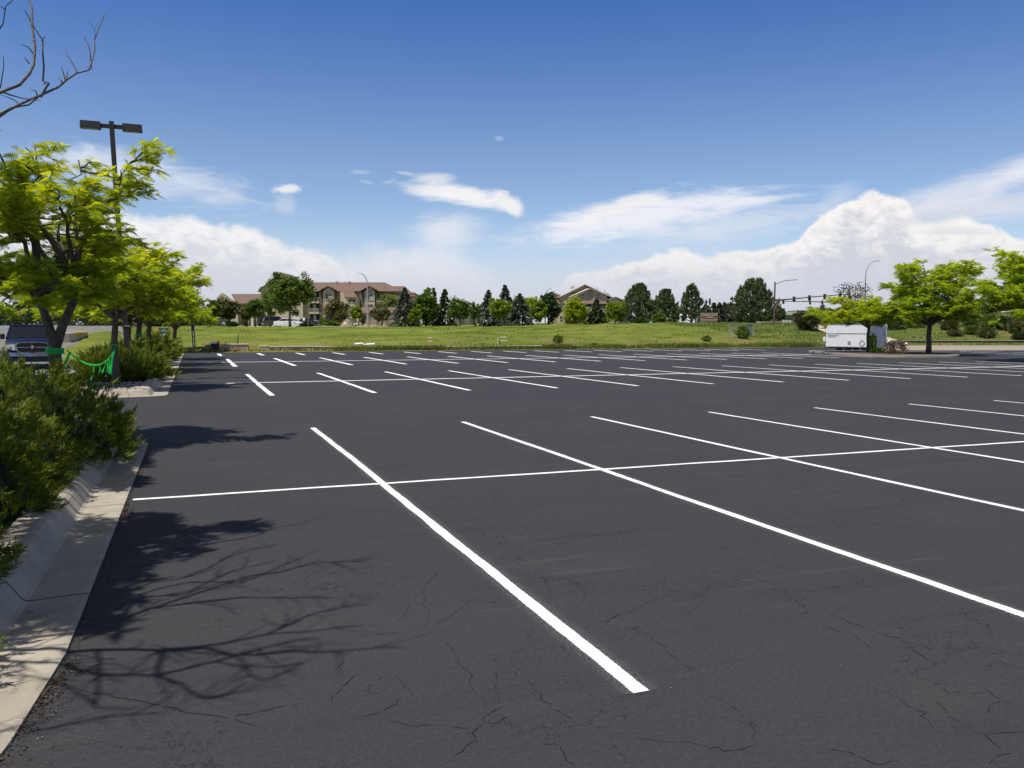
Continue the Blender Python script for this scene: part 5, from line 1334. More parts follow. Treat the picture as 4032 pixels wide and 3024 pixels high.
def bin_():
    B = hit(847/1.8228, 1381/1.8228) ; d = B.dot(FW); k = d / FS; t = empty('rubbish_bin', B, 0, 'round black rubbish bin overfilled with bags in front of the brown wall', 'rubbish bin')
    h = zat(1353, d) - B.z; r = 16 * k; q = MB(); pr = [(r*.82,0),(r*.86,h*.3),(r*.92,h*.62),(r*.98,h*.9),(r*1.05,h*.92),(r*1.05,h),(r*.95,h),(r*.9,h*.8)]; n = 20
    vs = [(a*math.cos(2*math.pi*i/n), a*math.sin(2*math.pi*i/n), z) for a, z in pr for i in range(n)]
    q.add(vs, [(j*n+i, j*n+(i+1)%n, (j+1)*n+(i+1)%n, (j+1)*n+i) for j in range(len(pr)-1) for i in range(n)] + [tuple(range(7*n, 8*n))]); q.build('body', M['bin'], t)
    for z in (.35, .6, .8): q = MB(); q.tube([(0,0,h*z-.012),(0,0,h*z+.012)],[r*(.87+.1*z)]*2,20,cap=False); q.build('hoop', M['bin'], t)
    def blob(name, c, s, m, seed, lab):
        rng = random.Random(seed); q = MB(); vs = []; nn, mm = 10, 6
        for j in range(mm+1):
            for i in range(nn):
                a, e = 2*math.pi*i/nn, math.pi*(j/mm-.5); w = rng.uniform(.8, 1.15); vs.append((c[0]+s[0]*w*math.cos(a)*math.cos(e), c[1]+s[1]*w*math.sin(a)*math.cos(e), c[2]+s[2]*w*math.sin(e)))
        q.add(vs, [(j*nn+i, j*nn+(i+1)%nn, (j+1)*nn+(i+1)%nn, (j+1)*nn+i) for j in range(mm) for i in range(nn)]); o = q.build(name, m, base=c); o.location = c
        tag(o, lab, 'rubbish')
    bz = B.z + h
    blob('orange_bag', (B.x + r*.75, B.y, bz + .08), (.12,.12,.13), M['orange'], 2, 'crumpled orange bag on the right rim of the rubbish bin')
    blob('white_bag', (B.x - r*.3, B.y, bz + .05), (.2,.16,.12), M['white'], 3, 'crumpled white bags heaped in the middle of the rubbish bin')
    q = MB(); q.box((0,0,0),(.6,.35,.02)); o = q.build('cardboard_sheet', M['white'], loc=(B.x - r*1.3, B.y + .25, bz - .02)); o.rotation_euler = (0, R(-24), .2); tag(o, 'pale sheet of card leaning over the wall left of the rubbish bin', 'card')
M['bin'] = mat('black_bin_plastic', (.028, .026, .026), .8, var=.2); M['orange'] = mat('orange_plastic', (.65, .12, .035), .6)
bin_()

def stake(px0, px1, label, w=.035, col='dark', name='stake'):
    a = hit(px0[0]/1.8228, px0[1]/1.8228); d = a.dot(FW); b = at(px1[0], d, zat(px1[1], d)); q = MB(); base = a.copy()
    q.tube([a - Vector((0,0,.1)), a.lerp(b,.5) + Vector((.01,0,0)), b], [w, w*.9, w*.6], 6); o = q.build(name, M[col], base=base); o.location = base; tag(o, label, 'stake')
M['green_metal'] = mat('dark_green_metal', (.03, .05, .02), .6)
stake((931, 1376), (944, 1313), 'green metal fence stake leaning right behind the brown block wall', .045, 'green_metal')
stake((892, 1376), (890, 1344), 'short dark stake behind the brown block wall', .03)
stake((1577, 1367), (1576, 1344), 'thin dark stake sticking up mid lawn near the yellow flower', .025)
stake((1962, 1368), (1961, 1330), 'pale post standing in the bed of the raised reddish wall', .05, 'cap', 'post')
stake((1967, 1368), (1967, 1340), 'dark post right against the pale post in the raised bed', .05, 'dark', 'post')
for i, x in enumerate((1772, 1780, 1786)): stake((x, 1368), (x - 1, 1336 + i * 5), ['tall', 'middle', 'short'][i] + ' pale broken stalk in the bed beside the brown wall', .03, 'timber', 'broken_stalk')
def pipe_litter():
    a = hit(1398/1.8228, 1362/1.8228); d = a.dot(FW); q = MB(); e = RT
    q.tube([a + Vector((0,0,.12)), a + e*.55 + Vector((0,0,.18)), a + e*.9 + Vector((0,0,.06)), a + e*1.0 + Vector((0,0,.10)), a + e*1.7 + Vector((0,0,.12))], [.10,.09,.05,.09,.10], 10)
    o = q.build('white_pipe', M['white'], base=a); o.location = a; tag(o, 'crushed white pipe or tubing lying on top of the low garden wall', 'pipe')
pipe_litter()
def seam_dirt():
    rng = np.random.default_rng(31); Q = []
    for v0, sv, n in ((8.75, .28, 420), (4.55, .22, 380), (11.6, .5, 160), (6.6, .6, 160), (3.9, .3, 160)):
        q = np.stack([-.655 + np.abs(rng.normal(0, .045, n)) - .02, rng.normal(v0, sv, n), np.full(n, .006)], 1); Q.append(q)
    P = np.concatenate(Q); P[:, 0] -= np.where(P[:, 1] < 4.7, (4.8 - P[:, 1]) * .12, 0); P[:, 2] += rng.uniform(0, .014, len(P)); n = len(P)
    D = unit(rng.normal(size=(n, 3)) * np.array([1, 1, .4])); S = unit(np.cross(D, rng.normal(0, .5, (n, 3)) + np.array([0, 0, 1])))
    L = rng.uniform(.006, .022, n); V, F, T = rhombs(P, D, S, L, L * .6, rng.uniform(0, 1, n))
    tag(mesh_np('seam_dirt', V, F, T, leaf_mat('crumbled_dirt', (.045, .032, .022), (.20, .15, .11), 0)), 'crumbs of brown dirt and dry needles along the gutter seam', 'dirt', kind='stuff')
seam_dirt()
for (x0, x1, y), lab in zip(((1686, 1703, 1349), (1686, 1702, 1336), (1970, 1996, 1333), (1970, 2000, 1347)), ('near white marker strip lying on the lawn', 'far faint white marker strip on the lawn', 'upper pale strip in the grass right of the two posts', 'lower pale strip in the grass right of the two posts')):
    a = hit(x0/1.8228, y/1.8228); b = hit(x1/1.8228, y/1.8228); c = (a+b)/2; q = MB(); q.box((0,0,.13),((b-a).length,.12,.05),0,bev=.015); o = q.build('marker_strip', M['white'], loc=c); o.rotation_euler = (0,0,math.atan2((b-a).y,(b-a).x)); tag(o, lab, 'marker')

def chain_fence():
    a = hit(2871/1.8228, 1334/1.8228); b = hit(2969/1.8228, 1323/1.8228); d = a.dot(FW); zt = zat(1275, d)
    e = (b - a); L = Vector((e.x, e.y, 0)).length; t = empty('chain_link_panel', a, math.atan2(e.y, e.x), 'standing chain-link fence panel with a shrub growing through it on the slope', 'fence')
    H = zt - a.z; zr = b.z - a.z
    for x in (0, L*.75, L): q = MB(); q.tube([(x,0,zr*x/L-.1),(x,0,H)],.03,8); q.build('post', M['steel'], t)
    q = MB(); q.tube([(0,0,H),(L,0,H)],.025,6); q.build('top_rail', M['steel'], t)
    q = MB(); n = 26
    for i in range(-n, n*2):
        x0 = i*L/n; 
        for s in (1,-1):
            xa, xb = (x0, x0+H) if s > 0 else (x0+H, x0); lo = .05
            pts = []
            for f in (0, 1): pts.append((xa+(xb-xa)*f, 0.0, lo+(H-lo)*f))
            (x1,_,z1),(x2,_,z2) = pts
            # clip to the panel
            if x1 == x2: continue
            def zc(x): return z1+(z2-z1)*(x-x1)/(x2-x1)
            xl, xh = max(0, min(x1,x2)), min(L, max(x1,x2))
            if xh - xl > .05: q.tube([(xl,0,zc(xl)),(xh,0,zc(xh))], .006, 3, cap=False)
    q.build('mesh', M['steel'], t)
    q = MB(); q.box((L*.875, .25, H/2+zr/2), (L*.24, .02, H-zr)); q.build('side_panel', M['fence_grey'], t)
M['fence_grey'] = mat('dull_mesh_panel', (.22, .24, .25), .7, var=.2)
chain_fence()

# ================================================================== APARTMENT BUILDINGS (local x = right, y = away, z = up; photo pixels scaled to metres)
class Facade:
    def __init__(s, name, sx0, sy0, d, label, cat='building', dz=0.0):
        s.k = d / FS; s.sx0, s.sy0 = sx0, sy0; B = at(sx0, d); B.z = zat(sy0, d)
        s.t = empty(name, B, -YAW, label, cat); s.B = B
    def X(s, x): return (x - s.sx0) * s.k
    def Z(s, y): return (s.sy0 - y) * s.k
    def box(s, name, x0, x1, y0, y1, f, b, m, parent=None):          # x range, rows top..bottom, front/back depth in metres
        q = MB(); q.box(((s.X(x0)+s.X(x1))/2, (f+b)/2, (s.Z(y0)+s.Z(y1))/2), (abs(s.X(x1)-s.X(x0)), abs(b-f), abs(s.Z(y0)-s.Z(y1)))); return q.build(name, M[m], parent or s.t)
    def poly(s, name, pts, f, b, m, parent=None):
        q = MB(); q.face([(s.X(x), s.Z(y)) for x, y in pts], f, b); return q.build(name, M[m], parent or s.t)
    def quad(s, name, pts, m, parent=None, th=.12):                   # pts: (px, py, depth) roof planes with a little thickness
        v = [(s.X(x), y_, s.Z(y)) for x, y, y_ in pts]; n = len(v); q = MB()
        q.add(v + [(a, b, c - th) for a, b, c in v], [tuple(range(n)), tuple(range(2*n-1, n-1, -1))] + [(i, n+i, n+(i+1)%n, (i+1)%n) for i in range(n)]); return q.build(name, M[m], parent or s.t)
    def window(s, x0, x1, y0, y1, f, parent=None, split=True, trim=True, blind=.45):
        w = s.box('window', x0, x1, y0, y1, f - .05, f + .05, 'glass', parent)
        if blind: s.box('blind', x0 + (x1-x0)*(.5 if split else 0), x1, y0 + (y1-y0)*.45, y1, f - .07, f - .045, 'blind', w)
        if trim:
            e = 1.6
            q = MB()
            for a0, a1, b0, b1 in ((x0-e, x1+e, y0-e, y0), (x0-e, x1+e, y1, y1+e), (x0-e, x0, y0, y1), (x1, x1+e, y0, y1)) + ((((x0+x1)/2-.4, (x0+x1)/2+.4, y0, y1),) if split else ()):
                q.box(((s.X(a0)+s.X(a1))/2, f - .06, (s.Z(b0)+s.Z(b1))/2), (abs(s.X(a1)-s.X(a0)), .12, abs(s.Z(b0)-s.Z(b1))))
            q.build('frame', M['trim'], w)
        return w
    def archwin(s, xc, r, ya, f, parent=None):                        # half round light over a window; ya = springing row
        pts = [(xc + r*math.cos(math.pi*i/10), ya - r*math.sin(math.pi*i/10)) for i in range(11)]
        w = s.poly('arched_light', pts, f - .05, f + .05, 'blind' if r > 12.5 else 'glass', parent); q = MB()
        P_ = [(s.X(x), f - .08, s.Z(y)) for x, y in pts]; q.tube(P_, 1.3*s.k, 5); q.tube([P_[0], P_[-1]], 1.0*s.k, 5)
        for i in (3, 5, 7): q.tube([(s.X(xc), f - .08, s.Z(ya)), P_[i]], .35*s.k, 4)
        q.build('frame', M['trim'], w); return w
    def balcony(s, x0, x1, y0, yr, y1, f, parent=None, dep=1.4):       # flat panel coloured as recess shade, top y0, rail top yr, floor y1
        r = s.box('balcony_shade_panel', x0, x1, y0, y1, f - .02, f + .1, 'dark', parent)
        s.box('door', x0 + (x1-x0)*.30, x0 + (x1-x0)*.62, y0 + 3, y1, f - .05, f - .022, 'blind', r)
        q = MB(); n = max(5, int((x1-x0)/1.9)); 
        for yy, h in ((yr, 1.1), (y1 - 1, 1.1)): q.box(((s.X(x0)+s.X(x1))/2, f - dep, s.Z(yy)), (s.X(x1)-s.X(x0), .1, h*s.k))
        for i in range(n + 1):
            x = s.X(x0 + (x1-x0)*i/n); q.box((x, f - dep, (s.Z(yr)+s.Z(y1))/2), ((.9 if i in (0, n, n//2) else .42)*s.k, .08, s.Z(yr)-s.Z(y1)))
        q.build('railing', M['trim'], r)
        s.box('floor_slab', x0 - 1, x1 + 1, y1, y1 + 4, f - dep - .1, f + .05, 'trim', r)
    def vents(s, lst, f):
        for x, y0, y1 in lst: q = MB(); q.tube([(s.X(x), f, s.Z(y1)), (s.X(x), f, s.Z(y0))], 1.0*s.k, 6); q.build('roof_vent', M['roof_d'], s.t)
M['roof_d'] = mat('dark_vent_metal', (.05, .035, .03), .7)

def building_one():
    F = Facade('apartment_building', 1300, 1284, 200, 'three-storey apartment block with brown roof, arched gable windows and stone pillars')
    F.box('wall', 1040, 1592, 1147, 1292, 0, 14, 'stucco')
    # main roof planes
    F.quad('roof', [(1060, 1148.5, -.9), (1592, 1148.5, -.9), (1500, 1106, 7.5), (1487, 1106, 7.5), (1060, 1106, 7.5)], 'roof')
    F.quad('roof_slope', [(1500, 1123, 5.5), (1585, 1123, 5.5), (1643, 1168, -.9), (1470, 1150, -.6), (1487, 1108, 7.2)], 'roof')
    F.quad('roof_back', [(1060, 1106, 7.5), (1487, 1106, 7.5), (1530, 1135, 15), (1060, 1135, 15)], 'roof')
    F.box('fascia', 1180, 1590, 1148.3, 1150.3, -1.0, -.9, 'roof_d')
    # left cross gable (mostly behind the big tree)
    F.poly('gable_wall', [(1042, 1284), (1205, 1284), (1205, 1146), (1122, 1078), (1042, 1138)], -2.0, 1, 'stucco')
    F.quad('gable_roof', [(1034, 1150, -2.8), (1122, 1076, -2.8), (1122, 1076, 9), (1034, 1150, 9)], 'roof'); F.quad('gable_roof', [(1122, 1076, -2.8), (1212, 1151, -2.8), (1212, 1151, 9), (1122, 1076, 9)], 'roof')
    # left low wing
    F.poly('wing_wall', [(885, 1290), (958, 1290), (958, 1196), (903, 1158), (885, 1172)], -3, -2.4, 'stucco')
    F.box('wing_side', 958, 1045, 1194, 1290, -2.6, 6, 'stucco_d')
    F.quad('wing_roof', [(955, 1197, -3.3), (1045, 1197, -3.3), (1045, 1156, 3), (901, 1156, 3)], 'roof')
    F.quad('wing_roof', [(880, 1176, -3.6), (902, 1155.5, -3.6), (957, 1198, -3.6), (955, 1201, -3.6), (902, 1160, -3.6), (882, 1179, -3.6)], 'trim')
    # arched bays
    for xc, ys, hw in ((1304.5, 1152, 19), (1464, 1153, 18)):
        F.poly('bay_wall', [(xc-hw, 1284), (xc+hw, 1284), (xc+hw, 1147), (xc, 1131), (xc-hw, 1147)], -1.6, 0, 'stucco')
        e = hw + 21
        F.quad('bay_gable', [(xc-e, 1150, -2.2), (xc, 1128.5, -2.2), (xc, 1128.5, 5), (xc-e, 1150, 2.0)], 'roof'); F.quad('bay_gable', [(xc, 1128.5, -2.2), (xc+e, 1150, -2.2), (xc+e, 1150, 2.0), (xc, 1128.5, 5)], 'roof')
        q = MB()
        for sg in (-1, 1): q.tube([(F.X(xc), -2.25, F.Z(1130)), (F.X(xc+sg*e), -2.25, F.Z(1151))], 1.1*F.k, 4)
        q.build('barge_board', M['roof_d'], F.t)
        F.archwin(xc, 12.8 if xc < 1400 else 12.0, ys + 2.5, -1.62); F.window(xc-12.5, xc+12.5, ys+6, ys+29, -1.62)
        F.window(xc-12.5, xc+12.5, 1200, 1222, -1.62); F.window(xc-12.5, xc+12.5, 1244, 1266, -1.62)
        for sg in (-1, 1): F.box('bay_trim', xc+sg*hw-1.2, xc+sg*hw+1.2, 1149, 1284, -1.72, -1.55, 'trim')
    for x0, x1, yt in ((1266, 1285, 1150), (1322, 1332, 1150), (1424, 1446, 1152), (1482, 1492, 1150)): F.box('stone_pillar', x0, x1, yt, 1286, -1.0, .2, 'stone')
    for yt, yr, yb in ((1151, 1174, 1191), (1196, 1216, 1232), (1238, 1262, 1276)): F.balcony(1226, 1265, yt, yr, yb, -.1)
    F.window(1336, 1348, 1160, 1177, -.05)
    # porch roof between the bays
    F.quad('porch_roof', [(1350, 1149, -1), (1400, 1149, -1), (1424, 1173, -3.6), (1378, 1173, -3.6)], 'roof'); F.poly('porch_side', [(1354, 1151), (1378, 1175), (1378, 1286), (1354, 1286)], -2.8, -.1, 'stucco')
    F.box('porch_wall', 1378, 1424, 1175, 1288, -3.0, 0, 'stucco'); F.balcony(1388, 1412, 1181, 1193, 1203, -3.02, dep=.6); F.balcony(1388, 1412, 1222, 1236, 1250, -3.02, dep=.6)
    F.window(1399, 1421, 1151, 1158, -.05, trim=False, blind=0)
    for yt, yr, yb in ((1159, 1175, 1187), (1200, 1216, 1228)): F.balcony(1492, 1521, yt, yr, yb, -.1)
    F.window(1535, 1556, 1160, 1180, -.05); F.window(1535, 1556, 1204, 1224, -.05)
    # far right end
    F.quad('end_roof', [(1612, 1149, 3), (1630, 1149, 3), (1644, 1157, 0), (1614, 1157, 0)], 'roof'); F.box('end_wall', 1590, 1640, 1157, 1288, .5, 8, 'stucco_d')
    F.vents([(1298, 1108, 1114), (1311, 1102, 1114), (1314, 1104, 1114), (1319, 1103, 1116), (1345, 1104, 1110), (1355, 1104, 1110), (1362.5, 1103, 1116), (1366.5, 1102, 1114), (1369, 1104, 1116)], 5)
    F.vents([(1249, 1120, 1124), (1259, 1130, 1133), (1269, 1133, 1142), (1272, 1134, 1142), (1478, 1136, 1144), (1484, 1138, 1145), (1517, 1131, 1137), (1573, 1134, 1144), (1587, 1134, 1144)], 1.0)
building_one()

def building_two():
    F = Facade('apartment_building', 2300, 1280, 195, 'tan apartment block with broad nested gables and two arched windows')
    F.poly('wall', [(2202, 1285), (2402, 1285), (2402, 1168), (2300, 1123), (2202, 1168)], 0, 12, 'stucco_d')
    F.quad('roof', [(2196, 1172, -.8), (2300, 1121, -.8), (2300, 1121, 13), (2196, 1172, 13)], 'roof'); F.quad('roof', [(2300, 1121, -.8), (2411, 1172, -.8), (2411, 1172, 13), (2300, 1121, 13)], 'roof')
    q = MB(); q.tube([(F.X(2196), -.85, F.Z(1173)), (F.X(2300), -.85, F.Z(1122.5)), (F.X(2411), -.85, F.Z(1173.5))], 1.3*F.k, 4); q.build('barge_board', M['trim'], F.t)
    F.quad('inner_slope', [(2245, 1168, -2.2), (2313, 1138, -2.2), (2305, 1138, -.1), (2232, 1172, -.1)], 'cap')
    F.poly('gable_wall', [(2222, 1285), (2384, 1285), (2384, 1168), (2318, 1140), (2240, 1176), (2222, 1186)], -2.4, 0, 'stucco')
    F.quad('gable_roof', [(2226, 1186, -3.0), (2317, 1138, -3.0), (2317, 1138, -.1), (2226, 1186, -.1)], 'roof'); F.quad('gable_roof', [(2317, 1138, -3.0), (2400, 1172, -3.0), (2400, 1172, -.1), (2317, 1138, -.1)], 'roof')
    q = MB(); q.tube([(F.X(2192), -3.05, F.Z(1198)), (F.X(2226), -3.05, F.Z(1187)), (F.X(2317), -3.05, F.Z(1139.5)), (F.X(2402), -3.05, F.Z(1173))], 1.3*F.k, 4); q.build('barge_board', M['trim'], F.t)
    for sg in (-1, 1): F.box('panel_trim', 2303+sg*0-1.2 if sg < 0 else 2331, 2303+1.2 if sg < 0 else 2333.4, 1147, 1184, -2.55, -2.4, 'trim')
    F.box('recess_panel', 2304, 2331, 1147, 1184, -2.44, -2.36, 'stucco_d')
    F.archwin(2287, 11.5, 1169, -2.45); F.window(2276, 2298, 1171, 1183, -2.45)
    F.archwin(2349.5, 10.5, 1168, -2.45); F.window(2339.5, 2360, 1170, 1182, -2.45, blind=.9)
    F.quad('skirt_roof', [(2270, 1198, -4.2), (2388, 1198, -4.2), (2384, 1184.5, -2.4), (2272, 1184.5, -2.4)], 'roof')
    F.balcony(2294, 2321, 1200, 1212, 1228, -2.45, dep=1.6); F.balcony(2357, 2378, 1200, 1218, 1231, -2.45, dep=1.6); F.balcony(2357, 2378, 1238, 1254, 1268, -2.45, dep=1.6); F.balcony(2294, 2321, 1238, 1252, 1266, -2.45, dep=1.6)
    F.box('side_wall', 2196, 2222, 1196, 1287, -3.4, 2, 'stucco'); F.poly('side_gable', [(2190, 1201), (2206, 1192), (2222, 1201)], -3.7, 0, 'roof')
    F.window(2200, 2208, 1207, 1219, -3.45, split=False, blind=0); F.window(2200, 2208, 1246, 1258, -3.45, split=False, blind=0)
    F.quad('left_roof', [(2164, 1172, 2), (2200, 1172, 2), (2212, 1155, 6), (2158, 1155, 6)], 'roof'); F.box('left_wall', 2168, 2204, 1172, 1287, 2.5, 10, 'stucco_d')
    F.quad('left_low_roof', [(2182, 1194, -1), (2205, 1194, -1), (2222, 1181, 1), (2180, 1181, 1)], 'roof')
    F.poly('right_gable', [(2388, 1285), (2430, 1285), (2430, 1186), (2412, 1173), (2388, 1184)], -4.0, -1, 'stucco')
    F.quad('right_gable_roof', [(2379, 1184, -4.5), (2413, 1171, -4.5), (2413, 1171, 2), (2379, 1184, 2)], 'roof'); F.quad('right_gable_roof', [(2413, 1171, -4.5), (2444, 1185, -4.5), (2444, 1185, 2), (2413, 1171, 2)], 'roof')
    q = MB(); q.tube([(F.X(2379), -4.55, F.Z(1185)), (F.X(2413), -4.55, F.Z(1172.5)), (F.X(2444), -4.55, F.Z(1186))], 1.2*F.k, 4); q.build('barge_board', M['trim'], F.t)
    F.quad('right_roof', [(2384, 1163, 5), (2411, 1163, 5), (2409, 1150, 8), (2380, 1150, 8)], 'roof'); F.box('right_turret', 2392, 2411, 1163, 1185, 4, 8, 'roof_d')
    F.quad('far_right_roof', [(2430, 1187, 0), (2475, 1187, 0), (2470, 1175, 4), (2426, 1175, 4)], 'roof'); F.box('far_right_wall', 2430, 2475, 1187, 1286, .5, 8, 'stucco_d')
    F.vents([(2245, 1132, 1141), (2249, 1130, 1139), (2253, 1126, 1138), (2258, 1127, 1136), (2347, 1133, 1146), (2377, 1144, 1158), (2254, 1144, 1160), (2258, 1150, 1165)], -.9)
building_two()

def garage(x0, x1, yr, ye, yb, d, label, wallm='stucco_d'):
    F = Facade('garage_block', (x0+x1)/2, yb, d, label, 'garage'); xc = (x0+x1)/2
    F.box('wall', x0+2, x1-2, ye, yb+6, 0, 6, wallm); F.quad('roof', [(x0-2, ye+1, -.6), (x1+2, ye+1, -.6), (x1-2, yr, 3), (x0+2, yr, 3)], 'roof'); F.quad('rear_roof', [(x0+2, yr, 3), (x1-2, yr, 3), (x1+2, ye, 6.6), (x0-2, ye, 6.6)], 'roof')
    F.box('fascia', x0-2, x1+2, ye+.6, ye+3, -.7, -.6, 'roof_d')
    n = max(1, int((x1-x0)/34))
    for i in range(n): a = x0 + (i+.5)*(x1-x0)/n; F.box('garage_door', a-12, a+12, ye+12, yb+4, -.05, .02, 'stucco', )
garage(1416, 1566, 1209, 1232, 1278, 170, 'long low brown garage block in front of the apartments, right of the curved street light')
garage(1782, 1900, 1214, 1234, 1274, 172, 'low brown garage block between the two groups of spruces')
def left_garage():
    F = Facade('garage_block', 800, 1284, 165, 'beige garage wall glimpsed between the trunks left of the olive tree', 'garage')
    F.box('wall', 690, 850, 1225, 1292, 0, 8, 'pale_wall'); F.quad('roof', [(686, 1227, -.6), (856, 1227, -.6), (850, 1206, 4), (690, 1206, 4)], 'roof'); F.box('garage_door', 798, 834, 1240, 1290, -.06, .02, 'pale_door'); F.box('stone_panel', 836, 852, 1240, 1290, -.1, .05, 'stone')
    for x in (980, 1000, 1022): F.box('entry_column', x, x+7, 1246, 1290, -1, 0, 'trim')
    F.box('entry_wall', 975, 1040, 1244, 1290, .2, 3, 'pale_wall')
M['pale_wall'] = mat('beige_wall', (.26, .235, .20), .9); M['pale_door'] = mat('grey_garage_door', (.29, .285, .28), .7)
left_garage()

# right-hand commercial buildings
def far_right_buildings():
    F = Facade('shop_building', 3110, 1268, 260, 'flat-roofed tan shop building seen behind the traffic signal pole', 'building')
    F.box('wall', 3075, 3130, 1238, 1275, 0, 10, 'tan_wall'); F.box('parapet', 3071, 3086, 1223, 1245, 1, 6, 'cream_wall'); F.box('window_band', 3084, 3108, 1252, 1259, -.1, .05, 'glass'); F.box('window_band', 3115, 3127, 1252, 1259, -.1, .05, 'glass'); F.box('canopy', 3070, 3134, 1237, 1240, -1, 1, 'trim')
    F = Facade('shop_building', 3170, 1268, 280, 'cream flat-roofed building behind the reddish bush', 'building')
    F.box('wall', 3132, 3250, 1223, 1275, 0, 10, 'cream_wall'); F.box('parapet', 3131, 3251, 1221.5, 1223.5, -.3, 10.3, 'trim')
    F = Facade('perimeter_wall', 3040, 1269, 205, 'low tan wall on the crest behind the signal pole', 'wall'); F.box('wall', 3008, 3077, 1260, 1275, 0, .3, 'tan_wall'); F.box('coping', 3007, 3078, 1258.5, 1260.5, -.05, .35, 'trim')
    F = Facade('white_fence', 3098, 1269, 200, 'white panel fence on the crest between signal pole and brown kiosk', 'fence')
    for x in np.arange(3074, 3125, 12.0): F.box('panel', x, x+11, 1261, 1264.5, 0, .1, 'white'); F.box('panel', x+2, x+13, 1266, 1270, 0, .1, 'white')
    for x in np.arange(3074, 3136, 12.0): F.box('post', x-.5, x+.5, 1260, 1272, -.05, .12, 'roof_d')
    F = Facade('kiosk', 3138, 1268, 196, 'small dark brown hip-roofed kiosk partly behind the reddish bush', 'kiosk'); F.box('wall', 3127, 3158, 1236, 1275, 0, 2.2, 'stucco_k'); q = MB()
    q.add([(F.X(3124), -.5, F.Z(1235)), (F.X(3162), -.5, F.Z(1235)), (F.X(3162), 2.8, F.Z(1235)), (F.X(3124), 2.8, F.Z(1235)), (F.X(3138), 1.2, F.Z(1229)), (F.X(3150), 1.2, F.Z(1229))], [(0,1,5,4),(1,2,5),(2,3,4,5),(3,0,4),(3,2,1,0)]); q.build('roof', M['roof_d'], F.t)
    F.box('window', 3144, 3154, 1237, 1250, -.06, .02, 'glass'); F.box('meter_box', 3121, 3127, 1256, 1264, .2, .8, 'black')
    F = Facade('truck_cab', 2100, 1267, 150, 'white truck with dark windows parked beyond the trees left of the tan building', 'truck')
    q = MB(); q.add([(F.X(x), y, F.Z(z)) for y in (0, 2.0) for x, z in ((2083,1266),(2083,1252),(2088,1249),(2100,1249),(2105,1256),(2116,1258),(2118,1266))], [tuple(range(7)), tuple(range(13,6,-1))] + [(i,7+i,7+(i+1)%7,(i+1)%7) for i in range(7)]); q.build('body', M['car_white'], F.t)
    F.box('window', 2086, 2090, 1251, 1257, -.05, .02, 'glass'); F.box('window', 2093, 2100, 1251, 1257, -.05, .02, 'glass'); F.box('grille', 2106, 2117, 1261, 1264, -.05, .02, 'black')
    for x in (2088, 2111): q = MB(); q.tube([(F.X(x), -.05, F.Z(1267)), (F.X(x), .2, F.Z(1267))], 3.2*F.k, 14); q.build('wheel', M['tyre'], F.t)
    F = Facade('church_hall', 2660, 1272, 185, 'white low building with sloping roof seen through the pines', 'building'); F.poly('wall', [(2620,1276),(2702,1276),(2702,1225),(2690,1228),(2660,1256),(2620,1256)], 0, 8, 'white'); F.quad('roof', [(2616,1257,-.5),(2660,1257,-.5),(2652,1251,4),(2624,1251,4)], 'cream_wall'); F.box('window', 2622, 2650, 1260, 1264, -.06, .02, 'glass')
M['tan_wall'] = mat('tan_block_wall', (.34, .22, .14), .9); M['cream_wall'] = mat('cream_render', (.56, .50, .36), .9); M['stucco_k'] = mat('dark_brown_stucco', (.055, .040, .030), .9)
far_right_buildings()

# ================================================================== STREET LIGHTS AND SIGNALS
def street_light(sx, sy0, top, head, d, label, left=False, r=.09):
    B = at(sx, d); B.z = zat(sy0, d) - .2; k = d / FS; t = empty('street_light', B, -YAW, label, 'street light'); H = zat(top, d) - B.z
    hx = (head[0] - sx) * k; hz = zat(head[1], d) - B.z; q = MB(); pts = [(0, 0, 0), (0, 0, H * .78)]
    z0 = H * .78
    for i in range(1, 9): a = math.pi / 2 * i / 8; pts.append((hx * .62 * (1 - math.cos(a)), 0, z0 + (H - z0) * math.sin(a)))
    pts.append((hx * .85, 0, hz + .03)); n = len(pts); q.tube(pts, [r*1.25, r*.8] + [r*.72 - r*.28*i/8 for i in range(1, 9)] + [r*.42], 8); q.build('pole', M['steel'], t)
    q = MB(); sg = 1 if hx > 0 else -1; q.add([(hx*.82, -.14, hz-.05), (hx*.82, .14, hz-.05), (hx*.82, .1, hz+.1), (hx*.82, -.1, hz+.1), (hx + sg*.25, -.1, hz-.12), (hx + sg*.25, .1, hz-.12), (hx + sg*.22, .05, hz+.0), (hx + sg*.22, -.05, hz+.0)],
        [(0,1,2,3),(4,7,6,5),(0,4,5,1),(1,5,6,2),(2,6,7,3),(3,7,4,0)]); q.build('lamp_head', M['white'], t)
street_light(1451, 1287, 1074, (1393, 1077), 150, 'curved steel street light leaning left in front of the first apartment block', r=.13)
street_light(2146, 1286, 1137, (2179, 1136), 150, 'steel street light with right-hand arm in front of the dark round tree', r=.12)
street_light(3397, 1290, 1028, (3461, 1028), 118, 'tall curved street light rising above the bare shrub tree behind the trailer', r=.10)
street_light(2738, 1275, 1155, (2776, 1155), 172, 'street light arm poking out right of the thin pine', r=.08)

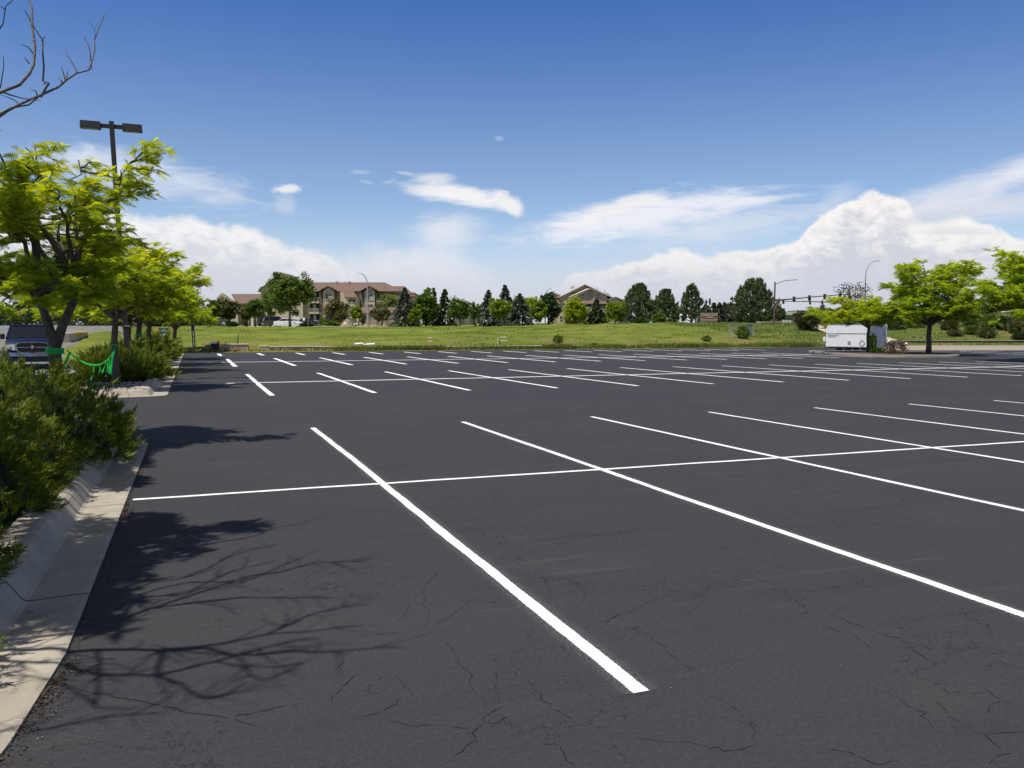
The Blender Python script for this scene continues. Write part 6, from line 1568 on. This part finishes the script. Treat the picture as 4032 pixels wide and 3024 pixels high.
def signal_head(F, xc, y0, y1, w, f, parent, face='back', col='black'):
    o = F.box('signal_head', xc-w/2, xc+w/2, y0, y1, f-.15, f+.15, col, parent)
    if face != 'back':
        q = MB(); e = 1.1
        for a0, a1, b0, b1 in ((xc-w/2-e, xc+w/2+e, y0-e, y0), (xc-w/2-e, xc+w/2+e, y1, y1+e), (xc-w/2-e, xc-w/2, y0, y1), (xc+w/2, xc+w/2+e, y0, y1)):
            q.box(((F.X(a0)+F.X(a1))/2, f-.17, (F.Z(b0)+F.Z(b1))/2), (abs(F.X(a1)-F.X(a0)), .05, abs(F.Z(b0)-F.Z(b1))))
        q.build('backplate', M['signal_yellow'], o)
    for i in range(3):
        zc = y0 + (y1-y0)*(i+.5)/3; q = MB(); q.tube([(F.X(xc), f-.15, F.Z(zc)), (F.X(xc), f-.30, F.Z(zc)-.02)], w*.36*F.k, 10, cap=False); q.build('visor', M['black'], o)
    if face == 'red': q = MB(); q.tube([(F.X(xc), f-.16, F.Z(y0+(y1-y0)/6)), (F.X(xc), f-.18, F.Z(y0+(y1-y0)/6))], w*.34*F.k, 10); q.build('red_lamp', M['signal_red'], o)
    return o
def em(name, c, s):
    m = bpy.data.materials.new(name); m.use_nodes = True; b = m.node_tree.nodes['Principled BSDF']; b.inputs['Base Color'].default_value = c + (1,); b.inputs['Emission Color'].default_value = c + (1,); b.inputs['Emission Strength'].default_value = s; return m
M['signal_red'] = em('lit_red_lamp', (.8, .03, .01), 1.0); M['signal_yellow'] = mat('yellow_reflective_border', (.55, .50, .10), .6); M['signal_redback'] = mat('reddish_signal_housing', (.20, .02, .03), .6)
def arm(F, pts, r0, r1, name='mast_arm', parent=None, m='rust_pole'):
    q = MB(); n = len(pts); q.tube([(F.X(x), y_, F.Z(y)) for x, y, y_ in pts], [r0 + (r1-r0)*i/(n-1) for i in range(n)], 8); return q.build(name, M[m], parent or F.t)
F = Facade('traffic_signal', 3043, 1270, 128, 'big brown signal mast with four dark heads and a lamp arm on top', 'traffic signal')
arm(F, [(3043, 1275, 0), (3043, 1190, 0), (3044, 1113, 0)], .15, .11, 'pole'); arm(F, [(3044, 1183, 0), (3100, 1179, .1), (3200, 1169, .2), (3345, 1158, .3)], .12, .06)
arm(F, [(3045, 1121, 0), (3065, 1112, 0), (3090, 1106, 0), (3126, 1103, 0)], .05, .035, 'lamp_arm'); F.box('lamp_head', 3118, 3130, 1102, 1105, -.15, .15, 'steel'); F.box('pole_cap', 3040.5, 3046.5, 1112, 1114, -.12, .12, 'rust_pole'); F.box('arm_bracket', 3041, 3051, 1178, 1187, -.2, .2, 'rust_pole')
for x, y in ((3123.5, 1168), (3184, 1163), (3244, 1158), (3304, 1154)): signal_head(F, x, y, y+21, 8.5, .45, F.t)
F = Facade('traffic_signal', 3335, 1270, 165, 'second signal mast whose arm reaches left with yellow-edged heads, base hidden by the bare tree', 'traffic signal')
arm(F, [(3335, 1280, 0), (3335, 1200, 0), (3335, 1125, 0)], .16, .12, 'pole'); arm(F, [(3335, 1192, 0), (3260, 1190.5, 0), (3180, 1188, 0), (3090, 1187, 0), (3058, 1187, 0)], .12, .05)
arm(F, [(3334, 1141, 0), (3315, 1134, 0), (3295, 1131.5, 0), (3268, 1131, 0)], .05, .035, 'lamp_arm')
signal_head(F, 3075.5, 1183, 1197.5, 6.5, -.3, F.t, 'back', 'signal_redback')
for x in (3179, 3227, 3275): signal_head(F, x, 1183.5, 1199.5, 5.5, -.3, F.t, 'red')
q = MB(); q.tube([(F.X(3155), 0, F.Z(1188)), (F.X(3155), 0, F.Z(1185))], .18, 8); q.build('camera_dome', M['rust_pole'], F.t)
F = Facade('traffic_signal', 2735, 1272, 172, 'signal arm with two dark stacked heads sticking out right of the thin pine', 'traffic signal')
arm(F, [(2735, 1280, 0), (2735, 1160, 0)], .14, .10, 'pole'); arm(F, [(2735, 1201, 0), (2760, 1195, 0), (2790, 1188, 0)], .10, .06, m='black')
signal_head(F, 2775, 1182, 1206, 6, -.2, F.t); signal_head(F, 2789.5, 1176, 1201, 6, -.2, F.t)

# small things on the far left lawn edge
def misc():
    F = Facade('wrapped_post', 890, 1287, 130, 'pale cloth-wrapped post standing at the crest in front of a rounded hedge', 'post')
    q = MB(); q.tube([(F.X(890), 0, F.Z(1288)), (F.X(890), 0, F.Z(1274)), (F.X(889), 0, F.Z(1269))], [4.4*F.k, 4.0*F.k, 3*F.k], 10); q.build('post', M['wrap_green'], F.t)
    q = MB(); q.add([(F.X(x), -.2 - .1*((i*7) % 3), F.Z(y)) for i, (x, y) in enumerate([(885,1269),(890,1268),(896,1275),(898,1280),(894,1284),(893,1276),(887,1275),(885,1283),(881,1277)])], [tuple(range(9))]); q.build('cloth', M['cloth'], F.t)
    F = Facade('flower_tub', 793, 1286, 130, 'dark tub of pink and orange flowers in the shade left of the garage wall', 'flower pot')
    q = MB(); q.tube([(F.X(793), 0, F.Z(1287)), (F.X(793), 0, F.Z(1272))], [5*F.k, 5.5*F.k], 12); q.build('tub', M['black'], F.t)
    rng = np.random.default_rng(2); n = 160; P = rng.normal(0, 1, (n, 3)) * np.array([3.2*F.k, 3*F.k, 2.6*F.k]) + np.array([F.X(793), 0, F.Z(1268.5)]); D = unit(rng.normal(size=(n, 3))); S = unit(np.cross(D, rng.normal(size=(n, 3))))
    Vv, Fc, T = rhombs(P, D, S, np.full(n, .13), np.full(n, .1), rng.uniform(0, 1, n)); mesh_np('flowers', Vv, Fc, T, leaf_mat('flower_petals', (.55, .10, .07), (.75, .40, .35), .1), F.t)
    F = Facade('striped_windsock', 1170, 1287, 142, 'red and white striped hanging windsock above a white stand beside the sedan', 'windsock')
    for i, c in enumerate(('white', 'red_cloth') * 4): q = MB(); q.tube([(F.X(1169.5+i*.25), 0, F.Z(1224+i*3.1)), (F.X(1169.7+i*.25), 0, F.Z(1227.1+i*3.1))], [(2.0+.1*i)*F.k]*2, 8); q.build('stripe', M[c], F.t)
    q = MB(); q.tube([(F.X(1171), 0, F.Z(1287)), (F.X(1170), 0, F.Z(1222))], .03, 6); q.build('pole', M['steel'], F.t)
    F = Facade('white_stand', 1174, 1287, 144, 'white draped stand under the striped windsock', 'stand'); F.box('top', 1161, 1183, 1249, 1256, -.3, .3, 'white')
    for x in (1163, 1170, 1175, 1181): F.box('leg', x-1.2, x+1.2, 1256, 1284, -.1, .1, 'white')
    F = Facade('notice_board', 1200, 1287, 146, 'small white notice board on a post beside the drive', 'sign'); F.box('board', 1196, 1205, 1251, 1262, -.05, .05, 'white'); F.box('post', 1199.6, 1201, 1262, 1288, -.04, .04, 'steel')
    F = Facade('sign_post', 1217, 1288, 132, 'thin bare grey sign post right of the white sedan', 'post'); q = MB(); q.tube([(0, 0, 0), (0, 0, F.Z(1249))], .045, 6); q.build('pole', M['steel'], F.t)
    F = Facade('parking_sign', 3862+22, 1225, 112, 'small white sign on the right embankment under the yellow-green tree', 'sign'); F.box('board', 3878, 3891, 1208, 1221, -.05, .05, 'white'); F.box('post', 3884, 3885.2, 1221, 1245, -.03, .03, 'steel')
    for i in range(2): q = MB(); 
    F = Facade('guard_rail', 3920, 1232, 116, 'pale guard rail running along the top of the right embankment', 'guard rail')
    q = MB(); q.tube([(F.X(3835), 0, F.Z(1234.5)), (F.X(3910), 0, F.Z(1231)), (F.X(3985), 0, F.Z(1226.5)), (F.X(4100), 0, F.Z(1222))], .10, 6); q.build('rail', M['cap'], F.t)
    for x in range(3840, 4090, 40): y = 1234.5 - (x-3835)*.047; q = MB(); q.tube([(F.X(x), .1, F.Z(y+14)), (F.X(x), .1, F.Z(y))], .07, 6); q.build('post', M['timber'], F.t)
    # two boulders and a utility box by the garage
    for (x, y, w, h, lab) in ((1363, 1276, 9, 6, 'rounded grey boulder left of the utility box'), (1404, 1278, 9, 5.5, 'pale boulder at the foot of the small bright tree'), (2312, 1273, 18, 4, 'pale flat rock on the lawn between yellow tree and spruce')):
        d = 150; B = at(x, d); B.z = zat(y + 1, d); k = d/FS; rng = random.Random(x); q = MB(); vs = []
        for j in range(5):
            for i in range(9): a, e = 2*math.pi*i/9, math.pi/2*j/4; s = rng.uniform(.85, 1.12); vs.append((math.cos(a)*math.cos(e)*w*k*s, math.sin(a)*math.cos(e)*w*.7*k*s, math.sin(e)*h*k*s*1.4))
        q.add(vs, [(j*9+i, j*9+(i+1)%9, (j+1)*9+(i+1)%9, (j+1)*9+i) for j in range(4) for i in range(9)]); o = q.build('boulder', M['cap'], loc=B); tag(o, lab, 'boulder')
    F = Facade('utility_box', 1382, 1279, 150, 'grey utility box standing between two boulders by the garage wall', 'utility box'); F.box('cabinet', 1375, 1390, 1266, 1281, -.3, .3, 'emblem_l'); F.box('lid', 1374, 1391, 1264.6, 1266.4, -.35, .35, 'steel')
    F = Facade('hydrant', 2426-544, 1288, 128, 'little yellow hydrant at the crest left of the spruces', 'hydrant'); q = MB(); q.tube([(0,0,-.1),(0,0,.38),(0,0,.45),(0,0,.55)], [.12,.11,.15,.05], 10); q.build('barrel', M['hyd'], F.t); q = MB(); q.tube([(-.2,0,.32),(.2,0,.32)], .06, 8); q.build('outlet', M['hyd'], F.t)
M['cloth'] = mat('pale_cloth', (.55, .55, .48), .9); M['wrap_green'] = mat('pale_green_post', (.24, .27, .16), .9); M['red_cloth'] = mat('red_cloth', (.5, .02, .02), .8); M['emblem_l'] = mat('grey_cabinet', (.28, .27, .24), .8); M['hyd'] = mat('yellow_hydrant_paint', (.6, .42, .04), .6)
misc()

# ================================================================== FAR TREES: (x0, x1, top row, base row, distance) in full-size photo px
def spec(x0, x1, yt, yb, d):
    B = at((x0+x1)/2, d); B.z = zat(yb, d) - .05; return B, zat(yt, d), (x1-x0)/2 * d / FS
def D_(x0, x1, yt, yb, d, m, label, seed, cb=.2, xc=None, **kw):
    B, top, r = spec(x0, x1, yt, yb, d)
    if xc: B2 = at(xc, d); off = (B2 - B); 
    H = top - B.z; r *= 1.12
    kw.setdefault('n', 2600); kw.setdefault('leaf', .0030*d)
    return decid(B, top, r, cb * H, M[m], label=label, seed=seed, group=None, **kw)
def C_(x0, x1, yt, yb, d, m, label, seed, **kw):
    B, top, r = spec(x0, x1, yt, yb, d); kw.setdefault('card', .0036*d); kw['n'] = int(kw.get('n', 2600) * 1.25)
    return conifer(B, top, r, M[m], label=label, seed=seed, **kw)
def P_(x0, x1, yt, yb, d, label, seed, **kw):
    B, top, r = spec(x0, x1, yt, yb, d); kw.setdefault('card', .0036*d); kw['n'] = int(kw.get('n', 4200) * 1.3); kw['width'] = kw.get('width', 1.0) * 1.18; return pine(B, top, r, M['pine'], label=label, seed=seed, **kw)
D_(826, 876, 1182, 1285, 131, 'leaf_mid', 'mid green young tree half behind the last locust of the row', 101, n=1500, cb=.3)
D_(856, 952, 1168, 1285, 138, 'leaf_olive', 'dull olive bushy tree in front of the low left wing', 102, n=3000, cb=.22, stems=2)
D_(952, 1003, 1205, 1284, 140, 'leaf_olive', 'small olive tree right of the wrapped post', 103, n=1400, cb=.3)
D_(972, 1046, 1176, 1287, 134, 'leaf_mid', 'mid green tree with thin dark trunk left of the off-roader', 104, n=2200, cb=.28)
D_(1030, 1100, 1150, 1285, 146, 'leaf_mid', 'green tree joining the left side of the big round tree', 105, n=2400, cb=.3)
D_(1052, 1238, 1068, 1289, 122, 'leaf_mid', 'big round green tree, tallest of all, behind the white sedan', 106, n=11000, cb=.20, clumps=150, trunk_r=.20, leaf=.36, gap=.50)
D_(1268, 1384, 1178, 1283, 158, 'leaf_olive', 'broad olive tree with several stems before the stone pillars', 107, n=3600, cb=.14, stems=3)
D_(1379, 1425, 1201, 1288, 134, 'leaf_bright', 'small bright green young tree with slim trunk beside the curved street light', 108, n=1300, cb=.3, trunk_r=.06)
D_(1414, 1444, 1232, 1278, 156, 'leaf_olive', 'small dark olive shrub-tree behind the curved street light pole', 109, n=700, cb=.1)
D_(1451, 1547, 1206, 1279, 160, 'leaf_olive', 'airy olive tree in front of the low garage block', 110, n=1500, cb=.25, gap=.45, trunk_r=.14, stems=2)
D_(1490, 1585, 1148, 1285, 184, 'leaf_pale', 'yellow-green tree rising behind the garage roof', 111, n=2400, cb=.2)
C_(1556, 1638, 1134, 1289, 131, 'needle', 'dark blue-green spruce at the right end of the garage block', 201, n=3600)
D_(1617, 1742, 1132, 1289, 133, 'leaf_mid', 'wide dense green tree between two dark spruces', 112, n=9500, cb=.02, clumps=170, leaf=.36, shape=.35, gap=.62)
D_(1612, 1662, 1200, 1289, 128, 'leaf_bright', 'slender light green tree hugging the wide dense tree', 120, n=1000, cb=.1)
C_(1694, 1726, 1134, 1285, 150, 'needle', 'narrow spruce top showing above the wide dense tree', 202, n=1500)
C_(1722, 1786, 1140, 1289, 136, 'needle_d', 'dark spruce right of the wide dense tree', 203, n=2800)
D_(1760, 1865, 1166, 1288, 131, 'leaf_mid', 'open green tree with thin grey trunk right of the dark spruce', 113, n=3200, cb=.16, leaf=.38, trunk_r=.09)
D_(1846, 1890, 1188, 1280, 162, 'leaf_mid', 'green treetop peeping over the second garage roof', 114, n=900)
C_(1888, 1962, 1144, 1288, 134, 'needle', 'blue-grey spruce, left one of the central trio', 204, n=3200)
C_(1950, 2026, 1123, 1288, 140, 'needle', 'tallest blue-grey spruce of the central trio', 205, n=3400)
C_(2008, 2084, 1158, 1284, 136, 'needle', 'broad blue-grey spruce, right one of the central trio', 206, n=3200)
D_(1922, 2008, 1168, 1288, 124, 'leaf_bright', 'bright green tree in front of the central spruces', 115, n=2600, cb=.22, trunk_r=.08, leaf=.36)
D_(2012, 2100, 1150, 1272, 175, 'leaf_pale', 'pale thin-leaved tree behind the central spruces', 116, n=1300, cb=.1, gap=.5)
D_(2062, 2128, 1158, 1272, 172, 'leaf_yel', 'faint yellow-green tree behind the white truck', 117, n=1200, cb=.1, gap=.5)
D_(2086, 2152, 1184, 1281, 138, 'leaf_bright', 'bright green tree with slim trunk left of the second street light', 118, n=2200, cb=.2, trunk_r=.07)
D_(2112, 2204, 1141, 1280, 142, 'leaf_dark', 'dense dark rounded tree behind the second street light', 119, n=5200, cb=.06, clumps=110, leaf=.36)
D_(2212, 2322, 1173, 1285, 126, 'leaf_yel', 'vivid yellow-green tree in front of the tan apartment block', 121, n=3800, cb=.16, trunk_r=.09, shape=.8)
C_(2316, 2380, 1178, 1283, 128, 'needle_d', 'dark brownish spruce in front of the tan block right of the yellow tree', 207, n=3000)
D_(2380, 2462, 1184, 1281, 124, 'leaf_bright', 'fresh green tree just left of the big dark pine', 122, n=2800, cb=.14, trunk_r=.10)
P_(2440, 2585, 1121, 1280, 138, 'largest dark many-spired pine right of the tan apartment block', 301, n=7500)
P_(2562, 2668, 1144, 1278, 142, 'mid-sized dark pine between the largest pine and the thin one', 302, n=5200)
P_(2664, 2774, 1121, 1273, 140, 'gappy thin pine leaning over the church sign', 303, n=3200, width=.85)
P_(2866, 3062, 1100, 1267, 136, 'big broad pine left of the brown signal mast', 304, n=8500, width=.9, cb=.04)
D_(2560, 2618, 1232, 1280, 126, 'leaf_mid', 'low round green shrub-tree between the dark pines', 123, n=1200, cb=.02)
for i, (x, w, y) in enumerate(((2783, 18, 1205), (2806, 16, 1193), (2829, 18, 1192), (2850, 18, 1193), (2872, 20, 1191), (2896, 20, 1196), (2767, 14, 1212), (2918, 18, 1198))):
    C_(x-w, x+w, y, 1270, 150 + (i*7) % 12, 'needle_d' if i % 2 else 'needle', ['first', 'second', 'third', 'fourth', 'fifth', 'sixth', 'lowest', 'last'][i] + ' spruce in the dark row behind the church sign', 210+i, n=1500, taper=.6, group='row of dark spruces behind the church sign')
D_(3028, 3086, 1208, 1262, 175, 'leaf_dark', 'dark domed tree just behind the signal pole', 124, n=1600, cb=.0)
D_(3192, 3268, 1202, 1275, 168, 'leaf_dark', 'dark domed tree behind the reddish bush', 125, n=1800, cb=.0)
D_(3286, 3418, 1101, 1290, 108, 'bush_red', 'nearly bare pinkish-brown tree behind the yellow-green island tree', 126, n=1500, cb=.25, leaf=.22, gap=.6, trunk_r=.12, stems=3)
# hedge of dark trees beyond the drive on the far left
for i, (x0, x1, y, yb, d, m) in enumerate(((-260, -90, 1110, 1300, 112, 'leaf_dark'), (-120, 60, 1150, 1298, 118, 'leaf_mid'), (40, 190, 1180, 1297, 122, 'leaf_dark'), (170, 330, 1165, 1296, 120, 'leaf_dark'), (310, 450, 1172, 1296, 124, 'leaf_mid'), (430, 560, 1180, 1294, 126, 'leaf_dark'), (540, 680, 1178, 1290, 128, 'leaf_dark'), (660, 790, 1186, 1287, 132, 'leaf_mid'))):
    D_(x0, x1, y, yb, d, m, ['outermost', 'second', 'third', 'fourth', 'fifth', 'sixth', 'seventh', 'last'][i] + ' dark tree from the left in the belt beyond the drive', 140+i, n=2200, cb=.02, clumps=60, shape=.4)

# shrubs: rounded hedges near the apartments, wild bushes on the slopes
def B_(x0, x1, yt, yb, m, label, seed, d=None, n=900, leaf=None, **kw):
    if d is None: B = hit((x0+x1)/2/1.8228, yb/1.8228); d = B.dot(FW)
    else: B = at((x0+x1)/2, d); B.z = zat(yb, d)
    return bush(B, (x1-x0)/2*d/FS, zat(yt, d)-B.z, M[m], label=label, seed=seed, n=n, leaf=leaf or .0026*d, **kw)
B_(884, 946, 1267, 1287, 'leaf_dark', 'low rounded hedge behind the wrapped post', 401, 136, 1300)
B_(954, 980, 1256, 1283, 'leaf_olive', 'small rounded olive shrub left of the entry columns', 402, 148, 700)
B_(1184, 1236, 1272, 1290, 'leaf_dark', 'clipped rounded hedge at the nose of the white sedan', 403, 134, 1300)
B_(1272, 1338, 1264, 1281, 'leaf_mid', 'wide clipped hedge in front of the dark SUV', 404, 150, 1400)
B_(1262, 1284, 1252, 1276, 'leaf_bright', 'light green shrub left of the dark SUV', 405, 166, 500)
B_(2222, 2284, 1260, 1277, 'needle_d', 'dark spreading evergreen behind the yellow-green tree trunk', 406, 138, 900)
B_(2280, 2312, 1252, 1274, 'leaf_yel', 'small yellow-green shrub right of the yellow tree', 407, 146, 500)
B_(2372, 2402, 1252, 1268, 'leaf_yel', 'small bright shrub at the foot of the tan block', 408, 150, 400)
B_(2480, 2560, 1254, 1280, 'leaf_dark', 'low dark bushes at the foot of the largest pine', 409, 130, 900)
B_(2628, 2668, 1262, 1279, 'leaf_dark', 'small dark shrub left of the thin pine', 411, 134, 500)
B_(2970, 3022, 1237, 1266, 'leaf_pale', 'pale green bush right below the broad pine', 412, 134, 700)
B_(2930, 2975, 1248, 1268, 'leaf_dark', 'low dark shrub at the foot of the broad pine', 413, 132, 600)
B_(3132, 3226, 1226, 1302, 'bush_red', 'large reddish-olive bush on the slope above the path', 414, None, 3600, leaf=.26)
B_(3222, 3330, 1240, 1274, 'leaf_mid', 'green scrub behind the trailer beside the path', 415, 112, 1400)
B_(3470, 3572, 1244, 1297, 'leaf_dark', 'dark green bush behind the right end of the trailer', 416, None, 2200, leaf=.24)
B_(2896, 2952, 1284, 1334, 'leaf_mid', 'leafy shrub growing through the chain-link panel', 417, None, 900, leaf=.2)
B_(2176, 2218, 1320, 1354, 'leaf_mid', 'lone leafy weed clump standing on the mid lawn', 418, None, 500, leaf=.16)
B_(2320, 2362, 1350, 1370, 'leaf_pale', 'greyish clump of weeds at the right part of the lawn edge', 419, None, 500, leaf=.14)
B_(2762, 2802, 1322, 1344, 'leaf_mid', 'small weedy clump on the lawn left of the chain-link panel', 420, None, 400, leaf=.16)
B_(3478, 3566, 1340, 1396, 'leaf_twiggy', 'grey-brown twiggy bush on the kerbed island between its two trees', 421, 56.5, 1500, leaf=.11, up=.8)
B_(3418, 3448, 1310, 1384, 'leaf_g', 'narrow leafy sucker shoot beside the small island tree', 422, 61, 420, leaf=.16)
B_(3426, 3500, 1372, 1392, 'leaf_g', 'low green sprouts at the foot of the small island tree', 423, 60, 700, leaf=.13)
for i, (x0, x1, yt, yb, m, lab) in enumerate(((3560, 3650, 1250, 1290, 'leaf_mid', 'green bush at the left foot of the embankment scrub'), (3700, 3770, 1262, 1300, 'bush_red', 'pinkish-brown dead-looking bush low on the embankment'), (3730, 3790, 1300, 1325, 'leaf_olive', 'small dark bush low on the embankment left of centre'),
        (3780, 3860, 1236, 1280, 'leaf_olive', 'olive bush high on the embankment under the sign'), (3800, 3862, 1282, 1318, 'leaf_mid', 'round green bush half way up the embankment'), (3860, 3930, 1240, 1290, 'leaf_mid', 'big mid green bush on the embankment below the guard rail'),
        (3850, 3920, 1288, 1330, 'leaf_olive', 'brownish grassy bush in the middle of the embankment'), (3915, 3985, 1246, 1300, 'leaf_dark', 'dark bush right of centre on the embankment'), (3968, 4032, 1262, 1312, 'leaf_olive', 'dry tan-green bush near the right edge of the embankment'),
        (3985, 4060, 1224, 1262, 'leaf_bright', 'bright green bush at the top right of the embankment'), (3990, 4060, 1308, 1340, 'leaf_dark', 'low dark bush at the right edge of the embankment'), (3640, 3710, 1234, 1272, 'leaf_olive', 'olive scrub seen under the middle island tree'))):
    B_(x0, x1, yt, yb, m, lab, 430+i, None, 1300, leaf=.24)

B_(-160, 620, 1228, 1300, 'leaf_dark', 'long dark hedge closing the view beyond the drive on the left', 450, 116, 9000, leaf=.34, ry=2.2, yaw=-YAW, stems=14)
B_(560, 860, 1236, 1292, 'leaf_dark', 'dark hedge beyond the lawn behind the garden sign', 451, 128, 4200, leaf=.34, ry=2.0, yaw=-YAW)
# island trees on the right
def island_tree(sx, sy, d, top, r, label, seed, m='leaf_g', **kw):
    B = at(sx, d, .13); return locust(B, zat(top, d) - .13, r, label, seed, M[m], fl=.23, pairs=3, group='yellow-green trees on the kerbed islands', **kw)
island_tree(3413, 1385, 61, 1178, 3.0, 'smaller yellow-green island tree with leaning fork in front of the trailer', 71, 'leaf_y', limbs=16, subs=9, twigs=6, nf=11, skirt=4, tr=.11, fork=1.7, off=(-1.0, .4))
island_tree(3652, 1389, 57.5, 1018, 3.4, 'wide spreading green island tree with straight dark trunk, middle of the three on the right', 72, limbs=24, subs=9, twigs=7, nf=12, skirt=12, tr=.17, fork=1.9)
island_tree(4085, 1425, 46, 985, 3.4, 'green island tree cut off by the right edge of the picture', 73, limbs=22, subs=9, twigs=7, nf=12, skirt=8, tr=.17, fork=2.0)

# grass tufts and weeds on the slope
def grass_stuff():
    rng = np.random.default_rng(12)
    def blades(n, u0, u1, v0, v1, h0, h1, w, m, name, label, seed, mask=None):
        r = np.random.default_rng(seed); u = r.uniform(u0, u1, n); v = r.uniform(v0, v1, n)
        if mask is not None: k = mask(u, v, r); u, v = u[k], v[k]
        z = HN(u, v); k = z > .0; u, v, z = u[k], v[k], z[k]; n = len(u)
        h = r.uniform(h0, h1, n); a = r.uniform(0, 6.28, n); D = np.stack([np.cos(a), np.sin(a), np.zeros(n)], 1); lean = r.normal(0, .3, (n, 3)) * h[:, None]; lean[:, 2] = 0
        B = np.stack([u, v, z - .02], 1); W = (w * r.uniform(.6, 1.5, n))[:, None]
        V = np.stack([B - D * W, B + D * W, B + lean + np.array([0, 0, 1.]) * h[:, None]], 1).reshape(-1, 3)
        patch = .5 + .5 * np.sin(u * .7 + 1.3 * np.sin(v * .9)) * np.sin(v * .8 + u * .21)
        T = np.repeat(np.clip(patch * .6 + r.uniform(-.1, .5, n), 0, 1), 3)
        return tag(mesh_np(name, V, np.arange(3 * n).reshape(-1, 3), T, m), label, 'grass', kind='stuff')
    blades(90000, -6, 62, 68.5, 106, .02, .08, .030, M['blade'], 'grass', 'mown and tufted grass covering the sloping lawn', 1)
    blades(26000, 58, 112, 56, 104, .08, .25, .05, M['blade_r'], 'grass', 'rough grass on the right-hand embankment', 2)
    blades(34000, -1, 62, 68.45, 70.0, .10, .50, .034, M['weed'], 'weeds', 'ragged weeds along the far edge of the lot', 3, lambda u, v, r: r.uniform(0, 1, len(u)) < (.12 + .88 * nss(8.5, 13, u)) * (.35 + .65 * (np.sin(u * 1.1) + np.sin(u * .43 + 2) > -.5)) * (1 - .6 * nss(69.2, 70.6, v)))
    blades(9000, 22, 60, 72, 100, .06, .22, .05, M['weed'], 'weeds', 'darker weedy tussocks scattered over the right half of the lawn', 4, lambda u, v, r: (np.sin(u * .9 + 3 * np.sin(v * .33)) * np.sin(v * 1.1 + u * .3)) > .55)
grass_stuff()
# path behind the trailer
PT = [hit(1800, 716), hit(1782, 708), hit(1768, 702), hit(1762, 699)]; PB = [hit(1792, 722), hit(1768, 713), hit(1752, 706), hit(1748, 700)]
ribbon('path', [tuple(p)[:2] for p in PT], [tuple(p)[:2] for p in PB], M['walk'], .06, n=4)
PT = [hit(1900, 726), hit(1918, 730), hit(1940, 736), hit(1962, 742)]; PB = [hit(1900, 736), hit(1918, 742), hit(1935, 745), hit(1950, 747)]
ribbon('path', [tuple(p)[:2] for p in PT], [tuple(p)[:2] for p in PB], M['walk'], .06, n=4)
